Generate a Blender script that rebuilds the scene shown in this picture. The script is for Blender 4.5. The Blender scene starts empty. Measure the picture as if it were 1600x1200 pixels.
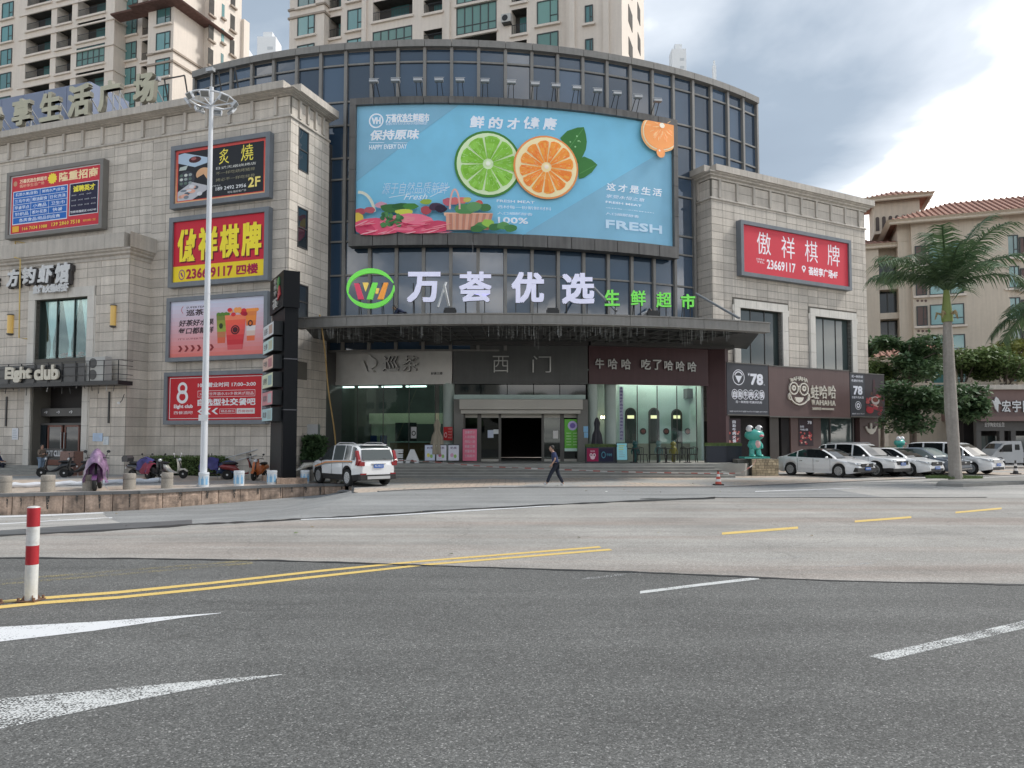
import bpy, bmesh, math, random
from mathutils import Vector, Matrix
R = random.Random(7)
rad = math.radians
sc = bpy.context.scene
COL = sc.collection

# ---------------------------------------------------------------- camera
FPX, PITCH, EYE = 1180.0, math.atan(61.8 / 1180.0), 2.0
CY = 622.2                      # the picture is cropped slightly off its optical axis
cam_d = bpy.data.cameras.new("camera")
cam = bpy.data.objects.new("camera", cam_d)
COL.objects.link(cam)
cam.location = (0, 0, EYE)
cam.rotation_euler = (math.pi / 2 + PITCH, 0, 0)
cam_d.sensor_width = 36
cam_d.lens = FPX * 36 / 1600
cam_d.shift_y = (CY - 600) / 1600
cam_d.clip_start = 0.1
cam_d.clip_end = 6000
sc.camera = cam
sc.render.engine = 'CYCLES'
sc.view_settings.view_transform = 'Standard'
sc.view_settings.look = 'None'
sc.view_settings.gamma = 1
sc.view_settings.use_curve_mapping = False
sc.view_settings.exposure = 1.1
try:
    sc.cycles.max_bounces = 8
    sc.cycles.transparent_max_bounces = 12
    sc.cycles.use_denoising = True
    sc.cycles.caustics_reflective = False
    sc.cycles.caustics_refractive = False
except Exception:
    pass

# ---------------------------------------------------------------- sky and sun
SUN_EL, SUN_AZ = 48.0, 78.0     # the bright break in the cloud, up and to the right
w = bpy.data.worlds.new("World")
sc.world = w
w.use_nodes = True
nt = w.node_tree
for n in list(nt.nodes): nt.nodes.remove(n)
def N(nt, t, **kw):
    n = nt.nodes.new(t)
    for k, v in kw.items():
        if k == 'op': n.operation = v
        elif k == 'blend': n.blend_type = v
        elif isinstance(v, (int, float, tuple)) and k.startswith('i'): n.inputs[int(k[1:])].default_value = v
        else: setattr(n, k, v)
    return n
out = N(nt, 'ShaderNodeOutputWorld')
bg = N(nt, 'ShaderNodeBackground')
sky = N(nt, 'ShaderNodeTexSky', sky_type='NISHITA', sun_disc=False, sun_elevation=rad(SUN_EL), sun_rotation=rad(SUN_AZ))
sky.air_density = 1.0; sky.dust_density = 2.5
tc = N(nt, 'ShaderNodeTexCoord')
sep = N(nt, 'ShaderNodeSeparateXYZ'); nt.links.new(tc.outputs['Generated'], sep.inputs[0])
# clouds live on a flat layer: direction / (z + k)
za = N(nt, 'ShaderNodeMath', op='ADD', i1=0.16); nt.links.new(sep.outputs[2], za.inputs[0])
zm = N(nt, 'ShaderNodeMath', op='MAXIMUM', i1=0.05); nt.links.new(za.outputs[0], zm.inputs[0])
dv = N(nt, 'ShaderNodeVectorMath', op='DIVIDE'); nt.links.new(tc.outputs['Generated'], dv.inputs[0])
cmb = N(nt, 'ShaderNodeCombineXYZ'); 
for i in range(3): nt.links.new(zm.outputs[0], cmb.inputs[i])
nt.links.new(cmb.outputs[0], dv.inputs[1])
flat = N(nt, 'ShaderNodeVectorMath', op='MULTIPLY', i1=(1, 1, 0)); nt.links.new(dv.outputs[0], flat.inputs[0])
mp = N(nt, 'ShaderNodeMapping'); mp.inputs['Location'].default_value = (3.1, 0.5, 0); nt.links.new(flat.outputs[0], mp.inputs[0])
n1 = N(nt, 'ShaderNodeTexNoise'); n1.inputs['Scale'].default_value = 0.75; n1.inputs['Detail'].default_value = 7; n1.inputs['Roughness'].default_value = 0.52
n1.inputs['Distortion'].default_value = 0.35
nt.links.new(mp.outputs[0], n1.inputs['Vector'])
# the cloud cover thins towards the sun side
sd = (math.sin(rad(41)) * math.cos(rad(19)), math.cos(rad(41)) * math.cos(rad(19)), math.sin(rad(19)))
dt = N(nt, 'ShaderNodeVectorMath', op='DOT_PRODUCT', i1=sd); nt.links.new(tc.outputs['Generated'], dt.inputs[0])
glow = N(nt, 'ShaderNodeMapRange'); glow.inputs[1].default_value = 0.915; glow.inputs[2].default_value = 1.0; glow.inputs[3].default_value = 0.0; glow.inputs[4].default_value = 0.30
nt.links.new(dt.outputs['Value'], glow.inputs[0])
ad = N(nt, 'ShaderNodeMath', op='ADD'); nt.links.new(n1.outputs[0], ad.inputs[0]); nt.links.new(glow.outputs[0], ad.inputs[1])
# haze near the horizon is brighter
hz = N(nt, 'ShaderNodeMapRange'); hz.inputs[1].default_value = 0.0; hz.inputs[2].default_value = 0.42; hz.inputs[3].default_value = 0.24; hz.inputs[4].default_value = 0.0
nt.links.new(sep.outputs[2], hz.inputs[0])
ad2 = N(nt, 'ShaderNodeMath', op='ADD'); nt.links.new(ad.outputs[0], ad2.inputs[0]); nt.links.new(hz.outputs[0], ad2.inputs[1])
cr = N(nt, 'ShaderNodeValToRGB'); nt.links.new(ad2.outputs[0], cr.inputs[0])
e = cr.color_ramp.elements
e[0].position = 0.36; e[0].color = (0.15, 0.185, 0.225, 1)
e[1].position = 0.82; e[1].color = (1.5, 1.43, 1.33, 1)
x = cr.color_ramp.elements.new(0.54); x.color = (0.20, 0.24, 0.285, 1)
x = cr.color_ramp.elements.new(0.64); x.color = (0.40, 0.43, 0.465, 1)
x = cr.color_ramp.elements.new(0.70); x.color = (0.88, 0.87, 0.86, 1)
skm = N(nt, 'ShaderNodeVectorMath', op='SCALE'); skm.inputs['Scale'].default_value = 0.07; nt.links.new(sky.outputs[0], skm.inputs[0])
mx = N(nt, 'ShaderNodeMix', data_type='RGBA'); mx.inputs[0].default_value = 0.86
nt.links.new(skm.outputs[0], mx.inputs[6]); nt.links.new(cr.outputs[0], mx.inputs[7])
nt.links.new(mx.outputs[2], bg.inputs[0]); bg.inputs[1].default_value = 1.05
nt.links.new(bg.outputs[0], out.inputs[0])
sun_d = bpy.data.lights.new("sun", 'SUN'); sun_d.energy = 1.5; sun_d.angle = rad(10); sun_d.color = (1, 0.96, 0.9)
sun = bpy.data.objects.new("sun", sun_d); COL.objects.link(sun)
sun.rotation_euler = (rad(90 - SUN_EL), 0, rad(180 - SUN_AZ))

# ---------------------------------------------------------------- measuring helpers
SP, CP = math.sin(PITCH), math.cos(PITCH)
def ray(px, py):
    v = CY - py
    return Vector(((px - 800) / FPX, CP - v * SP / FPX, SP + v * CP / FPX))
def atY(px, py, Y):
    r = ray(px, py); t = Y / r.y
    return Vector((r.x * t, Y, EYE + r.z * t))
def zat(py, Y):
    return atY(800, py, Y).z
def lerp(a, b, t): return a + (b - a) * t
def sstep(a, b, x):
    t = min(1, max(0, (x - a) / (b - a))); return t * t * (3 - 2 * t)
def plin(pts, x):
    if x <= pts[0][0]: return pts[0][1]
    for (a, va), (b, vb) in zip(pts, pts[1:]):
        if x <= b: return va + (vb - va) * (x - a) / (b - a)
    return pts[-1][1]
def gz(X, Y):                    # the road dips towards the side street on the left
    rx = plin([(-16, 1), (-10.4, 0.8), (-8, 0.6), (-5.6, 0)], X)
    return -0.72 * rx * sstep(13, 26, Y)
def ground(px, py, z=None):
    r = ray(px, py)
    zz = 0 if z is None else z
    for _ in range(1 if z is not None else 30):
        t = (zz - EYE) / r.z
        p = Vector((0, 0, EYE)) + r * t
        if z is None: zz = lerp(zz, gz(p.x, p.y), 0.6)
    return p
class Frame:                     # a building's own axes: x along its front, y into it
    def __init__(s, ox, oy, ang, oz=0):
        s.o = Vector((ox, oy, oz)); s.a = rad(ang)
        s.x = Vector((math.cos(s.a), math.sin(s.a), 0)); s.y = Vector((-math.sin(s.a), math.cos(s.a), 0))
        s.m = Matrix.Translation(s.o) @ Matrix.Rotation(s.a, 4, 'Z')
    def hit(s, px, py, d=0.0):   # where a sight line meets the plane y = d
        r = ray(px, py); c = Vector((0, 0, EYE)) - s.o
        t = (d - c.dot(s.y)) / r.dot(s.y)
        p = c + r * t
        return p.dot(s.x), p.z
    def hitx(s, px, py, d=0.0):  # where it meets the plane x = d
        r = ray(px, py); c = Vector((0, 0, EYE)) - s.o
        t = (d - c.dot(s.x)) / r.dot(s.x)
        p = c + r * t
        return p.dot(s.y), p.z

# ---------------------------------------------------------------- object helpers
def link(o):
    COL.objects.link(o); return o
def tag(o, label=None, cat=None, group=None, kind=None):
    if label: o['label'] = label
    if cat: o['category'] = cat
    if group: o['group'] = group
    if kind: o['kind'] = kind
    return o
def thing(name, label, cat, m=None, group=None):
    o = link(bpy.data.objects.new(name, None)); o.empty_display_size = 0.3
    if m is not None:
        o.matrix_world = m if isinstance(m, Matrix) else Matrix.Translation(Vector(m))
    return tag(o, label, cat, group)
def place(x, y, z=0, rz=0, s=1):
    return Matrix.Translation((x, y, z)) @ Matrix.Rotation(rad(rz), 4, 'Z') @ Matrix.Scale(s, 4)
def copy_thing(o, m, label=None, kidmap=None):
    global _K
    c = link(o.copy()); c.parent = None; c.matrix_world = m
    if label: c['label'] = label
    for ch in _kids_cached(o):
        d = link(ch.copy()); d.parent = c; d.matrix_basis = ch.matrix_basis.copy()
        for g in _kids_cached(ch):
            e = link(g.copy()); e.parent = d; e.matrix_basis = g.matrix_basis.copy()
    return c
_kc = {}
def _kids_cached(o):
    if o.name not in _kc: _kc[o.name] = list(o.children)
    return _kc[o.name]

class MB:
    def __init__(s): s.v = []; s.f = []; s.m = []; s.c = []
    def add(s, vs, fs, m=0, c=None):
        b = len(s.v); s.v.extend(tuple(p) for p in vs)
        for f in fs: s.f.append(tuple(i + b for i in f)); s.m.append(m); s.c.append(c)
        return s
    def box(s, x0, x1, y0, y1, z0, z1, m=0, c=None):
        return s.add([(x0,y0,z0),(x1,y0,z0),(x1,y1,z0),(x0,y1,z0),(x0,y0,z1),(x1,y0,z1),(x1,y1,z1),(x0,y1,z1)],
                     [(0,3,2,1),(4,5,6,7),(0,1,5,4),(1,2,6,5),(2,3,7,6),(3,0,4,7)], m, c)
    def quad(s, a, b, c_, d, m=0, c=None): return s.add([a,b,c_,d], [(0,1,2,3)], m, c)
    def bar(s, p, q, w, h=None, m=0):
        p = Vector(p); q = Vector(q); h = h or w; d = (q-p).normalized()
        u = d.cross(Vector((0,0,1)));
        if u.length < 1e-4: u = Vector((1,0,0))
        u.normalize(); n = u.cross(d)
        vs = [e_ + u*a*w/2 + n*b*h/2 for e_ in (p,q) for a,b in ((-1,-1),(1,-1),(1,1),(-1,1))]
        return s.add(vs, [(0,3,2,1),(4,5,6,7),(0,1,5,4),(1,2,6,5),(2,3,7,6),(3,0,4,7)], m)
    def cyl(s, p, q, r0, r1=None, n=12, m=0, caps=True):
        p = Vector(p); q = Vector(q); r1 = r0 if r1 is None else r1
        d = (q-p).normalized(); u = d.orthogonal().normalized(); w_ = d.cross(u)
        vs = []
        for c_, r in ((p,r0),(q,r1)):
            for i in range(n):
                a = 2*math.pi*i/n; vs.append(c_ + (u*math.cos(a)+w_*math.sin(a))*r)
        fs = [(i,(i+1)%n,n+(i+1)%n,n+i) for i in range(n)]
        if caps: fs += [tuple(range(n-1,-1,-1)), tuple(range(n,2*n))]
        return s.add(vs, fs, m)
    def tube(s, pts, r, n=8, m=0):
        pts = [Vector(p) for p in pts]; k = len(pts); rs = r if isinstance(r, (list,tuple)) else [r]*k
        vs = []; u = None
        for i,p in enumerate(pts):
            d = (pts[min(i+1,k-1)]-pts[max(i-1,0)]).normalized()
            if u is None: u = d.orthogonal().normalized()
            else:
                u = (u - d*u.dot(d)); u = u.normalized() if u.length>1e-5 else d.orthogonal().normalized()
            w_ = d.cross(u)
            for j in range(n):
                a = 2*math.pi*j/n; vs.append(p+(u*math.cos(a)+w_*math.sin(a))*rs[i])
        fs = [(i*n+j, i*n+(j+1)%n, (i+1)*n+(j+1)%n, (i+1)*n+j) for i in range(k-1) for j in range(n)]
        fs += [tuple(range(n-1,-1,-1)), tuple(range((k-1)*n,k*n))]
        return s.add(vs, fs, m)
    def lathe(s, prof, c=(0,0,0), n=20, m=0, axis='z', sy=1):
        vs = []
        for r,z in prof:
            for i in range(n):
                a = 2*math.pi*i/n; x,y = r*math.cos(a), r*math.sin(a)*sy
                if axis=='z': vs.append((c[0]+x,c[1]+y,c[2]+z))
                elif axis=='x': vs.append((c[0]+z,c[1]+x,c[2]+y))
                else: vs.append((c[0]+x,c[1]+z,c[2]+y))
        k = len(prof)
        fs = [(i*n+j, i*n+(j+1)%n, (i+1)*n+(j+1)%n, (i+1)*n+j) for i in range(k-1) for j in range(n)]
        fs += [tuple(range(n-1,-1,-1)), tuple(range((k-1)*n,k*n))]
        if axis=='y': fs = [tuple(reversed(f)) for f in fs]
        return s.add(vs, fs, m)
    def ell(s, c, r, nu=16, nv=10, m=0):
        if isinstance(r,(int,float)): r=(r,r,r)
        vs = [(c[0],c[1],c[2]-r[2])]
        for i in range(1,nv):
            t = -math.pi/2+math.pi*i/nv
            for j in range(nu):
                a = 2*math.pi*j/nu
                vs.append((c[0]+r[0]*math.cos(t)*math.cos(a), c[1]+r[1]*math.cos(t)*math.sin(a), c[2]+r[2]*math.sin(t)))
        vs.append((c[0],c[1],c[2]+r[2])); L = len(vs)-1
        fs = [(0,1+(j+1)%nu,1+j) for j in range(nu)]
        for i in range(nv-2):
            for j in range(nu):
                a=1+i*nu; fs.append((a+j,a+(j+1)%nu,a+nu+(j+1)%nu,a+nu+j))
        a=1+(nv-2)*nu
        fs += [(a+j,a+(j+1)%nu,L) for j in range(nu)]
        return s.add(vs, fs, m)
    def prism(s, poly, y0, y1, m=0, plane='xz'):
        n = len(poly)
        ar = sum(poly[i][0]*poly[(i+1)%n][1]-poly[(i+1)%n][0]*poly[i][1] for i in range(n))
        if ar < 0: poly = poly[::-1]
        if plane=='xz': vs = [(a,y0,b) for a,b in poly]+[(a,y1,b) for a,b in poly]
        elif plane=='xy': vs = [(a,b,y1) for a,b in poly]+[(a,b,y0) for a,b in poly]
        else: vs = [(y1,a,b) for a,b in poly]+[(y0,a,b) for a,b in poly]
        fs = [tuple(range(n)), tuple(range(2*n-1,n-1,-1))]+[(i,n+i,n+(i+1)%n,(i+1)%n) for i in range(n)]
        return s.add(vs, fs, m)
    def loft(s, rings, m=0, caps=True, closed=True):
        n = len(rings[0]); vs = [p for r in rings for p in r]; k = len(rings)
        L = n if closed else n-1
        fs = [(i*n+j, i*n+(j+1)%n, (i+1)*n+(j+1)%n, (i+1)*n+j) for i in range(k-1) for j in range(L)]
        if caps: fs += [tuple(range(n-1,-1,-1)), tuple(range((k-1)*n,k*n))]
        return s.add(vs, fs, m)
    def sweep(s, path, prof, m=0, t0=None):
        # path: list of (x,y); the profile's offset points to the right of travel
        P = [Vector((a,b)) for a,b in path]; k=len(P); rings=[]
        for i,p in enumerate(P):
            d1 = (P[i]-P[i-1]).normalized() if i>0 else (P[1]-P[0]).normalized()
            d2 = (P[i+1]-P[i]).normalized() if i<k-1 else d1
            n1_ = Vector((d1.y,-d1.x)); n2_ = Vector((d2.y,-d2.x)); nn=(n1_+n2_); nn = nn/ (nn.dot(n1_)) if nn.length>1e-6 else n1_
            rings.append([(p.x+nn.x*o, p.y+nn.y*o, z) for o,z in prof])
        return s.loft(rings, m)
    def xf(s, M, b=0):
        s.v = s.v[:b] + [tuple(M @ Vector(p)) for p in s.v[b:]]; return s
    def mesh(s, name, mats, smooth=False, auto=None):
        me = bpy.data.meshes.new(name); me.from_pydata(s.v, [], s.f)
        mats = mats if isinstance(mats,(list,tuple)) else [mats]
        for a in mats: me.materials.append(a)
        if len(mats)>1: me.polygons.foreach_set('material_index', s.m)
        if any(c is not None for c in s.c):
            at = me.color_attributes.new('Col','FLOAT_COLOR','CORNER'); buf=[]
            for f,c in zip(s.f,s.c):
                c = c or (1,1,1)
                buf.extend((c[0],c[1],c[2],1)*len(f))
            at.data.foreach_set('color', buf)
        if smooth:
            me.polygons.foreach_set('use_smooth',[True]*len(me.polygons))
        me.update()
        if smooth and auto is not None:
            try: me.set_sharp_from_angle(angle=rad(auto))
            except Exception: pass
        return me
    def build(s, name, mats, parent=None, smooth=False, auto=35):
        o = bpy.data.objects.new(name, s.mesh(name, mats, smooth, auto)); link(o)
        if parent is not None: o.parent = parent
        return o
def struct(name, mb, mat, kind='structure', **kw):
    o = mb.build(name, mat, **kw); o['kind'] = kind; return o
def shared(name, me, parent, m):
    o = link(bpy.data.objects.new(name, me)); o.parent = parent; o.matrix_basis = m; return o

# ---------------------------------------------------------------- materials
def srgb(r, g, b):
    f = lambda c: (c/255/12.92) if c/255 <= 0.04045 else ((c/255+0.055)/1.055)**2.4
    return (f(r), f(g), f(b))
MATS = {}
def pm(name, col, rough=0.7, var=0.10, scale=1.2, fine=0.06, fscale=30, bump=0.0, bscale=60, metal=0.0, spec=0.5, rnd=0.0, isl=0.0,
       streak=0.0, coat=0.0, emit=0.0, ior=None, stretch=None, dirt=None):
    if name in MATS: return MATS[name]
    m = bpy.data.materials.new(name); m.use_nodes = True; nt = m.node_tree; b = nt.nodes['Principled BSDF']
    b.inputs['Roughness'].default_value = rough; b.inputs['Metallic'].default_value = metal
    b.inputs['Specular IOR Level'].default_value = spec
    if ior: b.inputs['IOR'].default_value = ior
    if coat: b.inputs['Coat Weight'].default_value = coat; b.inputs['Coat Roughness'].default_value = 0.05
    geo = N(nt,'ShaderNodeNewGeometry'); L = nt.links.new
    pos = geo.outputs['Position']
    if stretch:
        mpn = N(nt,'ShaderNodeMapping'); mpn.inputs['Scale'].default_value = stretch; L(pos, mpn.inputs[0]); pos = mpn.outputs[0]
    na = N(nt,'ShaderNodeTexNoise'); na.inputs['Scale'].default_value = scale; na.inputs['Detail'].default_value = 4; L(pos, na.inputs['Vector'])
    nb = N(nt,'ShaderNodeTexNoise'); nb.inputs['Scale'].default_value = fscale; nb.inputs['Detail'].default_value = 3; L(pos, nb.inputs['Vector'])
    def sc_(sock, k):        # 1 + k*2*(x-0.5)
        a = N(nt,'ShaderNodeMapRange'); a.inputs[1].default_value=0.25; a.inputs[2].default_value=0.75; a.inputs[3].default_value=1-k; a.inputs[4].default_value=1+k
        L(sock, a.inputs[0]); return a.outputs[0]
    v = N(nt,'ShaderNodeMath',op='MULTIPLY'); L(sc_(na.outputs[0],var), v.inputs[0]); L(sc_(nb.outputs[0],fine), v.inputs[1]); v=v.outputs[0]
    def mulv(v, s2):
        q = N(nt,'ShaderNodeMath',op='MULTIPLY'); L(v,q.inputs[0]); L(s2,q.inputs[1]); return q.outputs[0]
    if rnd:
        oi = N(nt,'ShaderNodeObjectInfo'); a=N(nt,'ShaderNodeMapRange'); a.inputs[3].default_value=1-rnd; a.inputs[4].default_value=1+rnd; L(oi.outputs['Random'],a.inputs[0]); v=mulv(v,a.outputs[0])
    if isl:
        a=N(nt,'ShaderNodeMapRange'); a.inputs[3].default_value=1-isl; a.inputs[4].default_value=1+isl; L(geo.outputs['Random Per Island'],a.inputs[0]); v=mulv(v,a.outputs[0])
    if streak:
        mq = N(nt,'ShaderNodeMapping'); mq.inputs['Scale'].default_value=(5,5,0.25); L(geo.outputs['Position'],mq.inputs[0])
        ns = N(nt,'ShaderNodeTexNoise'); ns.inputs['Scale'].default_value=1.0; ns.inputs['Detail'].default_value=5; L(mq.outputs[0],ns.inputs['Vector'])
        v = mulv(v, sc_(ns.outputs[0],streak))
    cs = N(nt,'ShaderNodeVectorMath',op='SCALE'); cs.inputs[0].default_value = col; L(v, cs.inputs['Scale'])
    cout = cs.outputs[0]
    if dirt:
        nd = N(nt,'ShaderNodeTexNoise'); nd.inputs['Scale'].default_value=dirt[1]; nd.inputs['Detail'].default_value=6; nd.inputs['Roughness'].default_value=0.65; L(pos,nd.inputs['Vector'])
        rr = N(nt,'ShaderNodeMapRange'); rr.inputs[1].default_value=0.5; rr.inputs[2].default_value=0.68; rr.inputs[4].default_value=dirt[2]; L(nd.outputs[0],rr.inputs[0])
        mxx = N(nt,'ShaderNodeMix',data_type='RGBA'); L(rr.outputs[0],mxx.inputs[0]); L(cout,mxx.inputs[6]); mxx.inputs[7].default_value=(*dirt[0],1); cout=mxx.outputs[2]
    L(cout, b.inputs['Base Color'])
    if bump:
        nn = N(nt,'ShaderNodeTexNoise'); nn.inputs['Scale'].default_value=bscale; nn.inputs['Detail'].default_value=4; L(pos,nn.inputs['Vector'])
        bp = N(nt,'ShaderNodeBump'); bp.inputs['Strength'].default_value=bump; bp.inputs['Distance'].default_value=0.02; L(nn.outputs[0],bp.inputs['Height']); L(bp.outputs[0],b.inputs['Normal'])
    if emit:
        b.inputs['Emission Color'].default_value=(*col,1); b.inputs['Emission Strength'].default_value=emit
    MATS[name] = m; return m
def printed(name='printed_vinyl', emit=0.0, rough=0.5, var=0.04, k=1.12):
    if name in MATS: return MATS[name]
    m = bpy.data.materials.new(name); m.use_nodes=True; nt=m.node_tree; b=nt.nodes['Principled BSDF']; L=nt.links.new
    at = N(nt,'ShaderNodeAttribute',attribute_name='Col')
    geo = N(nt,'ShaderNodeNewGeometry'); n=N(nt,'ShaderNodeTexNoise'); n.inputs['Scale'].default_value=0.8; n.inputs['Detail'].default_value=5; L(geo.outputs['Position'],n.inputs['Vector'])
    a=N(nt,'ShaderNodeMapRange'); a.inputs[1].default_value=.3; a.inputs[2].default_value=.7; a.inputs[3].default_value=(1-var)*k; a.inputs[4].default_value=(1+var)*k; L(n.outputs[0],a.inputs[0])
    cs=N(nt,'ShaderNodeVectorMath',op='SCALE'); L(at.outputs['Color'],cs.inputs[0]); L(a.outputs[0],cs.inputs['Scale']); L(cs.outputs[0],b.inputs['Base Color'])
    b.inputs['Roughness'].default_value=rough; b.inputs['Specular IOR Level'].default_value=0.3
    if emit: L(at.outputs['Color'],b.inputs['Emission Color']); b.inputs['Emission Strength'].default_value=emit
    MATS[name]=m; return m
def glass_opaque(name, tint, rough=0.03, ior=2.0, wav=0.0, cur=None):
    if name in MATS: return MATS[name]
    m = bpy.data.materials.new(name); m.use_nodes=True; nt=m.node_tree; b=nt.nodes['Principled BSDF']; L=nt.links.new
    geo=N(nt,'ShaderNodeNewGeometry'); oi=N(nt,'ShaderNodeObjectInfo')
    a=N(nt,'ShaderNodeMapRange'); a.inputs[3].default_value=.6; a.inputs[4].default_value=1.5; L(oi.outputs['Random'],a.inputs[0])
    cs=N(nt,'ShaderNodeVectorMath',op='SCALE'); cs.inputs[0].default_value=tint; L(a.outputs[0],cs.inputs['Scale']); cc=cs.outputs[0]
    L(cc,b.inputs['Base Color'])
    b.inputs['Roughness'].default_value=rough; b.inputs['IOR'].default_value=ior
    if wav:
        n=N(nt,'ShaderNodeTexNoise'); n.inputs['Scale'].default_value=0.7; L(geo.outputs['Position'],n.inputs['Vector'])
        bp=N(nt,'ShaderNodeBump'); bp.inputs['Strength'].default_value=wav; bp.inputs['Distance'].default_value=0.05; L(n.outputs[0],bp.inputs['Height']); L(bp.outputs[0],b.inputs['Normal'])
    MATS[name]=m; return m
def glass_clear(name, tint=(0.75,0.88,0.85), k=1.0):
    if name in MATS: return MATS[name]
    m=bpy.data.materials.new(name); m.use_nodes=True; nt=m.node_tree; L=nt.links.new
    for n in list(nt.nodes): nt.nodes.remove(n)
    o=N(nt,'ShaderNodeOutputMaterial'); t=N(nt,'ShaderNodeBsdfTransparent'); t.inputs[0].default_value=(*tint,1)
    g=N(nt,'ShaderNodeBsdfGlossy'); g.inputs['Roughness'].default_value=0.02; g.inputs[0].default_value=(0.9,0.95,0.95,1)
    fr=N(nt,'ShaderNodeFresnel'); fr.inputs[0].default_value=1.6; mul=N(nt,'ShaderNodeMath',op='MULTIPLY_ADD',i1=k,i2=0.004); L(fr.outputs[0],mul.inputs[0])
    mx=N(nt,'ShaderNodeMixShader'); L(mul.outputs[0],mx.inputs[0]); L(t.outputs[0],mx.inputs[1]); L(g.outputs[0],mx.inputs[2]); L(mx.outputs[0],o.inputs[0])
    MATS[name]=m; return m
def leafy(name, c1, c2, scale=2.5):
    if name in MATS: return MATS[name]
    m=bpy.data.materials.new(name); m.use_nodes=True; nt=m.node_tree; b=nt.nodes['Principled BSDF']; L=nt.links.new
    geo=N(nt,'ShaderNodeNewGeometry'); n=N(nt,'ShaderNodeTexNoise'); n.inputs['Scale'].default_value=scale; n.inputs['Detail'].default_value=3; L(geo.outputs['Position'],n.inputs['Vector'])
    ad=N(nt,'ShaderNodeMath',op='MULTIPLY_ADD',i1=0.45); L(geo.outputs['Random Per Island'],ad.inputs[0]); 
    mm=N(nt,'ShaderNodeMath',op='MULTIPLY',i1=0.8); L(n.outputs[0],mm.inputs[0]); L(mm.outputs[0],ad.inputs[2])
    mx=N(nt,'ShaderNodeMix',data_type='RGBA'); L(ad.outputs[0],mx.inputs[0]); mx.inputs[6].default_value=(*c1,1); mx.inputs[7].default_value=(*c2,1); L(mx.outputs[2],b.inputs['Base Color'])
    b.inputs['Roughness'].default_value=0.5; b.inputs['Specular IOR Level'].default_value=0.35
    o=nt.nodes['Material Output']; tr=N(nt,'ShaderNodeBsdfTranslucent'); L(mx.outputs[2],tr.inputs[0]); ms=N(nt,'ShaderNodeMixShader'); ms.inputs[0].default_value=0.25
    L(b.outputs[0],ms.inputs[1]); L(tr.outputs[0],ms.inputs[2]); L(ms.outputs[0],o.inputs[0])
    MATS[name]=m; return m

# ---------------------------------------------------------------- lettering
_TX = {}
def glyphs(text, bold=0.0, res=3, shear=0.0, space=1.0):
    key=(text,bold,res,shear,space)
    if key in _TX: return _TX[key]
    c = bpy.data.curves.new('t','FONT'); c.body=text; c.offset=bold; c.resolution_u=res; c.shear=shear; c.space_character=space
    o = bpy.data.objects.new('t',c); COL.objects.link(o)
    dg = bpy.context.evaluated_depsgraph_get(); dg.update()
    me = bpy.data.meshes.new_from_object(o.evaluated_get(dg))
    vs=[(v.co.x,v.co.y) for v in me.vertices]; fs=[tuple(p.vertices) for p in me.polygons]
    # face up
    out_f=[]
    for f in fs:
        a=sum(vs[f[i]][0]*vs[f[(i+1)%len(f)]][1]-vs[f[(i+1)%len(f)]][0]*vs[f[i]][1] for i in range(len(f)))
        out_f.append(f if a>0 else f[::-1])
    xs=[v[0] for v in vs]; ys=[v[1] for v in vs]; x0,x1,y0,y1=min(xs),max(xs),min(ys),max(ys)
    vs=[((a-x0)/(x1-x0),(b-y0)/(y1-y0)) for a,b in vs]
    bpy.data.objects.remove(o); bpy.data.curves.remove(c); bpy.data.meshes.remove(me)
    _TX[key]=(vs,out_f,(x1-x0)/(y1-y0)); return _TX[key]
def solid_text(mb, text, u0, u1, z0, z1, yf, yb, m=0, bold=0.02, mside=None, shear=0.0, warp=None):
    # letters standing on the plane y; front face at yf, back at yb
    if bold>0.012:
        h=(z1-z0)*(bold-.008)*1.05; sg_=1 if yb>yf else -1
        for k,(a,b) in enumerate(((-1,-1),(1,-1),(1,1),(-1,1))):
            solid_text(mb,text,u0+h+a*h,u1-h+a*h,z0+h+b*h,z1-h+b*h,yf+sg_*.0015*k,yb+sg_*.0015*k,m,.008,mside,shear,warp)
        return
    vs,fs,_=glyphs(text,bold,3,shear)
    n=len(vs); W=lambda v,y:(lerp(u0,u1,v[0]),y,lerp(z0,z1,v[1]))
    pts=[W(v,yf) for v in vs]+[W(v,yb) for v in vs]
    if warp: pts=[warp(p) for p in pts]
    ec={}
    for f in fs:
        for i in range(len(f)):
            a,b=f[i],f[(i+1)%len(f)]; ec[(a,b)]=1
    side=[(a,n+a,n+b,b) for (a,b) in ec if (b,a) not in ec]
    mb.add(pts,fs,m); base=len(mb.v)-2*n
    for q in side: mb.f.append(tuple(i+base for i in q)); mb.m.append(m if mside is None else mside); mb.c.append(None)
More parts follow.
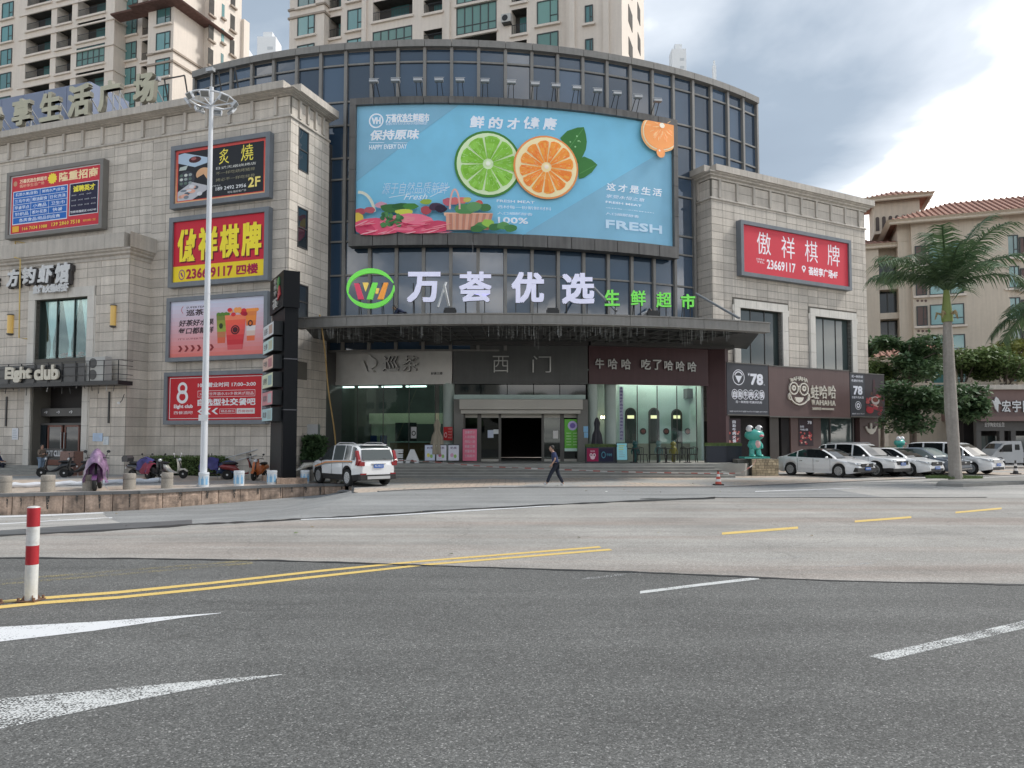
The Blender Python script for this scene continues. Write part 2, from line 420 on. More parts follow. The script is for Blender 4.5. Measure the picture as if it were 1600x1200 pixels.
class Print:
    """flat print: coloured shapes in 0..1 page coordinates (origin top left), stacked a few mm apart"""
    def __init__(s, u0, u1, z0, z1, y=0.0, step=0.003, warp=None, maxlen=None):
        s.mb=MB(); s.u0,s.u1,s.z0,s.z1,s.y,s.step,s.warp=u0,u1,z0,z1,y,step,warp; s.l=0; s.k=0
    def P(s,p):
        q=(lerp(s.u0,s.u1,p[0]), s.y-s.l*s.step-s.k*0.00012, lerp(s.z1,s.z0,p[1]))
        return s.warp(q) if s.warp else q
    def up(s,n=1): s.l+=n; return s
    def poly(s,pts,c): s.k+=1; return s._p(pts,c)
    def _p(s,pts,c):
        n=len(pts); ar=sum(pts[i][0]*pts[(i+1)%n][1]-pts[(i+1)%n][0]*pts[i][1] for i in range(n))
        if ar>0: pts=pts[::-1]
        s.mb.add([s.P(p) for p in pts],[tuple(range(n))],0,c); return s
    def grid(s,x0,y0,x1,y1,c,nx=1,ny=1,c2=None):
        s.k+=1
        for i in range(nx):
            for j in range(ny):
                a,b=lerp(x0,x1,i/nx),lerp(x0,x1,(i+1)/nx); d,e_=lerp(y0,y1,j/ny),lerp(y0,y1,(j+1)/ny)
                k=(j+.5)/ny; cc=c if c2 is None else tuple(lerp(c[q],c2[q],k) for q in range(3))
                s._p([(a,d),(b,d),(b,e_),(a,e_)],cc)
        return s
    def rect(s,x0,y0,x1,y1,c): return s.grid(x0,y0,x1,y1,c)
    def frame(s,x0,y0,x1,y1,t,c,ty=None):
        ty=ty or t
        s.rect(x0,y0,x1,y0+ty,c); s.rect(x0,y1-ty,x1,y1,c); s.rect(x0,y0+ty,x0+t,y1-ty,c); s.rect(x1-t,y0+ty,x1,y1-ty,c); return s
    def disc(s,cx,cy,rx,ry,c,n=28,a0=0,a1=360,r0=0.0):
        s.k+=1
        for i in range(n):
            a=rad(lerp(a0,a1,i/n)); b=rad(lerp(a0,a1,(i+1)/n))
            pa=(cx+rx*math.cos(a),cy+ry*math.sin(a)); pb=(cx+rx*math.cos(b),cy+ry*math.sin(b))
            if r0<=0: s._p([(cx,cy),pa,pb],c)
            else:
                qa=(cx+rx*r0*math.cos(a),cy+ry*r0*math.sin(a)); qb=(cx+rx*r0*math.cos(b),cy+ry*r0*math.sin(b)); s._p([qa,pa,pb,qb],c)
        return s
    def text(s,t,x0,y0,x1,y1,c,bold=0.015,res=2,shear=0.0):
        if bold>0.016:
            hy=(y1-y0)*(bold-.008)*1.0; hx=hy*abs((s.z1-s.z0)/((s.u1-s.u0)*(HR if s.warp else 1))); l0=s.l
            for k,(a,b) in enumerate(((-1,-1),(1,-1),(1,1),(-1,1))):
                s.text(t,x0+hx+a*hx,y0+hy+b*hy,x1-hx+a*hx,y1-hy+b*hy,c,.008,res,shear)
            return s
        s.k+=1; vs,fs,_=glyphs(t,bold,res,shear)
        s.mb.add([s.P((lerp(x0,x1,a),lerp(y1,y0,b))) for a,b in vs],fs,0,c); return s
    def line(s,pts,w,c,asp=1.0):
        s.k+=1
        for (x0,y0),(x1,y1) in zip(pts,pts[1:]):
            dx,dy=(x1-x0)*asp,y1-y0; L=math.hypot(dx,dy) or 1e-9; nx,ny=-dy/L*w/2/asp,dx/L*w/2
            s._p([(x0+nx,y0+ny),(x1+nx,y1+ny),(x1-nx,y1-ny),(x0-nx,y0-ny)],c)
        return s
    def build(s,name,parent,mat=None): return s.mb.build(name, mat or printed(), parent)

# ---------------------------------------------------------------- stone cladding laid tile by tile
class Cladding:
    def __init__(s, parent, frame, mat, gap=0.022, thick=0.03):
        s.p=parent; s.fr=frame; s.mat=mat; s.t=[]; s.gap=gap; s.th=thick
    def wall(s, orient, at, u0, u1, z0, z1, tw, th, holes=(), off=0.5, rows=None):
        # orient 'f': plane y=at facing -y, u=x ; 'r': plane x=at facing +x, u=y ; 'l': plane x=at facing -x, u=y
        zc=z0; r=0
        while zc<z1-0.05:
            ze=min(zc+th,z1); uc=u0-(off*tw if r%2 else 0)
            while uc<u1-0.02:
                a,b=max(uc,u0),min(uc+tw,u1)
                rs=[(a,b,zc,ze)] if b-a>0.05 else []
                for (h0,h1,k0,k1) in holes:
                    nr=[]
                    for (a_,b_,c_,d_) in rs:
                        if h1<=a_ or h0>=b_ or k1<=c_ or k0>=d_: nr.append((a_,b_,c_,d_)); continue
                        if a_<h0: nr.append((a_,h0,c_,d_))
                        if b_>h1: nr.append((h1,b_,c_,d_))
                        a2,b2=max(a_,h0),min(b_,h1)
                        if c_<k0: nr.append((a2,b2,c_,k0))
                        if d_>k1: nr.append((a2,b2,k1,d_))
                    rs=nr
                for q in rs:
                    if q[1]-q[0]>0.08 and q[3]-q[2]>0.08: s.t.append((orient,at)+q)
                uc+=tw
            zc+=th; r+=1
    def finish(s, most=300, name='stone_tile', rest='stone_cladding'):
        def size(t):
            o,at,a,b,c,d=t; u=(a+b)/2; P=Vector((u,at,0)) if o=='f' else Vector((at,u,0))
            P=s.fr.m@Vector((P.x,P.y,(c+d)/2)); n={'f':-s.fr.y,'r':s.fr.x,'l':-s.fr.x}[o]
            v=(Vector((0,0,EYE))-P); cs=max(0,v.normalized().dot(n)); r_=P.x/P.y
            vis=1 if abs(r_)<0.70 and cs>0 else 0.001
            return (b-a)*(d-c)*cs/v.length_squared*vis
        s.t.sort(key=size, reverse=True)
        cache={}; g=s.gap/2; rest_mb=MB()
        for i,(o,at,a,b,c,d) in enumerate(s.t):
            pr=s.th+R.uniform(-0.003,0.003)
            if o=='f': ax=Matrix(((1,0,0,a+g),(0,1,0,at),(0,0,1,c+g),(0,0,0,1)))
            elif o=='r': ax=Matrix(((0,-1,0,at),(1,0,0,a+g),(0,0,1,c+g),(0,0,0,1)))
            else: ax=Matrix(((0,1,0,at),(-1,0,0,b-g),(0,0,1,c+g),(0,0,0,1)))
            wd,hd=round(b-a-2*g,3),round(d-c-2*g,3)
            mb=MB().box(0,wd,-s.th,-0.002,0,hd)
            if i<most:
                k=(wd,hd)
                if k not in cache: cache[k]=mb.mesh(name,s.mat)
                T=ax@Matrix.Translation((0,-(pr-s.th),0)); shared(name,cache[k],s.p,T)
            else:
                mb.xf(ax@Matrix.Translation((0,-(pr-s.th),0))); rest_mb.add(mb.v,mb.f)
        if rest_mb.f:
            r=rest_mb.build(rest,s.mat,s.p); r['kind']='stuff'

# the palette
stone=pm('grey_granite',(0.56,0.51,0.45),0.75,0.10,0.5,0.10,9,0.1,40,rnd=0.12,isl=0.12,streak=0.13,stretch=(1,1,3.5))
joint=pm('dark_joint',(0.15,0.14,0.12),0.9)
stone_trim=pm('granite_trim',(0.50,0.46,0.41),0.7,0.12,0.8,0.06,12,0.1,40,streak=0.16,rnd=0.05)
pale_trim=pm('pale_limestone',(0.66,0.63,0.58),0.7,0.08,0.8,0.05,10,streak=0.08)
bronze=pm('bronze_aluminium',(0.24,0.23,0.215),0.45,0.08,1.0,0.05,8,metal=0.0,spec=0.5,streak=0.12)
bronze_dk=pm('dark_bronze',(0.075,0.072,0.07),0.45,0.08,1.0,0.05,8)
black_metal=pm('black_metal',(0.02,0.021,0.023),0.4,0.1)
steel=pm('galvanised_steel',(0.45,0.46,0.47),0.4,0.08,metal=0.6)
white_paint=pm('white_paint',(0.75,0.76,0.77),0.35,0.04)
grey_paint=pm('blue_grey_frame',(0.17,0.19,0.215),0.45,0.10,1.5,streak=0.08)
curtain_glass=glass_opaque('curtain_glass',(0.04,0.072,0.12),0.03,2.0,0.06)
dark_glass=glass_opaque('dark_glass',(0.02,0.028,0.035),0.04,1.7,0.03)
clear_glass=glass_clear('clear_glass')
# ================================================================ THE GROUND
def asphalt_mat(name, lo, hi, speck, sc1=95, stain=0.12, tint=(1,1,1), band=(.8,.8,.8,.6), crack=.18):
    m=bpy.data.materials.new(name); m.use_nodes=True; nt=m.node_tree; b=nt.nodes['Principled BSDF']; L=nt.links.new
    geo=N(nt,'ShaderNodeNewGeometry'); P=geo.outputs['Position']
    v=N(nt,'ShaderNodeTexVoronoi'); v.inputs['Scale'].default_value=sc1; v.inputs['Randomness'].default_value=1; L(P,v.inputs['Vector'])
    s=N(nt,'ShaderNodeSeparateColor'); L(v.outputs['Color'],s.inputs[0])
    cr=N(nt,'ShaderNodeValToRGB'); L(s.outputs[0],cr.inputs[0]); e=cr.color_ramp.elements
    e[0].position=0; e[0].color=(*[lo*t for t in tint],1); e[1].position=1; e[1].color=(speck,speck*0.98,speck*0.95,1)
    q=e.new(0.75); q.color=(*[hi*t for t in tint],1); q=e.new(0.94); q.color=(*[hi*1.35*t for t in tint],1)
    n=N(nt,'ShaderNodeTexNoise'); n.inputs['Scale'].default_value=0.35; n.inputs['Detail'].default_value=7; n.inputs['Roughness'].default_value=0.62; L(P,n.inputs['Vector'])
    # tyre lanes: broad soft bands along the road
    mp=N(nt,'ShaderNodeMapping'); mp.inputs['Scale'].default_value=(0.06,0.9,1); mp.inputs['Rotation'].default_value=(0,0,rad(-10)); L(P,mp.inputs[0])
    n2=N(nt,'ShaderNodeTexNoise'); n2.inputs['Scale'].default_value=1.3; n2.inputs['Detail'].default_value=4; L(mp.outputs[0],n2.inputs['Vector'])
    a1=N(nt,'ShaderNodeMapRange'); a1.inputs[1].default_value=.3; a1.inputs[2].default_value=.7; a1.inputs[3].default_value=1-stain; a1.inputs[4].default_value=1+stain; L(n.outputs[0],a1.inputs[0])
    a2=N(nt,'ShaderNodeMapRange'); a2.inputs[1].default_value=.3; a2.inputs[2].default_value=.7; a2.inputs[3].default_value=1-stain; a2.inputs[4].default_value=1+stain; L(n2.outputs[0],a2.inputs[0])
    mu=N(nt,'ShaderNodeMath',op='MULTIPLY'); L(a1.outputs[0],mu.inputs[0]); L(a2.outputs[0],mu.inputs[1])
    cs=N(nt,'ShaderNodeVectorMath',op='SCALE'); L(cr.outputs[0],cs.inputs[0]); L(mu.outputs[0],cs.inputs['Scale'])
    # broad worn bands of another hue, oily blotches and hairline cracks
    mp3=N(nt,'ShaderNodeMapping'); mp3.inputs['Scale'].default_value=(0.05,0.55,1); mp3.inputs['Rotation'].default_value=(0,0,rad(-9)); mp3.inputs['Location'].default_value=(3,7,0); L(P,mp3.inputs[0])
    n3=N(nt,'ShaderNodeTexNoise'); n3.inputs['Scale'].default_value=1.1; n3.inputs['Detail'].default_value=6; n3.inputs['Roughness'].default_value=0.6; L(mp3.outputs[0],n3.inputs['Vector'])
    r3=N(nt,'ShaderNodeMapRange'); r3.inputs[1].default_value=.48; r3.inputs[2].default_value=.66; r3.inputs[4].default_value=band[3]; L(n3.outputs[0],r3.inputs[0])
    m3=N(nt,'ShaderNodeMix',data_type='RGBA',blend_type='MULTIPLY'); L(r3.outputs[0],m3.inputs[0]); L(cs.outputs[0],m3.inputs[6]); m3.inputs[7].default_value=(band[0],band[1],band[2],1)
    n4=N(nt,'ShaderNodeTexNoise'); n4.inputs['Scale'].default_value=1.7; n4.inputs['Detail'].default_value=3; n4.inputs['Distortion'].default_value=.6; L(P,n4.inputs['Vector'])
    r4=N(nt,'ShaderNodeMapRange'); r4.inputs[1].default_value=.66; r4.inputs[2].default_value=.76; r4.inputs[4].default_value=.45; L(n4.outputs[0],r4.inputs[0])
    m4=N(nt,'ShaderNodeMix',data_type='RGBA',blend_type='MULTIPLY'); L(r4.outputs[0],m4.inputs[0]); L(m3.outputs[2],m4.inputs[6]); m4.inputs[7].default_value=(.55,.54,.53,1)
    wv=N(nt,'ShaderNodeTexNoise'); wv.inputs['Scale'].default_value=.9; wv.inputs['Detail'].default_value=5; L(P,wv.inputs['Vector'])
    wa=N(nt,'ShaderNodeVectorMath',op='MULTIPLY_ADD',i1=(1.4,1.4,0)); L(wv.outputs['Color'],wa.inputs[0]); L(P,wa.inputs[2])
    vc=N(nt,'ShaderNodeTexVoronoi',feature='DISTANCE_TO_EDGE'); vc.inputs['Scale'].default_value=.16; L(wa.outputs[0],vc.inputs['Vector'])
    rc_=N(nt,'ShaderNodeMapRange'); rc_.inputs[1].default_value=.0012; rc_.inputs[2].default_value=.0035; rc_.inputs[3].default_value=crack; rc_.inputs[4].default_value=0; L(vc.outputs['Distance'],rc_.inputs[0])
    m5=N(nt,'ShaderNodeMix',data_type='RGBA',blend_type='MULTIPLY'); L(rc_.outputs[0],m5.inputs[0]); L(m4.outputs[2],m5.inputs[6]); m5.inputs[7].default_value=(.25,.25,.25,1)
    L(m5.outputs[2],b.inputs['Base Color'])
    b.inputs['Roughness'].default_value=0.85; b.inputs['Specular IOR Level'].default_value=0.35
    bp=N(nt,'ShaderNodeBump'); bp.inputs['Strength'].default_value=0.55; bp.inputs['Distance'].default_value=0.006; L(v.outputs['Distance'],bp.inputs['Height']); bp.invert=True; L(bp.outputs[0],b.inputs['Normal'])
    MATS[name]=m; return m
asphalt=asphalt_mat('asphalt',0.070,0.155,0.38,88,0.14,(1.0,1.0,0.96))
old_asphalt=asphalt_mat('old_asphalt',0.22,0.30,0.36,70,0.12,(0.99,1.0,0.99))
concrete=asphalt_mat('worn_concrete',0.255,0.35,0.41,60,0.17,(1.0,0.955,0.885),(.93,.82,.78,.8),.22)
concrete2=asphalt_mat('pale_concrete',0.32,0.42,0.46,60,0.12,(1.0,0.97,0.92))
tar=pm('tar_joint',(0.03,0.03,0.03),0.6,0.3,2)
def paint_mat(name,col,wear,sc_=60,sc2=3):
    m=bpy.data.materials.new(name); m.use_nodes=True; nt=m.node_tree; b=nt.nodes['Principled BSDF']; L=nt.links.new
    b.inputs['Base Color'].default_value=(*col,1); b.inputs['Roughness'].default_value=0.6
    geo=N(nt,'ShaderNodeNewGeometry'); n=N(nt,'ShaderNodeTexNoise'); n.inputs['Scale'].default_value=sc_; n.inputs['Detail'].default_value=3; L(geo.outputs['Position'],n.inputs['Vector'])
    n2=N(nt,'ShaderNodeTexNoise'); n2.inputs['Scale'].default_value=sc2; n2.inputs['Detail'].default_value=4; L(geo.outputs['Position'],n2.inputs['Vector'])
    a=N(nt,'ShaderNodeMath',op='MULTIPLY_ADD',i1=0.45); L(n2.outputs[0],a.inputs[0]); L(n.outputs[0],a.inputs[2])
    r=N(nt,'ShaderNodeMapRange'); c=0.45+wear*0.55; r.inputs[1].default_value=c-0.05; r.inputs[2].default_value=c+0.05; L(a.outputs[0],r.inputs[0])
    L(r.outputs[0],b.inputs['Alpha']); MATS[name]=m; return m
yellow_line=paint_mat('yellow_road_paint',(0.74,0.53,0.17),0.16,55,4)
old_yellow=paint_mat('faded_yellow_paint',(0.40,0.34,0.18),0.62,50,2)
white_line=paint_mat('white_road_paint',(0.72,0.73,0.74),0.20,55,4)
worn_white=paint_mat('worn_white_paint',(0.62,0.63,0.62),0.44,60,3)
ghost_white=paint_mat('ghost_white_paint',(0.5,0.5,0.5),0.66,50,3)

def W2(pts, z=None):
    out=[]
    for p in pts:
        g=ground(p[0],p[1],z); out.append((g.x,g.y))
    return out
bA=W2([(-500,868),(0,872),(200,873),(420,876),(560,880),(700,885),(960,893),(1130,900),(1300,908),(1600,914),(2100,924)])
bB=W2([(-700,866),(-300,851),(0,837),(183,828),(312,819),(400,815),(550,807),(737,795),(880,788),(1000,782),(1134,777.5),(1600,777.5),(2300,778)])
capl=W2([(-900,790),(-400,780.5),(0,773),(230,768),(410,759.5),(500,757),(548,757)],0)
bC=capl+[(-6.35,30.6),(-5.9,28.3)]+W2([(560,770),(640,765.5),(740,762),(960,761),(1126,761),(1260,755.5),(1390,750),(1600,742),(2300,722)],0)
def mono(pts):
    o=[pts[0]]
    for p in pts[1:]:
        if p[0]>o[-1][0]+0.02: o.append(p)
    return o
bA,bB,bC=mono(bA),mono(bB),mono(bC)
xs=[-70,-60,-50,-42,-35,-30]+[-26+0.5*i for i in range(93)]+[22,25,30,36,42,50,60,75,90]
xs=sorted(set([round(x_,3) for x_ in xs]+[round(p[0],3) for p in bC if -30<p[0]<30]))
def strip(f0,f1,rows,skip=None):
    mb=MB(); nx=len(xs)
    for r in range(rows+1):
        for X in xs:
            y=lerp(f0(X),f1(X),r/rows); mb.v.append((X,y,gz(X,y)))
    for r in range(rows):
        for i in range(nx-1):
            if skip and skip((xs[i]+xs[i+1])/2): continue
            mb.f.append((r*nx+i,r*nx+i+1,(r+1)*nx+i+1,(r+1)*nx+i)); mb.m.append(0); mb.c.append(None)
    return mb
fA=lambda X: plin(bA,X); fB=lambda X: plin(bB,X); fC=lambda X: plin(bC,X)
struct('road',strip(lambda X:-45,fA,8),asphalt)
struct('concrete_road',strip(fA,fB,8),concrete)
struct('side_road',strip(fB,fC,10,lambda X:X>12.5),old_asphalt)
struct('car_park_apron',strip(fB,fC,4,lambda X:X<=12.5),concrete2)
struct('ground',MB().quad((-3000,-400,-1.1),(3000,-400,-1.1),(3000,4500,-1.1),(-3000,4500,-1.1)),pm('far_ground',(0.2,0.2,0.18),0.9))
# the paved forecourt behind the kerb line, in slabs of worn pink and buff granite
def paving_mat():
    m=bpy.data.materials.new('paving'); m.use_nodes=True; nt=m.node_tree; b=nt.nodes['Principled BSDF']; L=nt.links.new
    geo=N(nt,'ShaderNodeNewGeometry'); P=geo.outputs['Position']
    br=N(nt,'ShaderNodeTexBrick'); br.inputs['Scale'].default_value=1.0; br.inputs['Brick Width'].default_value=0.6; br.inputs['Row Height'].default_value=0.6; br.inputs['Mortar Size'].default_value=0.012
    br.inputs['Color1'].default_value=(0.52,0.42,0.34,1); br.inputs['Color2'].default_value=(0.46,0.39,0.32,1); br.inputs['Mortar'].default_value=(0.12,0.11,0.10,1); L(P,br.inputs['Vector'])
    n=N(nt,'ShaderNodeTexNoise'); n.inputs['Scale'].default_value=0.25; n.inputs['Detail'].default_value=6; L(P,n.inputs['Vector'])
    r=N(nt,'ShaderNodeMapRange'); r.inputs[1].default_value=.42; r.inputs[2].default_value=.6; L(n.outputs[0],r.inputs[0])
    mx=N(nt,'ShaderNodeMix',data_type='RGBA'); L(r.outputs[0],mx.inputs[0]); L(br.outputs[0],mx.inputs[6]); mx.inputs[7].default_value=(0.36,0.36,0.35,1)
    n3=N(nt,'ShaderNodeTexNoise'); n3.inputs['Scale'].default_value=5; n3.inputs['Detail'].default_value=5; L(P,n3.inputs['Vector'])
    a=N(nt,'ShaderNodeMapRange'); a.inputs[1].default_value=.3; a.inputs[2].default_value=.7; a.inputs[3].default_value=.85; a.inputs[4].default_value=1.15; L(n3.outputs[0],a.inputs[0])
    cs=N(nt,'ShaderNodeVectorMath',op='SCALE'); L(mx.outputs[2],cs.inputs[0]); L(a.outputs[0],cs.inputs['Scale']); L(cs.outputs[0],b.inputs['Base Color']); b.inputs['Roughness'].default_value=0.75
    return m
paving=paving_mat()
mb=MB()
for a,b in zip(xs,xs[1:]):
    ya,yb=fC(a),fC(b)
    mb.quad((a,ya,0),(b,yb,0),(b,70,0),(a,70,0))
    if gz(a,ya)<-0.01 and a>-7.2: mb.quad((a,ya,gz(a,ya)-.1),(b,yb,gz(b,yb)-.1),(b,yb,0),(a,ya,0))
mb.quad((-70,70,0),(90,70,0),(90,400,0),(-70,400,0))
struct('pavement',mb,paving)
def drape(name,top,bot,mat,off=0.004,n=24,z=None,kind='structure'):
    # a thin painted mark between two edges given as points on the road
    T=W2(top,z); B=W2(bot,z)
    def samp(pl,t):
        k=t*(len(pl)-1); i=min(int(k),len(pl)-2); f=k-i
        return (lerp(pl[i][0],pl[i+1][0],f),lerp(pl[i][1],pl[i+1][1],f))
    mb=MB(); R_=3
    for i in range(n+1):
        a,b=samp(T,i/n),samp(B,i/n)
        for j in range(R_+1):
            x_,y_=lerp(a[0],b[0],j/R_),lerp(a[1],b[1],j/R_); mb.v.append((x_,y_,(gz(x_,y_) if z is None else z)+off))
    for i in range(n):
        for j in range(R_):
            q=i*(R_+1)+j; mb.f.append((q,q+1,q+R_+2,q+R_+1)); mb.m.append(0); mb.c.append(None)
    # face up
    o=struct(name,mb,mat,kind)
    me=o.data
    if me.polygons and me.polygons[0].normal.z<0: me.flip_normals()
    return o
def seg(pts,t): return [(x_,y_-t/2) for x_,y_ in pts],[(x_,y_+t/2) for x_,y_ in pts]
drape('yellow_line',[(-60,947),(0,939),(64,933),(183,924),(330,909.5),(500,890.8),(662,875.5),(936,853.6)],[(-60,951),(0,943),(64,937),(183,928),(330,913),(500,894),(662,878),(940,855.8)],yellow_line,n=70)
drape('yellow_line',[(-60,954),(0,946.6),(64,940),(183,932),(330,917.5),(500,899),(662,881.5),(952,857.6)],[(-60,959),(0,951.4),(64,944.5),(183,936),(330,921.3),(500,902.5),(662,884.2),(957,860)],yellow_line,n=70)
for q,(a,b) in enumerate([((0,907),(403,875)),((0,913),(395,880))]):
    drape('faded_yellow_line',*seg([a,b],2.6),old_yellow)
drape('white_line',[(-80,985),(0,980),(147,972),(286,962),(345,958)],[(-80,1014),(0,1003),(147,986),(286,965.5),(345,958.6)],white_line)
drape('white_line',[(-80,1100),(0,1092.6),(147,1079),(293,1066),(441,1054)],[(-80,1163),(0,1140),(147,1108),(293,1079),(441,1054.8)],worn_white)
drape('lane_line',[(1357,1025.6),(1480,998),(1600,970),(1680,952)],[(1385,1032.5),(1480,1010),(1600,982.6),(1680,964)],worn_white)
drape('lane_line',*seg([(1000,926),(1095,914),(1186,903.5)],4),paint_mat('scuffed_white_paint',(0.62,0.63,0.62),0.25,60,3))
drape('lane_line',*seg([(910,905.5),(1012,893)],3),ghost_white)
drape('lane_line',*seg([(1280,888),(1370,879)],2.5),ghost_white)
drape('lane_line',*seg([(1200,873),(1262,869)],2.5),ghost_white)
for a,b,t in [((1128,834),(1247,824.7),3.6),((1335.5,815),(1424,808.2),3),((1493,801),(1565,794.4),2.6)]:
    drape('yellow_dash',*seg([a,b],t),yellow_line)
# tar seams where the surfaces meet
def seam(pts,w0,w1,off=0.006,z=None):
    T=[];B=[]
    for (x0,y0),(x1,y1) in zip(pts,pts[1:]):
        for k in range(8):
            t=k/8; x_,y_=lerp(x0,x1,t),lerp(y0,y1,t); h=R.uniform(w0,w1); j=R.uniform(-.4,.4); T.append((x_,y_-h+j)); B.append((x_,y_+h+j))
    drape('tar_seam',T,B,tar,off,n=len(T)-1)
seam([(-200,871),(0,872),(200,873),(420,876),(560,880),(700,885),(960,893),(1130,900),(1300,908),(1600,914),(1800,918)],0.5,1.3)
seam([(0,837),(183,828),(312,819),(400,815),(550,807),(737,795),(880,788),(1000,782.5),(1134,777.5)],0.5,1.7)
seam([(1000,779.5),(1134,777.5),(1600,777.5)],0.2,0.6)
drape('white_line',[(470,811.6),(550,808.7),(700,799.5),(860,790.4)],[(470,813),(550,810.4),(700,801.2),(860,791.6)],white_line,0.009,n=40)
# pale concrete ramp beside the low wall at the far left, with two white lines
drape('concrete_ramp',[(-300,816),(0,809.5),(100,806),(158,801)],[(-300,838),(0,829),(100,822),(188,817)],concrete2,0.004,n=40)
drape('white_line',[(-300,813),(0,806.5),(100,803.2),(160,800.6)],[(-300,815.5),(0,809),(100,805.4),(164,802.4)],white_line,0.009,n=40)
drape('white_line',[(-300,824),(0,818),(80,813),(175,808.5)],[(-300,826),(0,819.6),(80,814.5),(176,810)],white_line,0.009,n=40)
drape('dark_patch',[(-300,838.5),(0,829.5),(100,822.5),(188,817.5),(300,812)],[(-300,850),(0,836),(100,831),(190,826.5),(300,819)],pm('dark_asphalt',(0.12,0.125,0.13),0.5,0.2,2),0.005,n=40)  # strip of darker, smoother asphalt
drape('parking_line',*seg([(1180,768),(1330,763),(1500,760)],1.0),white_line,n=20)
drape('pale_strip',[(1300,757.5),(1460,753),(1600,746)],[(1230,764),(1460,762),(1600,760)],concrete2,0.005,n=10)
# kerb edge of the forecourt
mb=MB(); kp=[(X,fC(X)) for X in xs if -5.4<X<60]
mb.sweep([(a,b) for a,b in kp],[(0.0,-.05),(0.16,-.05),(0.16,0.022),(0.0,0.03)])
struct('kerb',mb,pm('dark_kerb',(0.16,0.155,0.15),0.8,0.2))

# low retaining wall of pink split-faced blocks along the side street
split_stone=pm('split_pink_granite',(0.42,0.31,0.24),0.85,0.12,1.5,0.22,14,0.6,22,rnd=0.12,streak=.35,dirt=((0.05,0.045,0.04),1.6,0.6))
cap_stone=pm('dark_coping',(0.15,0.15,0.15),0.7,0.15,2,rnd=0.08)
rw=thing('retaining_wall','low wall of pink split-faced blocks with a dark coping, along the side street','wall',(capl[2][0],capl[2][1],0))
rwi=rw.matrix_world.inverted()
def along(pl,t0=0):
    out=[]; d=0
    for a,b in zip(pl,pl[1:]):
        L=math.hypot(b[0]-a[0],b[1]-a[1]); out.append((d,L,a,b)); d+=L
    return out,d
wsegs,wall_len=along([p for p in capl if p[0]>-40] + [(-6.55,31.6)])
def at_s(s_):
    for d,L,a,b in wsegs:
        if s_<=d+L+1e-6: t=(s_-d)/L; return (lerp(a[0],b[0],t),lerp(a[1],b[1],t)),math.atan2(b[1]-a[1],b[0]-a[0])
    return wsegs[-1][3],math.atan2(wsegs[-1][3][1]-wsegs[-1][2][1],wsegs[-1][3][0]-wsegs[-1][2][0])
s_=0
while s_<wall_len-0.1:
    Lb=min(R.uniform(0.66,0.92),wall_len-s_); (x_,y_),an=at_s(s_+Lb/2); zb=gz(x_,y_-0.1)-0.06
    mb=MB(); h=-0.075-zb; g=0.012
    nx,nz=6,4
    vs=[(lerp(-Lb/2+g,Lb/2-g,i/nx), (-0.02-(R.uniform(0,0.03) if 0<i<nx and 0<j<nz else -0.012)), zb+h*j/nz) for j in range(nz+1) for i in range(nx+1)]
    mb.add(vs,[(j*(nx+1)+i,j*(nx+1)+i+1,(j+1)*(nx+1)+i+1,(j+1)*(nx+1)+i) for j in range(nz) for i in range(nx)])
    mb.box(-Lb/2+g,Lb/2-g,-0.0075,0.25,zb,-0.075)
    M=Matrix.Translation((x_,y_,0))@Matrix.Rotation(an,4,'Z'); mb.xf(rwi@M)
    mb.build('stone_block',split_stone,rw)
    cb=MB().box(-Lb/2+.003,Lb/2-.003,-0.07,0.3,-0.075,0.03).xf(rwi@M); cb.build('coping_stone',cap_stone,rw)
    s_+=Lb
# broken end of the wall
mb=MB()
for i in range(16):
    mb.ell((-6.9+R.uniform(0,1.0),31.0+R.uniform(-1.0,.6),-0.27+R.uniform(-.1,.15)),(R.uniform(.08,.28),R.uniform(.1,.2),R.uniform(.05,.13)),7,5)
tag(mb.build('rubble',pm('grey_rubble',(0.22,0.215,0.21),0.9,.3)),'heap of broken grey masonry at the right end of the low wall','rubble')
# ================================================================ LEFT STONE WING
LW=Frame(-11.75,39.2,-19.0)
left=thing('stone_building','grey granite shopping block on the left with billboards and a white-curtained window','building',LW.m)
ztL=LW.hit(447,150)[1]                      # underside of cornice at the front corner, scaled from the photograph
LEND=-34.0                                  # how far the front runs to the left
RET=LW.hitx(513.5,300,0)[0]-.02                                     # depth of the return wall
zc0=LW.hit(447,183)[1]                      # string course below the frieze
zcb,ztop=LW.hit(455,134,-.64)[1],LW.hit(455,122.5,-.64)[1]   # coping bottom and top
bay_r=LW.hit(200,520,-1.46)[0]; bay_in=bay_r
zbay=LW.hit(190,403,-1.46)[1]
# window openings in the return wall
def rhole(x0,y0,x1,y1):
    a,za=LW.hitx(x0,y0); b,zb_=LW.hitx(x1,y1); return (min(a,b),max(a,b),min(za,zb_),max(za,zb_))
rw_holes=[rhole(465,264,483,209),rhole(463.5,385,482,330),rhole(464,497,482,448),rhole(463,592,474,566)]
rw_holes=[(h[0],h[0]+0.95,h[2],h[3]) for h in rw_holes]
core=MB()
core.box(LEND,0.0,0.0,RET,-0.3,ztL,0)
co=core.build('wall',joint,left)
for (a,b,c,d) in rw_holes[:3]:
    w_=MB(); w_.box(-0.02,0.012,a,b,c,d); o=w_.build('window',dark_glass,left)
    f=MB(); t=0.06
    f.box(0.012,0.05,a,a+t,c,d); f.box(0.012,0.05,b-t,b,c,d); f.box(0.012,0.05,a,b,c,c+t); f.box(0.012,0.05,a,b,d-t,d); f.box(0.012,0.05,a,b,(c+d)/2-.03,(c+d)/2+.03)
    f.build('frame',bronze_dk,o)
    # open casement
    q=MB().box(0.05,0.5,b-0.06,b-0.03,c+.1,(c+d)/2-.05); q.build('casement',dark_glass,o) if R.random()<-1 else None
cl=Cladding(left,LW,stone)
TW,TH=1.0,0.52
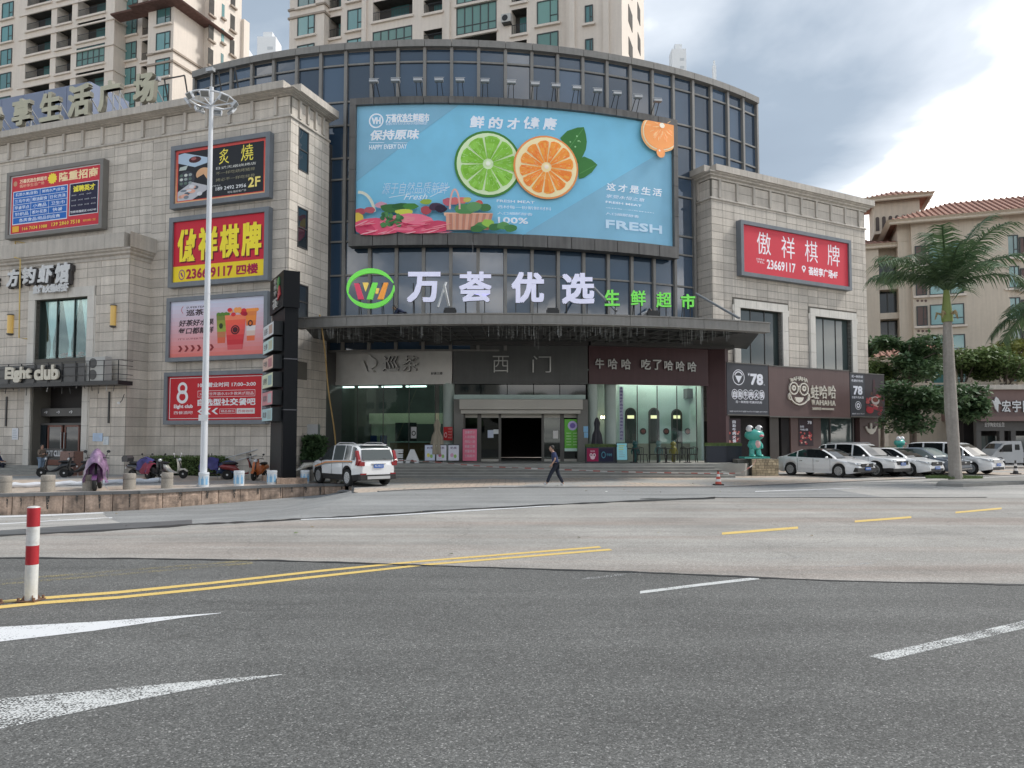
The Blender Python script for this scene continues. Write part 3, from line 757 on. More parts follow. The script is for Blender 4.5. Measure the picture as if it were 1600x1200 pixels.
# frieze pilaster positions
pil=[LW.hit(x_,y_)[0] for x_,y_ in [(15.5,250),(43,240),(72.5,230),(101.5,225),(131,215),(162.5,210),(193.5,205),(224.5,200),(257.5,195),(291,190)]]
pst=(pil[-1]-pil[0])/(len(pil)-1)
pil=[pil[0]+pst*i for i in range(-8,40) if LEND<pil[0]+pst*i<-0.6]
zb0=zbay
bayL=bay_r-14.0
cl.wall('f',0,bay_r+0.0,0.0,0.0,zc0,TW,TH,off=0)
cl.wall('f',0,LEND,bay_r,zbay+.2,zc0,TW,TH,off=0)
cl.wall('r',0,0.0,RET,0.0,zc0,RET/5,TH,holes=rw_holes,off=0)
for a,b in zip([LEND]+pil,pil+[0.0]): cl.wall('f',0,a+.09,b-.09 if b<0 else b,zc0+.12,ztL-.05,(b-a-.18),(ztL-zc0-.17)/2,off=0)
for i in range(5): cl.wall('r',0,i*RET/5+.09,(i+1)*RET/5-.09,zc0+.12,ztL-.05,RET/5-.18,(ztL-zc0-.17)/2,off=0)
# the projecting bay of the club
bd=1.46
WINb=None
def bh(x_,y_): return LW.hit(x_,y_,-bd)
wl,wz1=bh(57,470); wr,_=bh(139,465); wz0=bh(98,560)[1]
wz1=bh(98,466)[1]
dl,dz1=bh(50,600)[0],bh(90,592)[1]; dr=bh(131,600)[0]
zpl=0.45

b_=MB()
b_.box(bayL,wl,-bd,-0.02,-0.2,zbay); b_.box(wr,bay_r,-bd,-0.02,-0.2,zbay); b_.box(wl,wr,-bd,-.02,wz1,zbay); b_.box(wl,dl,-bd,-.02,-.2,wz0) if dl>wl else None
b_.box(min(wl,dl),wr,-bd,-.02,dz1,wz0)
b_.box(dr,wr,-bd,-.02,-.2,dz1)
b_.box(wl,wr,-0.3,-.02,-.2,wz1)
b_.build('bay_wall',joint,left)
cl.wall('f',-bd,bayL,bay_r,0.0,zbay,TW,TH,holes=[(wl-.55,wr+.55,wz0-.3,wz1+.55),(dl-.45,dr+.45,-1,dz1+.35)],off=0)
cl.wall('r',bay_r,-bd,0.0,0.0,zbay,bd,TH,off=0)
# limestone surround of the bay window: built in blocks
blk=0
def surround(par,l,r,z0,z1,y,wd,ear=0.28,top=0.5,frontd=0.10,x_ext=0.0):
    n=5
    for i in range(n):        # lintel
        a,b=lerp(l-wd,r+wd,i/n),lerp(l-wd,r+wd,(i+1)/n)
        MB().box(a+.008,b-.008,y-frontd,y-.0,z1,z1+top).build('surround_block',pale_trim,par)
    m=max(3,int((z1-z0)/1.1))
    for s_ in (0,1):
        for i in range(m):
            a,b=lerp(z0,z1,i/m),lerp(z0,z1,(i+1)/m)
            q=MB()
            if s_==0: q.box(l-wd,l,y-frontd,y+.25,a+.008,b-.008); q.box(l-wd-.07,l-wd,y-frontd+.05,y,a+.008,b-.008)
            else: q.box(r,r+wd,y-frontd,y+.25,a+.008,b-.008); q.box(r+wd,r+wd+.07,y-frontd+.05,y,a+.008,b-.008)
            q.build('surround_block',pale_trim,par)
    for s_ in (-1,1):         # ears at the upper corners
        x0=l-wd-ear if s_<0 else r+wd
        MB().box(x0,x0+ear,y-frontd+.02,y,z1-.25,z1+top-.35).build('ear_block',pale_trim,par) if ear>0.05 else None
surround(left,wl,wr,wz0-.3,wz1,-bd,0.50,0.0,0.55)
q=MB().box(wl,wr,-bd+.30,-bd+.32,wz0,wz1); gl=q.build('bay_window',glass_clear('bay_glass',(0.80,0.90,0.90),0.22),left)
f=MB()
for i in range(4): a=lerp(wl,wr,i/3); f.box(a-.03,a+.03,-bd+.24,-bd+.30,wz0,wz1)
f.box(wl,wr,-bd+.24,-bd+.30,wz0-.06,wz0+.06); f.build('window_frame',pm('dark_green_frame',(0.05,0.07,0.065),0.5),gl)
MB().box(wl,wr,-bd+.22,-bd+.3,wz0-.62,wz0-.06).build('sill_panel',pm('green_sill_glass',(0.17,0.22,0.17),0.3),left)
# gathered white curtains
curt=pm('white_curtain',(0.84,0.90,0.90),0.9,0.05)
for (a,b) in ((0.06,0.36),(0.40,0.72),(0.76,1.0)):
    x0,x1=lerp(wl,wr,a),lerp(wl,wr,b); cx=(x0+x1)/2; mb=MB(); rings=[]
    for k in range(13):
        t=k/12; z=lerp(wz1-.05,wz0+.15,t)
        hw=(x1-x0)/2*(1-t*1.18) if t<0.78 else (x1-x0)/2*(0.08+(t-.78)*.7)
        hw=max(hw,(x1-x0)*0.04)
        rings.append([(cx-hw+2*hw*i/18,-bd+.38+.03*math.sin(i*1.9)*(1-.4*t),z) for i in range(19)])
    mb.loft(rings,caps=False,closed=False); mb.build('curtain',curt,gl,smooth=True)
mb=MB(); 
for i in range(26): mb.ell((lerp(wl+.9,wr-.2,R.random()),-bd+.7,wz0+.1+R.uniform(0,.28)),(R.uniform(.12,.25),.1,R.uniform(.06,.13)),8,5)
mb.build('red_cushions',pm('red_fabric',(0.35,0.05,0.03),0.9,.4,6),gl)
rm=MB(); rm.box(wl,wr,-.34,-.31,wz0-.6,wz1); rm.build('room_back',pm('dim_interior',(0.03,0.033,0.036),0.9),left)
# door below
surround(left,dl,dr,0.0,dz1,-bd,0.42,0.0,0.3)
dn=MB(); dn.box(dl,dr,-0.36,-0.32,0,dz1); dn.build('door_recess',pm('dark_lobby',(0.018,0.015,0.015),0.6),left)
zt_=bh(90,664)[1]; zm_=bh(90,647)[1]
wood=pm('red_brown_wood',(0.16,0.055,0.035),0.45,.2,3,stretch=(6,6,1))
dd=MB(); dd.box(dl,dr,-bd+.5,-bd+.56,zt_,zt_+.12); dd.box(dl,dr,-bd+.5,-bd+.56,zm_-.1,zm_+.35); dd.build('transom',bronze_dk,left)
pt=Print(dl+.2,dr-.2,zm_-.05,zm_+.3,-bd+.49); 
for i in range(4): pt.text('•9',.06+.27*i,.25,.13+.27*i,.75,(.6,.6,.62))
pt.up(); pt.build('transom_print',left)
for a,b in ((0.18,0.47),(0.51,0.80)):
    x0,x1=lerp(dl,dr,a),lerp(dl,dr,b); d=MB(); t=.1
    d.box(x0,x0+t,-bd+.5,-bd+.57,zpl,zt_); d.box(x1-t,x1,-bd+.5,-bd+.57,zpl,zt_); d.box(x0,x1,-bd+.5,-bd+.57,zpl,zpl+.3); d.box(x0,x1,-bd+.5,-bd+.57,zt_-t,zt_)
    do=d.build('door',wood,left)
    MB().box(x0+t,x1-t,-bd+.525,-bd+.54,zpl+.3,zt_-t).build('door_glass',dark_glass,do)
    MB().box(x1-.06 if a<.3 else x0+.03,x1-.03 if a<.3 else x0+.06,-bd+.44,-bd+.5,1.3,2.3).build('handle',steel,do)
MB().box(lerp(dl,dr,.84),dr,-bd+.52,-bd+.54,zpl,zt_).build('side_pane',dark_glass,left)
MB().box(dl,lerp(dl,dr,.15),-bd+.52,-bd+.54,zpl,zt_).build('side_pane',dark_glass,left)
# cornices, string courses and coping
def lw_sweep(name,prof,path,mat=stone_trim,pieces=None):
    mb=MB().sweep(path,prof); return mb.build(name,mat,left)
hc=zcb-ztL
corn=[(0,ztL-.02)]+[(o,ztL+hc*k) for o,k in ((.10,-.02),(.10,.2),(.30,.36),(.30,.52),(.42,.62),(.42,.78),(.58,.88),(.58,1.0),(0,1.0))]
pathL=[(LEND,0),(0,0),(0,RET)]
lw_sweep('cornice',corn,pathL)
hcop=ztop-zcb
def coping(par,path,z0,h,outw,inw,step,mat,name='coping_stone'):
    for a,b in zip(path,path[1:]):
        L=math.hypot(b[0]-a[0],b[1]-a[1]); n=max(1,round(L/step)); dx,dy=(b[0]-a[0])/L,(b[1]-a[1])/L; nx,ny=dy,-dx
        for i in range(n):
            s0,s1=L*i/n+.006,L*(i+1)/n-.006
            if i==n-1 and b is not path[-1]: s1+=outw
            P=lambda s_,o:(a[0]+dx*s_+nx*o,a[1]+dy*s_+ny*o)
            MB().prism([P(s0,outw),P(s1,outw),P(s1,-inw),P(s0,-inw)],z0,z0+h,plane='xy').build(name,mat,par)
coping(left,[(LEND,0),(0,0)],zcb,hcop,.64,.5,1.35,stone_trim)
coping(left,[(0,-.0),(0,RET)],zcb,hcop-.001,.64,.5,1.35,stone_trim)
lw_sweep('string_course',[(0,zc0-.06),(.12,zc0-.02),(.12,zc0+.06),(.06,zc0+.12),(0,zc0+.12)],pathL)
pm_me=MB().box(-.085,.085,-.15,0.0,zc0+.12,ztL-.02).mesh('pilaster',stone_trim)
for a in pil: shared('pilaster',pm_me,left,Matrix.Translation((a,0,0)))
pr_me=MB().box(0,.15,-.085,.085,zc0+.12,ztL-.02).mesh('pilaster',stone_trim)
for i in range(1,5): shared('pilaster',pr_me,left,Matrix.Translation((0,i*RET/5,0)))
# bay cornice
bc=[(0,zbay-.05),(.08,zbay-.05),(.08,zbay+.12),(.22,zbay+.2),(.22,zbay+.3),(.34,zbay+.38),(.34,zbay+.48),(0,zbay+.48)]
lw_sweep('bay_cornice',bc,[(bayL,-bd),(bay_r,-bd),(bay_r,0)])
zbt=LW.hit(206,361,-bd-.4)[1]
coping(left,[(bayL,-bd),(bay_r,-bd)],zbay+.48,max(.3,zbt-zbay-.48),.42,bd-.1,1.35,stone_trim)
MB().prism([(bay_r+.002,-bd-.0),(bay_r+.42,-bd-.42),(bay_r+.42,0),(bay_r+.002,0)],zbay+.48,max(zbay+.78,zbt)-.001,plane='xy').build('coping_stone',stone_trim,left)
cl.finish()
# thin steel strips and notices on the bay wall
for px,py0,py1 in ((10.5,620,666),(171,612,661)):
    x_,z0=bh(px,py1); _,z1=bh(px,py0); MB().box(x_-.05,x_+.05,-bd-.09,-bd-.03,z0,z1).build('slot_light',black_metal,left)
# ---- steps and seat platform below the bay
st=thing('entrance_steps','three dark granite steps below the wooden door of the club','steps',LW.m)
dkst=pm('dark_granite_step',(0.27,0.265,0.245),0.65,.15,2)
for i in range(3): MB().box(bayL,dl-.6+ (wr-dl)+.2,-bd-.04-(2-i)*.36-.36,-bd-.031,0.15*i,0.15*(i+1)-.002).build('step',dkst,st)
# ================================================================ RIGHT STONE WING
RW=Frame(12.3,46.0,28.8)
right=thing('stone_building','grey granite shopping block on the right with two tall framed windows','building',RW.m)
RLEN=14.6
zcR=RW.hit(1115,310.7)[1]; ztR=RW.hit(1114,279.5)[1]; zTR=RW.hit(1112.5,254,-.5)[1]; zBR=RW.hit(1112.5,264,-.5)[1]
def rh(x_,y_,d=0): return RW.hit(x_,y_,d)
wins=[]
for (x0,x1,yt) in ((1155,1221,483),(1272,1329,492)):
    a=rh(x0,500)[0]; b=rh(x1,500)[0]; zt=rh(x0 if x0<1200 else x0,yt)[1]
    wins.append((a,b,4.0,zt))
zt=(wins[0][3]+wins[1][3])/2; wins=[(a,b,c,zt) for a,b,c,_ in wins]
wc=MB()
e_=[0]+[v for w_ in wins for v in w_[:2]]+[RLEN]
for i in range(0,6,2): wc.box(e_[i],e_[i+1],0,.5,-.2,zt)
wc.box(0,RLEN,0,.5,zt,ztR)
wc.box(0,RLEN,.0,.5,-.2,3.0)
wc.box(0,RLEN,.9,9,-.2,ztR-.2); wc.box(0.0,.5,.5,9,-.2,ztR); wc.box(RLEN-.5,RLEN,.5,9,-.2,ztR)
wc.build('wall',joint,right)
clr=Cladding(right,RW,stone)
clr.wall('f',0,0,RLEN,3.0,zcR,.95,.47,holes=[(a-.62,b+.62,3,d+.62) for a,b,c,d in wins],off=0)
nP=9
ps=[RW.hit(x_,y_)[0] for x_,y_ in ((1123,300),(1150,310),(1176,318),(1201,324),(1226,332),(1251,338),(1274,345),(1298,350),(1319,356),(1341,362))]
pst=(ps[-1]-ps[0])/9; ps=[ps[0]+pst*i for i in range(11) if ps[0]+pst*i<RLEN-.2]
for a,b in zip([0]+ps,ps+[RLEN]):
    if b-a>.3: clr.wall('f',0,a+.08,b-.08,zcR+.12,ztR-.05,b-a-.16,(ztR-zcR-.17)/2,off=0)
clr.wall('l',0,0,4.5,3.0,zcR,.9,.47,off=0)
for i in range(4): clr.wall('l',0,i*1.1+.08,(i+1)*1.1-.08,zcR+.12,ztR-.05,.94,(ztR-zcR-.17)/2,off=0)
clr.wall('r',RLEN,0,8,0,zcR,.9,.47)
rp_me=MB().box(-.08,.08,-.14,0,zcR+.12,ztR-.02).mesh('pilaster',stone_trim)
for a in ps: shared('pilaster',rp_me,right,Matrix.Translation((a,0,0)))
rl_me=MB().box(-.14,0,-.08,.08,zcR+.12,ztR-.02).mesh('pilaster',stone_trim)
for i in range(1,4): shared('pilaster',rl_me,right,Matrix.Translation((0,i*1.1,0)))
pathR=[(0,6),(0,0),(RLEN,0),(RLEN,8)]
z0=ztR; hR=zTR-ztR
h2=zBR-z0
pr=[(0,z0-.02),(.10,z0-.02)]+[(o,z0+h2*k) for o,k in ((.10,.25),(.26,.45),(.26,.65),(.40,.82),(.40,1.0),(0,1.0))]
MB().sweep(pathR,pr).build('cornice',stone_trim,right)
coping(right,[(-.0,5),(0,0)],zBR+.001,zTR-zBR,.5,.5,1.3,stone_trim)
coping(right,[(0,0),(RLEN,0),(RLEN,8)],zBR,zTR-zBR,.5,.5,1.3,stone_trim)
MB().box(.4,RLEN-.4,.4,9,z0+.05,z0+.3).build('roof_slab',joint,right)
MB().sweep(pathR,[(0,zcR-.05),(.11,zcR-.02),(.11,zcR+.05),(.05,zcR+.12),(0,zcR+.12)]).build('string_course',stone_trim,right)
wg=glass_opaque('dull_green_glass',(0.045,0.065,0.065),0.05,1.8,0.02)  # dark grey-green tint, varied per pane
for (a,b,c,d) in wins:
    surround(right,a,b,c,d,0,.5,.13,.5,.12)
    n=3
    for i in range(n):
        x0,x1=lerp(a,b,i/n),lerp(a,b,(i+1)/n); pn=MB().box(x0+.02,x1-.02,.30,.32,c,d).build('window_pane',wg,right)
        MB().box(x1-.02,x1+.02,.26,.33,c,d).build('mullion',bronze_dk,pn)
    MB().box(a,b,.5,.52,c-1,d).build('blind',pm('grey_blind',(.1,.11,.11),.8),right)
clr.finish()
# ================================================================ THE CURVED GLASS HALL
HC=Vector((-4.5,76.5,0)); HR=33.5
def hp(th,r=HR,z=0): return Vector((HC.x+r*math.sin(th),HC.y-r*math.cos(th),z))
def th_at(px,py,r=HR):        # angle on the cylinder where a sight line lands
    d=ray(px,py); ox,oy=-HC.x,-HC.y
    a=d.x**2+d.y**2; b=2*(ox*d.x+oy*d.y); c=ox*ox+oy*oy-r*r; disc=max(0,b*b-4*a*c)
    t=(-b-math.sqrt(disc))/(2*a); p=d*t
    return math.atan2(p.x-HC.x,HC.y-p.y), p.z+EYE
hall=thing('glass_hall','dark blue glass hall with a curved curtain wall between the two stone blocks','building',hp(0))
hi=hall.matrix_world.inverted()
t706=th_at(706,86)[0]; t1017=th_at(1017,112)[0]; dth=(t1017-t706)/8
K0,K1=-11,14
zl=[zat(78,43.0),zat(97.5,43.0)]
zt_h=th_at(700,66)[1]; zc_h=th_at(700,76.5)[1]
# horizontal levels: alternate spandrel (short) and vision (tall) panes
zrow=[zc_h, th_at(706,97.5)[1]]
lv=[th_at(1155,y_)[1] for y_ in (222,254)]
zrow+=[lv[0],lv[1]]
lv2=[th_at(1075,y_)[1] for y_ in (310,371,400,449)]
z3=th_at(1083,281)[1]
zrow+=[z3,lv2[0],lv2[1],lv2[2],lv2[3],7.0]
zrow=sorted(set(round(z_,3) for z_ in zrow),reverse=True)
gap=.06
BBL,BBR=th_at(545,260,34.1)[0],th_at(1059,260,34.1)[0]      # billboard span
bb_z1=th_at(750,156,34.1)[1]; bb_z0=th_at(750,376,34.1)[1]
for k in range(K0,K1):
    a,b=t706+k*dth,t706+(k+1)*dth
    pa,pb=hp(a),hp(b); dx=(pb-pa); L=dx.length; an=math.atan2(dx.y,dx.x)
    for i,(z1,z0) in enumerate(zip(zrow,zrow[1:])):
        if a>BBL+.01 and b<BBR-.01 and z1<bb_z1+0.0 and z0>bb_z0-0.0: continue   # behind the billboard
        if k<-5 and z1<15: continue                                              # behind the left block
        mb=MB(); rot=R.uniform(-.0025,.0025); mb.quad((.04,rot*3,z0+.04),(L-.04,-rot*3,z0+.04),(L-.04,-rot*3+R.uniform(-.006,.006),z1-.04),(.04,rot*3,z1-.04))
        mb.box(.04,L-.04,.02,.03,z0+.04,z1-.04)
        mb.xf(hi@Matrix.Translation(pa)@Matrix.Rotation(an,4,'Z')); mb.build('glass_pane',curtain_glass,hall)
mull=bronze
for k in range(K0,K1+1):
    a=t706+k*dth; p=hp(a); an=a
    mb=MB().box(-.09,.09,-.20,.06,7.0,zc_h+.02).xf(hi@Matrix.Translation(p)@Matrix.Rotation(an,4,'Z')); mb.build('mullion',mull,hall)
arc=[hp(t706+k*dth) for k in range(K0,K1+1)]
inv=lambda pts:[((hi@p).x,(hi@p).y) for p in pts]
for z_ in zrow[1:]:
    MB().sweep(inv(arc),[(-.05,z_-.05),(.10,z_-.05),(.10,z_+.05),(-.05,z_+.05)]).build('transom',mull,hall)
for k in range(K0,K1):
    a,b=t706+k*dth,t706+(k+1)*dth
    n=3; pts=inv([hp(lerp(a,b,i/n)) for i in range(n+1)])
    # small joint between cap panels
    pts[0]=(lerp(pts[0][0],pts[1][0],.02),lerp(pts[0][1],pts[1][1],.02)); pts[-1]=(lerp(pts[-1][0],pts[-2][0],.02),lerp(pts[-1][1],pts[-2][1],.02))
    MB().sweep(pts,[(-.5,zc_h),(.34,zc_h),(.34,zt_h),(-.5,zt_h)]).build('coping_panel',mull,hall)
# far side wall, roof, and dark floor plates seen faintly through
eR=hp(t706+K1*dth); eL=hp(t706+K0*dth)
sw=MB(); 
for z1,z0 in zip(zrow,zrow[1:]):
    q=MB().box(0,.02,.05,6,z0+.04,z1-.04).xf(hi@Matrix.Translation(eR)@Matrix.Rotation(rad(20),4,'Z')); q.build('glass_pane',curtain_glass,hall)
MB().box(-.05,.12,.0,.35,7,zt_h).xf(hi@Matrix.Translation(eR)@Matrix.Rotation(rad(20),4,'Z')).build('end_mullion',mull,hall)
bk=MB(); inner=inv([hp(t706+k*dth,HR-1.2) for k in range(K0,K1+1)])
bk.prism(inner+[(inner[-1][0]-3,inner[-1][1]+9),(inner[0][0]+2,inner[0][1]+9)],zc_h-.3,zc_h-.1,plane='xy'); bk.build('roof',bronze_dk,hall)
# ---- the lower shop front (three flat bays under the canopy)
A_=atY(508,603,44.6); B_=atY(708,600,43.3); C_=atY(918,600,43.5); D_=atY(1104,603,45.1)
PF=0.65                           # height of the terrace
class Seg(Frame):
    def __init__(s,p,q): super().__init__(p.x,p.y,math.degrees(math.atan2(q.y-p.y,q.x-p.x))); s.L=(Vector((q.x,q.y))-Vector((p.x,p.y))).length
SA,SB,SC=Seg(A_,B_),Seg(B_,C_),Seg(C_,D_)
zf0=SB.hit(800,600)[1]; zf1=SB.hit(800,541)[1]
# terrace and steps
ter=struct('terrace',MB().prism([(A_.x-.2,A_.y+9),(A_.x-.6,40.4),(-9,39.6),(12.2,39.6),(13.2,41.2),(13.4,50)],-.2,PF,plane='xy'),pm('terrace_granite',(0.34,0.335,0.31),0.7,.15,1.5))
stp=thing('wide_steps','broad flight of dark granite steps in front of the market entrance','steps',(1.7,39.6,0))
for i in range(4):
    z0,z1=PF/5*i,PF/5*(i+1); y0=-1.60+.36*i+.0
    nseg=12; x0,x1=-9.9+ (i*.05),11.2-.25*i
    x0-=1.7;x1-=1.7
    MB().box(x0,x1,y0,-.001,z0,z1-.0005*0-.002).build('step',dkst,stp)
    MB().box(x0,x1,y0-.02,y0+.05,z1-.035,z1+.003).build('nosing',pm('pale_step_edge',(0.42,0.41,0.38),0.6,.15,2),stp)
# sign bands over the shops
tea_band=pm('brushed_champagne_metal',(0.66,0.64,0.60),0.42,0.16,0.35,0.05,3,metal=0.25,stretch=(1,1,1))
gate_band=pm('charcoal_panel',(0.10,0.103,0.10),0.5,.12,1,streak=.1)
wine=pm('dark_wine_panel',(0.080,0.036,0.040),0.45,.10,1,streak=.1)
wine2=pm('dusty_brown_panel',(0.115,0.070,0.066),0.5,.08,1,streak=.08)
def shop(frame,name,label,mat,L=None,sign_d=.25):
    t=thing(name,label,'shop',frame.m); L=L or frame.L
    MB().box(0.01,L-.01,-sign_d,.2,zf0+.02,zf1).build('fascia_panel',mat,t)
    return t
tea=shop(SA,'tea_shop','tea shop front with champagne metal fascia and wide clear glass','x' and tea_band)
gate=shop(SB,'market_entrance','market entrance front with charcoal fascia and dark open doorway',gate_band)
bull=shop(SC,'restaurant','restaurant front with wine-red fascia and mint arched wall behind glass',wine)
MB().box(.01,SA.L-.02,-.30,-.25,zf0-.02,zf0+.16).build('fascia_edge',tea_band,tea)
MB().box(.01,SC.L-.02,-.30,-.25,zf0-.02,zf0+.10).build('fascia_edge',wine,bull)
MB().box(.01,SB.L-.02,-.30,-.25,zf0-.02,zf0+.10).build('fascia_edge',gate_band,gate)
MB().box(-1,SA.L,-.6,.3,zf1,zf1+1.1).build('upper_wall',bronze_dk,tea)
MB().box(0,SB.L,-.6,.3,zf1,zf1+1.1).build('upper_wall',bronze_dk,gate)
MB().box(0,SC.L+1.5,-.6,.3,zf1,zf1+1.1).build('upper_wall',bronze_dk,bull)
mint=pm('mint_plaster',(0.52,0.66,0.62),0.85,.04,1)
green_gl=glass_clear('green_shop_glass',(0.70,0.85,0.81),0.8)
# --- tea shop: columns, glazing, counter
def glazing(t,x0,x1,n,y,z0,z1,name='shop_pane',mat=green_gl,fr=.035):
    for i in range(n):
        a,b=lerp(x0,x1,i/n),lerp(x0,x1,(i+1)/n)
        p=MB().box(a+.015,b-.015,y,y+.012,z0,z1).build(name,mat,t)
        MB().box(b-fr/2,b+fr/2,y-.03,y+.04,z0,z1).build('mullion',bronze_dk,p)
def sx(fr,px): return fr.hit(px,690)[0]
glazing(tea,sx(SA,512)+.1,sx(SA,677),4,.4,PF,zf0,'shop_pane')
glazing(tea,sx(SA,677),sx(SA,690),1,1.2,PF,zf0)
def column(t,fr,px,rad_=.36,y=.15,name='column'):
    x_=fr.hit(px,690)[0]; MB().cyl((x_,y,PF),(x_,y,zf0+.02),rad_,n=28).build(name,pm('pale_mint_column',(0.42,0.50,0.46),0.45,.06),t,smooth=True)
column(tea,SA,701,.33,.0)
column(bull,SC,926,.28,-.02) 
column(bull,SC,956,.33,.25)
inw=pm('shop_interior',(0.10,0.11,0.11),0.8,.2,1)
room=MB(); room.box(.1,SA.L,7,7.1,PF,zf1); room.box(.0,.1,.45,7,PF,zf1); room.box(0,SA.L,.5,7,zf1-.1,zf1); room.box(.0,SA.L,.45,7,PF-.0,PF+.01)
room.build('room',inw,tea)
cream=pm('cream_wall',(0.62,0.60,0.45),0.8,.05)
c_=MB(); c_.box(sx(SA,540),sx(SA,672),3.6,3.7,zat(662,46.7),zat(645,46.7)); c_.build('bulkhead',cream,tea)
c_=MB(); c_.box(sx(SA,535),sx(SA,600),3.9,4.0,PF,zat(645,46.7)); c_.build('back_wall',cream,tea)
MB().box(sx(SA,590),sx(SA,625),3.2,3.3,zat(690,46.3),zat(660,46.3)).build('menu_screen',pm('black_screen',(.01,.01,.012),.2),tea)
MB().box(sx(SA,590),sx(SA,690),2.2,2.9,PF,PF+1.05).build('counter',pm('orange_counter',(0.30,0.12,0.06),.5,.1),tea)
MB().box(sx(SA,590),sx(SA,690),2.1,3.0,PF+1.05,PF+1.12).build('counter_top',pm('white_top',(.6,.6,.58),.3),tea)
fill_m=pm('fill_light_glow',(1.0,0.95,0.85),.5,0,emit=16.0)  # glow for lamps added to brighten the shop interiors
for i in range(4):
    a=lerp(sx(SA,516),sx(SA,668),i/4); b=lerp(sx(SA,516),sx(SA,668),(i+.82)/4)
    MB().box(a,b,.5,.62,zf0-.12,zf0-.04).build('strip_light',pm('dim_light_strip',(0.9,0.93,0.92),.5,0,emit=2.0),tea)
for i in range(3):
    a=lerp(sx(SA,540),sx(SA,665),(i+.2)/3); MB().box(a,a+1.3,2.8,2.95,zf1-1.2,zf1-1.14).build('fill_light',fill_m,tea)  # added fill lamps for the tea room
for i,(x0,x1) in enumerate(((546,556),(562,573))):
    MB().box(sx(SA,x0),sx(SA,x1),3.5,3.6,PF+.1,PF+1.5).build('poster',pm('deep_blue_poster',(.02,.04,.16),.5),tea)
pt=Print(sx(SA,517),sx(SA,535),zat(678,44.6),zat(673,44.6),.38); pt.text('茶与生活',0,0,1,.45,(.03,.03,.03)); pt.text('www.xuncha',0,.6,1,1,(.03,.03,.03),0); pt.build('glass_lettering',tea)
# --- entrance portal
gl_t=sx(SB,712); gr_t=sx(SB,908)
gz_=lambda py: SB.hit(800,py)[1]
port=pm('portal_grey_stone',(0.21,0.205,0.19),.6,.1,1)
soft=pm('portal_light_stone',(0.52,0.50,0.45),.6,.06,1)
xL0,xL1=SB.hit(709,690,-.5)[0],SB.hit(724,690,-.5)[0]; xR0,xR1=SB.hit(903,690,-.5)[0],SB.hit(919,690,-.5)[0]
pz=SB.hit(800,624,-.5)[1]; pzl=SB.hit(800,640,-.5)[1]; pzb=SB.hit(800,645,-.5)[1]
MB().box(xL0,xL1,-.5,.3,PF,pz).build('portal_pier',port,gate); MB().box(xR0,xR1,-.5,.3,PF,pz).build('portal_pier',port,gate)
MB().box(SB.hit(718,690,-.6)[0],SB.hit(910,690,-.6)[0],-.85,-.0,pzl,SB.hit(800,624,-.85)[1]).build('portal_lintel',soft,gate)
MB().box(SB.hit(720,690,-.6)[0],SB.hit(907,690,-.6)[0],-.70,-.0,pzb-.05,pzl-.03).build('portal_shelf',soft,gate)
mt_top=SB.hit(800,617,-.2)[1]
MB().box(sx(SB,709),sx(SB,914),-.35,.1,pz+.02,mt_top).build('glass_ledge',pm('mint_ledge',(0.45,0.58,0.54),.4),gate)
n=5
for i in range(n):
    a,b=lerp(sx(SB,710),sx(SB,916),i/n),lerp(sx(SB,710),sx(SB,916),(i+1)/n); MB().box(a+.02,b-.02,.0,.02,mt_top,zf0).build('transom_pane',glass_opaque('dark_green_glass',(0.012,0.02,0.02),.04,1.7),gate)
mtop=pzb-.05
frm=pm('brown_door_frame',(0.11,0.105,0.095),.45,.08)
posts=[(724,727),(746,752),(779,783),(846,850),(875,881),(901,904)]
for a,b in posts: MB().box(sx(SB,a),sx(SB,b),-.12,.0,PF,mtop).build('door_post',frm,gate)
for a,b,nm in ((727,746,0),(752,779,1),(850,875,1),(881,901,0)):
    p=MB().box(sx(SB,a),sx(SB,b),-.06,-.04,PF+.12,mtop-.16).build('glass_door',glass_clear('door_glass',(0.36,0.42,0.41),0.7),gate)
    MB().box(sx(SB,a),sx(SB,b),-.1,-.0,mtop-.22,mtop).build('top_rail',soft,p); MB().box(sx(SB,a),sx(SB,b),-.1,-.0,PF,PF+.14).build('bottom_rail',soft,p)
MB().box(sx(SB,783),sx(SB,846),-.1,-.0,mtop-.22,mtop).build('top_rail',soft,gate)
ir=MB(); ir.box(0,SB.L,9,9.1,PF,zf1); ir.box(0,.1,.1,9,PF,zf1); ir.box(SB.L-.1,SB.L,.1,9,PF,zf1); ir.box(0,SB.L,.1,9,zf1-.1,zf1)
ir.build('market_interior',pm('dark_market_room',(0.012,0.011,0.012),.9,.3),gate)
# small notices on the doors
np_=Print(0,1,0,1,0)
def notice(par,fr,x0,y0,x1,y1,d,col,name='paper_notice'):
    a,z1=fr.hit(x0,y0,d); b,z0=fr.hit(x1,y1,d); p=Print(a,b,z0,z1,d-.004); p.rect(0,0,1,1,col); return p
for q in ((762,672,771,684,(.55,.6,.72)),(771,671,779,678,(.65,.68,.7)),(864,673,872,685,(.7,.68,.66))):
    notice(gate,SB,*q[:4],-.07,q[4]).build('paper_notice',gate)
p=notice(gate,SB,882,655,905,705,-.14,srgb(110,190,75)); p.up(); p.grid(0,.91,1,1,srgb(205,235,225)); p.disc(.55,.2,.33,.15,srgb(205,195,235),14); p.up(); p.disc(.55,.2,.2,.09,srgb(130,110,190),8)
for i in range(5): p.text('优惠活动',.12,.42+.09*i,.45,.455+.09*i,(.75,.9,.6)); p.text('全场低价',.58,.42+.09*i,.9,.455+.09*i,(.75,.9,.6))
p.build('green_poster',gate)
p=notice(gate,SB,911.5,666,919,675,-.505,srgb(140,190,225)); p.build('paper_notice',gate)
p=notice(gate,SB,912.5,675.5,919,684,-.505,srgb(140,190,225)); p.build('paper_notice',gate)
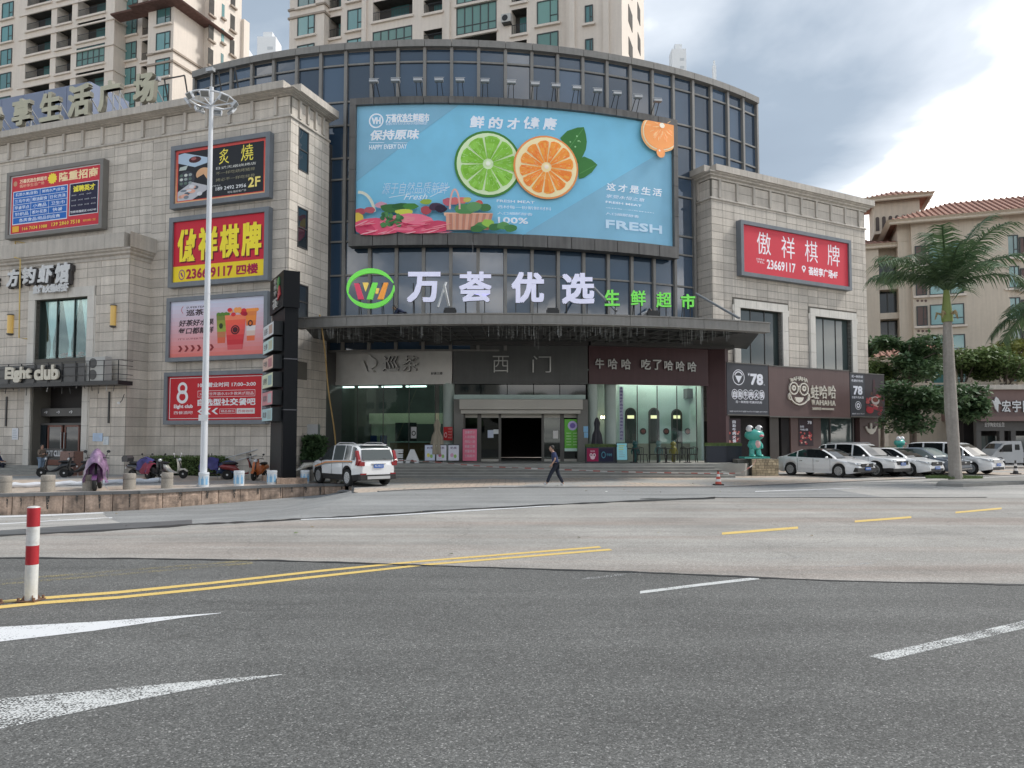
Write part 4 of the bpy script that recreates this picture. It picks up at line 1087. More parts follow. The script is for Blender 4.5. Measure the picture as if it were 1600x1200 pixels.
# --- restaurant with mint wall
zb_top=zf0
mw=MB(); x0,x1=sx(SC,960),sx(SC,1100); YW=1.9
mw.box(x0-.4,x1,YW,YW+.2,PF+1.0,zb_top+.8); mw.build('mint_wall',mint,bull)
MB().box(x0-.4,x1,YW-.03,YW+.2,PF,PF+1.0).build('dado',pm('beige_dado',(0.36,0.34,0.28),.7),bull)
MB().box(x1,x1+.15,.3,YW+.2,PF,zb_top+.8).build('side_wall',mint,bull)
MB().box(sx(SC,919)-.2,x0+.1,5,5.1,PF,zb_top+.8).build('dark_back_wall',pm('dark_room2',(.01,.01,.012),.9),bull)
MB().box(sx(SC,919)-.2,x1+.2,-.2,5,zb_top+.78,zb_top+.85).build('ceiling',mint,bull)
yarch=SC.hit(1000,692,YW)[1]
for (cx,ztp) in ((985.5,638),(1022,638),(1057.5,640)):
    w_=7.5; xa=SC.hit(cx-w_,690,YW)[0]; xb=SC.hit(cx+w_,690,YW)[0]; zt2=SC.hit(cx,ztp,YW)[1]; r_=(xb-xa)/2; mx_=(xa+xb)/2
    pol=[(xa,PF+.05)]+[(mx_-r_*math.cos(rad(a)),zt2-r_+r_*math.sin(rad(a))) for a in range(0,181,15)]+[(xb,PF+.05)]
    ar=MB().prism(pol,YW-.02,YW+.05).build('arch_niche',pm('arch_dark',(.018,.026,.025),.4,.3,3),bull)
    ap=[(x_,z_) for x_,z_ in pol]
    fr=MB().tube([(a,YW-.03,b) for a,b in pol],.05,6).build('arch_trim',bronze_dk,ar)
    l=MB().box(xa+.1,xb-.1,YW-.06,YW-.02,SC.hit(cx,654,YW)[1],SC.hit(cx,649,YW)[1]).build('wall_light',pm('warm_niche_light',(.85,.8,.45),.5,0,emit=.5),ar)
for cx,cy in ((1004.5,674),(1040.5,674),(1074,674)):
    a,z_=SC.hit(cx,cy,YW); d=MB().cyl((a,YW-.01,z_),(a,YW-.06,z_),.20,n=20).build('wall_plate',pm('plate_rim',(.03,.02,.02),.5),bull)
    MB().cyl((a,YW-.06,z_),(a,YW-.075,z_),.13,n=18).build('plate_centre',pm('plate_red',(.25,.06,.05),.5,.4,12),d)
glazing(bull,sx(SC,968),sx(SC,1093),4,.35,PF,zb_top,'shop_pane',glass_clear('restaurant_glass',(0.90,0.95,0.94),0.5))
a,z1=SC.hit(971,604,.3); b,z0=SC.hit(975,688,.3)
p=Print(a-.12,b-.02,z0,z1,.33); p.rect(0,0,1,1,srgb(165,165,190)); p.up(); 
for i in range(16): p.text('火锅美味烤肉好吃'[i%8],.12,i/16+.012,.88,i/16+.05,srgb(70,50,120))
p.build('vertical_banner',bull)
for i in range(3):
    a,z_=SC.hit(940+4.6*i,652,1.0); MB().ell((a,1.0,z_),(.05,.05,.09),8,6).build('lantern',pm('warm_lantern',(1,.85,.5),.5,0,emit=6),bull)
a,z0=SC.hit(1068,623,YW); b,z1=SC.hit(1081,608,YW); MB().box(a,b,YW-.5,YW,z0,z1).build('extractor_box',inw,bull)
# --- the wine coloured return joining the right block and its shop
PRT=RW.hit(1135,600,-1.3)
rsh=thing('corner_restaurant','brown restaurant shop front under the two dark price boards, right of the steps','shop',RW.m)
zs1=RW.hit(1135,566,-1.35)[1]; zs0=RW.hit(1135,648,-1.35)[1]
cD=RW.m.inverted()@Vector((D_.x,D_.y,0)); xs0=RW.hit(1134,600,-1.3)[0]; xe=RW.hit(1357,600,0)[0]
sd=1.25
MB().prism([(cD.x,cD.y),(xs0,-sd-.02),(xs0+.25,-sd-.02),(xs0+.25,0.2),(cD.x+.3,cD.y+.3)],0,zf1+1,plane='xy').build('side_wall',wine,rsh)
q=MB(); q.box(xs0+.26,RLEN,-.9,-.04,PF-.4,3.0)
xx=lambda px,d=-.9: RW.hit(px,690,d)[0]
zsb=zs0
for i in range(3):
    a=SC.hit(985+37*i,610,1.2)[0]; MB().box(a-.5,a+.5,1.15,1.25,zf0+.55,zf0+.6).build('fill_light',fill_m,bull)  # added fill lamps over the restaurant's mint wall
dk=pm('dark_shop_back',(.015,.013,.014),.8,.3)
MB().box(xs0+.26,RLEN,-.5,-.04,-.1,zsb+.2).build('back_wall',dk,rsh)
for a,b in ((1134,1141),(1236,1283),(1344,1373)): MB().box(xx(a),xx(b),-.9,-.5,0,zsb+.1).build('pier',wine2,rsh)
for a,b in ((1283,1302),(1302,1338)): 
    p=MB().box(xx(a),xx(b),-.62,-.60,.3,zsb).build('shop_pane',wg,rsh); MB().box(xx(b)-.05,xx(b)+.05,-.7,-.5,.3,zsb).build('mullion',bronze_dk,p)
MB().box(xx(1223),xx(1236),-.8,-.5,0,zsb).build('pier',dk,rsh)
MB().box(xx(1206),xx(1220),-.75,-.7,.0,zsb).build('door',pm('brass_edge_door',(.06,.05,.045),.4),rsh)
MB().box(xs0+.26,xx(1373),-sd+.15,-.5,zsb-.02,zs1-.1).build('fascia_box',bronze_dk,rsh)
MB().box(-2.5,-.3,RET+.001,10,-.3,ztL-1).build('rear_wall',bronze_dk,left)
# ================================================================ CANOPY
CC=Vector((-0.8,34.2+33.5,0)); CR=33.5
def cth(px,py=500,r=CR):
    d=ray(px,py); ox,oy=-CC.x,-CC.y; a=d.x**2+d.y**2; b=2*(ox*d.x+oy*d.y); c=ox*ox+oy*oy-r*r
    t=(-b-math.sqrt(b*b-4*a*c))/(2*a); p=d*t; return math.atan2(p.x-CC.x,CC.y-p.y), p.z+EYE
def cp(th,r=CR,z=0): return Vector((CC.x+r*math.sin(th),CC.y-r*math.cos(th),z))
zs=cth(780,506)[1]; ztc=cth(780,489)[1]
can=thing('entrance_canopy','long curved bronze canopy over the shop entrances with dark ribbed underside','canopy',(CC.x,34.2,0))
ci=can.matrix_world.inverted()
jx=[462,476,541,606,672,753,831.5,909.5,985,1045,1100,1153,1203]
js=[cth(x_)[0] for x_ in jx]
for a,b in zip(js,js[1:]):
    n=4; pts=[ci@cp(lerp(a,b,i/n)) for i in range(n+1)]; pts=[(p.x,p.y) for p in pts]
    pts[0]=(pts[0][0]+.008,pts[0][1]); pts[-1]=(pts[-1][0]-.008,pts[-1][1])
    MB().sweep(pts,[(-.5,zs),(0.03,zs),(0.03,zs+.06),(0,zs+.06),(0,ztc-.08),(.05,ztc-.05),(.05,ztc),(-.5,ztc)]).build('fascia_panel',bronze,can)
n=20; fr_=[ci@cp(lerp(js[0],js[-1],i/n),CR-.45) for i in range(n+1)]
back=[ci@p for p in (Vector((D_.x+2.9,46.6,0)),Vector((D_.x,D_.y-.25,0)),Vector((C_.x,C_.y-.26,0)),Vector((B_.x,B_.y-.26,0)),Vector((A_.x-.3,A_.y-.26,0)))]
poly=[(p.x,p.y) for p in fr_]+[(p.x,p.y) for p in back]
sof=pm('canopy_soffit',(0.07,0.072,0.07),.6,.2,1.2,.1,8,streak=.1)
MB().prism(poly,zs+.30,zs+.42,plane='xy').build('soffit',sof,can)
MB().prism(poly,ztc-.10,ztc-.04,plane='xy').build('canopy_roof',bronze_dk,can)
for i in range(25):
    t=(i+.5)/25; a=ci@cp(lerp(js[0],js[-1],t),CR-.5); th=lerp(js[0],js[-1],t); b=ci@cp(th,CR-7.3)
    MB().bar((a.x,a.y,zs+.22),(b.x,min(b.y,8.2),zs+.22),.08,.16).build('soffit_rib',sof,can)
for rr in (1.8,3.3,4.8,6.2):
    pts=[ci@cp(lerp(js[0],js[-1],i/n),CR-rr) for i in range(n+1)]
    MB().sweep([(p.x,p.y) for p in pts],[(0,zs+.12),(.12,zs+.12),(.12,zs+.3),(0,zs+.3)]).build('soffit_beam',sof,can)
# strings of unlit icicle lights hanging below the edge
mb=MB()
for i in range(300):
    th=lerp(js[0]+.01,js[-1]-.06,R.random()); rr=R.choice((.25,.9,1.6,2.4)); p=ci@cp(th,CR-rr); 
    g=math.sin(th*45)+.5*math.sin(th*17); 
    if g<-.5: continue
    l=R.uniform(.15,.85)*(1.0 if R.random()<.9 else 1.5); mb.box(p.x-.005,p.x+.005,p.y-.005,p.y+.005,zs-l*.8+.1,zs+.2)
o=mb.build('icicle_lights',pm('grey_icicle_plastic',(.34,.35,.34),.4,.4,8),can); o['kind']='stuff'
# stays from the hall to the canopy
for (x0,y0,x1,y1,ya,yb) in ((1088,459,1155,497,43.5,38.2),(926,448,963,486,42.5,38.0)):
    a=ci@atY(x0,y0,ya); b=ci@atY(x1,y1,yb); MB().cyl(a,b,.07,n=8).build('stay_rod',steel,can)
for (x0,y0,x1,y1) in ((684,480,697,441),(694,445,701,478)):
    a=ci@atY(x0,y0,37.5); b=ci@atY(x1,y1,37.8); MB().bar(a,b,.12,.06).build('leaning_panel',white_paint,can)
# ================================================================ ROOFTOP LETTERS OVER THE ENTRANCE
sg=thing('store_sign','large lit white and green characters with a round logo standing on the canopy','sign',(CC.x,35.4,0))
si=sg.matrix_world.inverted(); SGR=CR-1.1
lit=pm('lit_white_acrylic',(0.80,0.80,1.0),.3,0,emit=0.10); litg=pm('lit_green_acrylic',(0.20,0.82,0.10),.3,0,emit=0.12)
litr=pm('lit_red_acrylic',(0.75,0.06,0.13),.3,0,emit=.1); lito=pm('lit_orange_acrylic',(1.0,0.38,0.05),.3,0,emit=.1); lity=pm('lit_yellow_acrylic',(1.0,0.7,0.15),.3,0,emit=.1)
side_=pm('letter_side',(.12,.12,.12),.5)
def sgn(px,py):
    th,z=cth(px,py,SGR); p=si@cp(th,SGR); return p.x,p.y,z
for ch,x0,y0,x1,y1,m_,bo in (('万',636,424,688,473,lit,.035),('荟',717,424,768.5,472.5,lit,.028),('优',799,425,850,473,lit,.035),('选',878,427,928.5,474.6,lit,.035),
                       ('生',945,453,968,477.6,litg,.03),('鲜',986,454,1008.5,477.5,litg,.02),('超',1026,457,1048.5,480,litg,.02),('市',1065,460,1085.5,482,litg,.03)):
    a=sgn(x0,y1); b=sgn(x1,y0); mb=MB(); yb=(a[1]+b[1])/2
    solid_text(mb,ch,a[0],b[0],a[2],b[2],yb,yb+.16,0,bo,1); mb.build('character',[m_,side_],sg)
lc=sgn(579,450); sc_=abs(sgn(615,450)[0]-lc[0])/36.0
LP=lambda x_,y_:(lc[0]+(440+x_/4.615-579)*sc_, lc[2]-(380+y_/4.615-450)*sc_)
def cres(a0,a1,cx=640,cy=325,rx=168,ry=142,w0=4,w1=34):
    o=[];i_=[]
    for k in range(25):
        t=k/24; a=rad(lerp(a0,a1,t)); w_=w0+(w1-w0)*math.sin(math.pi*t)**.7
        o.append(LP(cx+rx*math.cos(a),cy-ry*math.sin(a))); i_.append(LP(cx+(rx-w_*.9)*math.cos(a),cy-(ry-w_)*math.sin(a)))
    return o,i_
for a0,a1 in ((195,15),(190,370)):
    o,i_=cres(a0,a1); mb=MB(); k=len(o)
    mb.loft([[(o[q][0],lc[1],o[q][1]),(i_[q][0],lc[1],i_[q][1]),(i_[q][0],lc[1]+.14,i_[q][1]),(o[q][0],lc[1]+.14,o[q][1])] for q in range(k)]); mb.build('logo_crescent',litg,sg)
for pts,m_ in (([(525,290),(560,290),(595,402),(555,402)],litr),([(585,285),(625,285),(605,345)],lity),([(655,285),(690,285),(655,402),(615,402)],litg),([(682,325),(702,325),(692,362),(676,362)],lity),([(735,285),(765,285),(730,402),(690,402)],lito)):
    MB().prism([LP(*p) for p in pts],lc[1]-.02,lc[1]+.12).build('logo_bar',m_,sg)
for i,px in enumerate(list(range(560,620,18))+[645,672,727,757,806,840,886,918,950,962,992,1002,1032,1042,1070,1080]):
    a=sgn(px,470 if px<940 else 474); a2=sgn(px,441 if px<940 else 460); MB().bar((a[0],a[1]+.22,ztc-.05),(a2[0],a2[1]+.22,a2[2]),.04).build('post',black_metal,sg)
    if i%2==0: MB().bar((a[0],a[1]+.9,ztc-.04),(a2[0],a2[1]+.22,a2[2]),.035).build('brace',black_metal,sg)
for i,px in enumerate((704,863,1018)):
    p=sgn(px,483); fl=thing('floodlight',('black floodlight on the canopy right of the first tall white character','black floodlight on the canopy between the third and fourth white characters','black floodlight on the canopy below the green characters')[i],'floodlight',sg.matrix_world@Vector((p[0],p[1]-.3,ztc)),'black floodlights on the canopy edge')
    MB().box(-.25,.25,-.12,.12,.12,.38).build('lamp_head',black_metal,fl); MB().box(-.3,-.26,-.04,.04,0,.3).build('bracket',black_metal,fl); MB().box(.26,.3,-.04,.04,0,.3).build('bracket',black_metal,fl)
# ================================================================ THE BIG CURVED BILLBOARD
BR_=34.1; bz1=th_at(706,163.5,BR_)[1]; bz0=th_at(750,366,BR_)[1]; tL=th_at(557,270,BR_)[0]; tR=th_at(1049.5,290,BR_)[0]
bb=thing('billboard','huge curved blue billboard of a lime and an orange slice with white characters','billboard',hp(0,BR_))
bi=bb.matrix_world.inverted()
def bwarp(q):
    th=q[0]; p=bi@hp(th,BR_-q[1],q[2]); return (p.x,p.y,p.z)
def pg(px,py):
    th,z=th_at(px,py,BR_); return ((th-tL)/(tR-tL),(bz1-z)/(bz1-bz0))
pb_=Print(tL,tR,bz0,bz1,0.0,.012,bwarp)
def PP(pts): return [pg(*p) for p in pts]
cb=srgb(124,190,220); cb2=srgb(126,176,202)
nx=24
pb_.grid(0,0,1,1,cb,nx,1); pb_.up()
# darker diagonal fields, cut into strips so they follow the curve
def field(f0,f1,xa,xb,c,n=16):
    for i in range(n):
        x0,x1=lerp(xa,xb,i/n),lerp(xa,xb,(i+1)/n); pb_.poly([(x0,f0(x0)),(x1,f0(x1)),(x1,f1(x1)),(x0,f1(x0))],c)
a=pg(558,283); b=pg(716,165)
field(lambda x_:0,lambda x_:max(0,lerp(a[1],b[1],(x_-a[0])/(b[0]-a[0]))),0,b[0],cb2)
a2=pg(822,364); b2=pg(1048,229)
field(lambda x_:min(1,lerp(a2[1],b2[1],(x_-a2[0])/(b2[0]-a2[0]))),lambda x_:1,a2[0],1,cb2)
pb_.up()
W_=srgb(232,238,248)
asp=(tR-tL)*BR_/(bz1-bz0)
def T_(t,x0,y0,x1,y1,c=W_,b=.015,res=2,sh=0): 
    p=pg(x0,y0); q=pg(x1,y1); pb_.text(t,p[0],p[1],q[0],q[1],c,b,res,sh)
def D_c(cx,cy,r,c,n=28,ry=None,a0=0,a1=360,r0=0):
    p=pg(cx,cy); q=pg(cx+r,cy); s_=pg(cx,cy+(ry or r)); pb_.disc(p[0],p[1],abs(q[0]-p[0]),abs(s_[1]-p[1]),c,n,a0,a1,r0)
def ringdisc(cx,cy,r,c,rings=3,n=36):     # a disc in rings, fine enough to bend with the board
    D_c(cx,cy,r/rings,c,n)
    for k in range(1,rings): D_c(cx,cy,r*(k+1)/rings,c,n,r0=k/(k+1))
def cut_line(x0,y0,x1,y1,w_,c): p=pg(x0,y0); q=pg(x1,y1); pb_.line([p,q],w_,c,asp)
# logo block
D_c(588,189,11.5,W_,24,r0=.82); T_('VH',581,184,595,194,W_,.05)
T_('万荟优选生鲜超市',603,178.5,671,191,W_,.03); T_('WAN HUI YOU XUAN SUPERMARKET',603,192,668,195,W_,0,1)
T_('保持原味',579,204,655,218,W_,.03,sh=.15); cut_line(577,223,637,223.5,.003,W_); T_('HAPPY EVERY DAY',577,227,636,232.5,W_,.02)
for ch,x0,y0,x1,y1 in (('鲜',734,181,757,201),('的',763,183,786,202),('才',792,184,812,203),('健',818,182,843,203),('康',848,183,870,205)): T_(ch,x0,y0,x1,y1,W_,.035,sh=.1)
T_('源于自然品质新鲜',597,286,700,303,srgb(205,222,238),-.008,1,.3); cut_line(608,309,703,292,.004,W_); cut_line(703,292,672,308,.004,W_); T_('Fresh',631,303,668,312,W_,.0,2,.4)
T_('FRESH MEAT',776,312,835,318.5); T_('选材每一份新鲜材料',777,320.5,861,329.5,W_,0,1); T_('入口细腻醇香',777,331,832,337.5,W_,0,1); T_('100%',778,339,825,350.5,W_,.03)
for i,ch in enumerate('这才是生活'): T_(ch,947+18*i,285.5+2.0*i,962+18*i,299+2.2*i,W_,.02,sh=.1)
T_('享受永恒之意',946,303.5,1007,316,W_,0,1,.2); T_('FRESH MEAT',946,314,1002,323.5); T_('选材每一份新鲜材料',946,324,1022,334,W_,0,1); T_('入口细腻醇香',946,331.5,998,341,W_,0,1)
T_('FRESH',946,343,1034,366,srgb(190,215,235),.05)
# leaves
lf=srgb(62,120,60); lf2=srgb(85,145,80)
def leaf(pts,c,mid,cm):
    P_=PP(pts); m_=[sum(p[0] for p in P_)/len(P_),sum(p[1] for p in P_)/len(P_)]
    for i in range(len(P_)): pb_.poly([m_,P_[i],P_[(i+1)%len(P_)]],c)
    pb_.up(); cut_line(*mid[0],*mid[1],.006,cm)
leaf([(875,216),(886,205),(902,199.6),(912,199),(915,210),(916.6,222),(915,234),(908,249),(903,256),(890,240)],lf,((886,236),(911,201)),lf2)
leaf([(903,250),(912,245),(924,250),(933,258),(924,270),(912,278),(904,280)],lf,((905,272),(931,258)),lf2)
for k in range(7): D_c(R.uniform(890,912),R.uniform(212,240),R.uniform(.7,1.5),srgb(160,205,150),8)
pb_.up()
def citrus(cx,cy,r,rind,pith,flesh,flesh2,core,a0,ns,inner=.86,rim=.94):
    ringdisc(cx,cy,r,rind); pb_.up(); ringdisc(cx,cy,r*rim,pith); pb_.up()
    for s_ in range(ns):
        b0=a0+360*s_/ns+2.4; b1=a0+360*(s_+1)/ns-2.4
        rr=[.16,.4,.62,.78,inner]
        for j in range(4):
            for q in range(4):
                aa,ab=lerp(b0,b1,q/4),lerp(b0,b1,(q+1)/4)
                def rp(a_,k): 
                    e_=abs((a_-(b0+b1)/2)/((b1-b0)/2)); f=rr[k]*(1-.05*e_**4) if k==4 else rr[k]
                    return pg(cx+r*f*math.cos(rad(a_)),cy+r*f*math.sin(rad(a_)))
                t=R.uniform(0,1); c=tuple(lerp(flesh[z],flesh2[z],t) for z in range(3))
                pb_.poly([rp(aa,j),rp(aa,j+1),rp(ab,j+1),rp(ab,j)],c)
    pb_.up()
    for k in range(170):
        a_=R.uniform(0,360); r0=R.uniform(.25,.75)*r; l=R.uniform(.03,.1)*r
        p=pg(cx+r0*math.cos(rad(a_)),cy+r0*math.sin(rad(a_))); q=pg(cx+(r0+l)*math.cos(rad(a_)),cy+(r0+l)*math.sin(rad(a_)))
        t=R.uniform(.1,.8); pb_.line([p,q],.003,tuple(lerp(flesh2[z],pith[z],t) for z in range(3)),asp)
    D_c(cx,cy,r*.07,core,12); pb_.up()
citrus(762.5,257,52,srgb(70,130,55),srgb(214,232,190),srgb(120,180,50),srgb(150,205,85),srgb(240,245,225),20,9,.84,.93)
citrus(852.5,263,49.5,srgb(232,150,85),srgb(246,228,180),srgb(236,128,52),srgb(246,166,72),srgb(250,235,215),8,12,.84,.945)
# half orange at the upper right corner, clipped by the page edge
def clipdisc(cx,cy,r,c,n=40):
    for i in range(n):
        tri=[pg(cx,cy)]+[pg(cx+r*math.cos(rad(a_)),cy+r*math.sin(rad(a_))) for a_ in (360*i/n,360*(i+1)/n)]
        tri=[(min(.999,x_),max(.001,y_)) for x_,y_ in tri]; pb_.poly(tri,c)
clipdisc(1031,207,33,srgb(240,180,120)); pb_.up(); clipdisc(1031,207,30.5,srgb(246,225,190)); pb_.up(); clipdisc(1031,207,28.5,srgb(240,160,96)); pb_.up()
for k in range(60):
    a_=R.uniform(0,360); r0=R.uniform(5,20); l=R.uniform(4,8); x0,y0=1031+r0*math.cos(rad(a_)),200+r0*math.sin(rad(a_)); x1,y1=1031+(r0+l)*math.cos(rad(a_)),200+(r0+l)*math.sin(rad(a_))
    if max(x0,x1)<1046 and min(y0,y1)>190: pb_.line([pg(x0,y0),pg(x1,y1)],.004,srgb(250,205,150),asp)
D_c(1030,199,4,srgb(250,240,220),12); D_c(1028,241,6.5,srgb(240,160,100),16,8); D_c(1026,238,1.5,(.9,.9,.85),8); pb_.up()
# meat, vegetables and baskets along the bottom left
def blob(cx,cy,rx,ry,c,n=12,rot=0,j=.12):
    P_=[]
    for i in range(n):
        a_=2*math.pi*i/n; f=1+R.uniform(-j,j); x_,y_=rx*f*math.cos(a_),ry*f*math.sin(a_); cr_,sr_=math.cos(rad(rot)),math.sin(rad(rot))
        X_,Y_=cx+x_*cr_-y_*sr_,cy+x_*sr_+y_*cr_; X_=max(X_,558.5); lim=lerp(371.2,365.8,min(1,max(0,(X_-558)/150))); P_.append(pg(X_,min(Y_,lim)))
    m_=pg(max(cx,559),cy)
    for i in range(n): pb_.poly([m_,P_[i],P_[(i+1)%n]],c)
for i in range(14):
    t=i/14; a_=rad(lerp(182,350,t)); a1=rad(lerp(182,350,(i+1)/14)); f=lambda q:(564+24*math.cos(q),340+37*math.sin(q))
    p,q=f(a_),f(a1); 
    if p[0]>559 and q[0]>559: pb_.line([pg(*p),pg(*q)],.022,srgb(215,215,200),asp)
for c,x_,y_,rx,ry in ((srgb(170,75,90),566,333,9,5),(srgb(185,90,100),580,331,9,5),(srgb(205,150,170),598,323,9,5),(srgb(60,110,60),612,328,16,7),(srgb(45,95,50),628,325,16,5),(srgb(70,130,60),643,325,12,5),(srgb(220,190,80),563,344,8,9),(srgb(200,205,80),633,334,15,5),(srgb(175,75,85),667,331,9,7),(srgb(150,175,70),667,318,9,4),(srgb(70,50,70),682,326,11,6),(srgb(45,30,50),690,329,9,6),(srgb(185,95,110),700,318,8,6),(srgb(205,110,110),710,317,7,6),(srgb(215,120,110),722,316,8,5),(srgb(190,180,90),730,315,6,4),(srgb(200,90,80),748,321,7,5),(srgb(70,120,70),757,327,9,6)):
    blob(x_,y_,rx,ry,c)
pb_.up()
for c,x_,y_,rx,ry in ((srgb(222,90,120),590,358,34,14),(srgb(205,70,105),575,362,16,8),(srgb(235,120,145),640,350,40,13),(srgb(215,85,115),655,360,45,7),(srgb(230,140,150),625,345,26,5),(srgb(200,70,100),685,355,22,8),(srgb(85,140,85),728,330,16,9),(srgb(100,150,95),740,326,12,8)): blob(x_,y_,rx,ry,c)
for i in range(14):
    p=[(697+5.2*i,337),(702+5.2*i,337),(703+4.6*i,362),(698.5+4.6*i,362)]; pb_.poly(PP(p),srgb(*((190,130,110) if i%2 else (214,160,136))))
pb_.poly(PP([(694,335),(769,336),(768,340),(695,340)]),srgb(225,180,150))
for i in range(12):
    a_,a1=rad(180+180*i/12),rad(180+180*(i+1)/12); pb_.line([pg(711+7.5*math.cos(a_),330+31*math.sin(a_)),pg(711+7.5*math.cos(a1),330+31*math.sin(a1))],.014,srgb(222,170,160),asp)
pb_.up()
for i in range(26): blob(R.uniform(600,630),R.uniform(337,356),R.uniform(2,6),R.uniform(2,5),srgb(*R.choice(((60,110,65),(80,135,80),(50,95,60)))),8)
for i in range(30): blob(R.uniform(562,700),R.uniform(346,368),R.uniform(5,16),R.uniform(.4,1.0),srgb(*R.choice(((240,175,185),(190,50,90),(235,150,165)))),8,R.uniform(-25,10))
for i,(x_,y_) in enumerate(((752,356),(762,352),(772,358),(785,356),(796,360),(745,361))): blob(x_,y_,10,6,srgb(*((75,130,75),(150,190,80),(60,110,65),(90,145,85),(70,125,70),(60,110,60))[i]))
pb_.up()
pb_.build('print',bb,printed('vinyl_banner',0,0.45,.05,1.32))
# steel frame of the board in panels
def ringpanel(par,inv_,r0,r1,ta,tb,z0,z1,mat,name,rr=None):
    n=2; pts=[inv_@hp(lerp(ta,tb,i/n),r0) for i in range(n+1)]
    MB().sweep([(p.x,p.y) for p in pts],[(0,z0),(r1-r0,z0),(r1-r0,z1),(0,z1)]).build(name,mat,par)
fo=th_at(545,270,34.35)[0]; fo2=th_at(1060,290,34.35)[0]; fz1=th_at(706,150,34.35)[1]; fz0=th_at(750,383,34.35)[1]
nf=14
frame_m=pm('streaked_frame_panel',(0.125,0.12,0.115),.5,.15,1.2,streak=.3)
for i in range(nf):
    a_,b_2=lerp(fo,fo2,i/nf)+.0003,lerp(fo,fo2,(i+1)/nf)-.0003
    ringpanel(bb,bi,33.7,34.35,a_,b_2,bz1,fz1,frame_m,'frame_panel'); ringpanel(bb,bi,33.7,34.35,a_,b_2,fz0,bz0,frame_m,'frame_panel')
for i in range(4):
    z0,z1=lerp(bz0,bz1,i/4)+.01,lerp(bz0,bz1,(i+1)/4)-.01
    ringpanel(bb,bi,33.7,34.35,fo,tL,z0,z1,frame_m,'frame_panel'); ringpanel(bb,bi,33.7,34.35,tR,fo2,z0,z1,frame_m,'frame_panel')
# floodlights on arms above the board
fx=[569,607,646,683,720,758,798,834,870,906,942,976,1012,1046]
lab=thing('floodlight','small floodlight on twin arms above the curved billboard, leftmost of the row','floodlight',Matrix.Identity(4),'floodlights on arms above the curved billboard')
MB().bar((-.16,0,0),(-.12,-.8,.50),.035).build('arm',black_metal,lab); MB().bar((.16,0,0),(.12,-.8,.50),.035).build('arm',black_metal,lab)
MB().box(-.24,.24,-1.0,-.7,.46,.58).build('lamp_head',pm('aluminium_head',(.5,.5,.5),.35,.05,metal=.5),lab)
MB().bar((-.28,-.8,.72),(.28,-.8,.72),.03).build('crossbar',steel,lab)
for i,px in enumerate(fx):
    d=-30+60*i/13; th,_=th_at(px+ (20 if i<4 else 0)*(1-i/4)-(26*max(0,(i-7)/6)),150,34.3); p=hp(th,34.3,fz1)
    M=Matrix.Translation(p)@Matrix.Rotation(th*.35,4,'Z')
    if i==0: lab.matrix_world=M
    else: copy_thing(lab,M,'small floodlight on twin arms above the curved billboard, %s from the left'%(['','second','third','fourth','fifth','sixth','seventh','eighth','ninth','tenth','eleventh','twelfth','thirteenth','fourteenth'][i]) if i<13 else 'small floodlight on twin arms above the curved billboard, rightmost of the row')
# ================================================================ BOXED SIGNS ON THE WALLS
def sign_box(name,label,fr,TL,TR,BR2,BL,d,fw,mat,m=None,cat='billboard',lip=.12):
    a=(fr.hit(*TL,-d)[0]+fr.hit(*BL,-d)[0])/2; b=(fr.hit(*TR,-d)[0]+fr.hit(*BR2,-d)[0])/2
    z1=(fr.hit(*TL,-d)[1]+fr.hit(*TR,-d)[1])/2; z0=(fr.hit(*BL,-d)[1]+fr.hit(*BR2,-d)[1])/2
    cx,cz=(a+b)/2,z0; M=fr.m@Matrix.Translation((cx,-d,z0)); t=thing(name,label,cat,M); w_,h=(b-a),z1-z0
    for (x0,x1,q0,q1) in ((-w_/2,w_/2,0,fw),(-w_/2,w_/2,h-fw,h),(-w_/2,-w_/2+fw,fw,h-fw),(w_/2-fw,w_/2,fw,h-fw)):
        MB().box(x0,x1,0,d-.035,q0,q1).build('frame_bar',mat,t)
    MB().box(-w_/2+fw,w_/2-fw,lip,d-.036,fw,h-fw).build('backing',pm('board_back',(.3,.3,.3),.7),t)
    p=Print(-w_/2+fw,w_/2-fw,fw,h-fw,lip-.004,.003); return t,p
K_=srgb(28,31,36); 
# recruitment board
t,p=sign_box('billboard','red and blue recruitment billboard above the club bay, with yellow telephone numbers',LW,(12,271),(162,246),(158,356),(6,374),.45,.24,pm('warm_grey_frame',(.2,.19,.175),.5,.1))
p.rect(0,0,1,1,(.75,.76,.78)); p.up(); p.rect(.012,.018,.988,.982,srgb(205,52,66)); p.up()
p.disc(.05,.13,.022,.045,srgb(200,150,120),14); p.text('万荟优选生鲜超市',.10,.07,.41,.14,srgb(250,225,190),.03); p.text('荟纷享生活广场',.10,.155,.38,.21,srgb(240,190,160),.01,1)
st_=[(.47+(.055 if i%2 else .042)*math.cos(i*math.pi/12),.13+(.10 if i%2 else .075)*math.sin(i*math.pi/12)) for i in range(24)]
for i in range(24): p.poly([(.47,.13),st_[i],st_[(i+1)%24]],srgb(250,225,70))
p.text('隆重招商',.545,.05,.965,.205,srgb(250,222,175),.035)
p.rect(.03,.265,.645,.835,(.75,.8,.85)); p.rect(.665,.265,.975,.80,(.75,.8,.85)); p.up()
bl=srgb(28,104,190); yy=[.275,.385,.495,.605,.715,.825]
rows_=[['蔬菜水果(自营)','鲜肉水产(自营)'],['三鸟牛肉','粮油副食','日化洗涤'],['早餐早点','小商品','卫生巾'],['针织品','茶叶花茶','快餐'],['各类食品/用品供应商']]
for r_,row in enumerate(rows_):
    n_=len(row)
    for c_,tx in enumerate(row):
        x0,x1=lerp(.036,.64,c_/n_)+.002,lerp(.036,.64,(c_+1)/n_)-.002; p.rect(x0,yy[r_]+.002,x1,yy[r_+1]-.006,bl)
p.rect(.672,.275,.968,.79,srgb(30,28,60)); p.up()
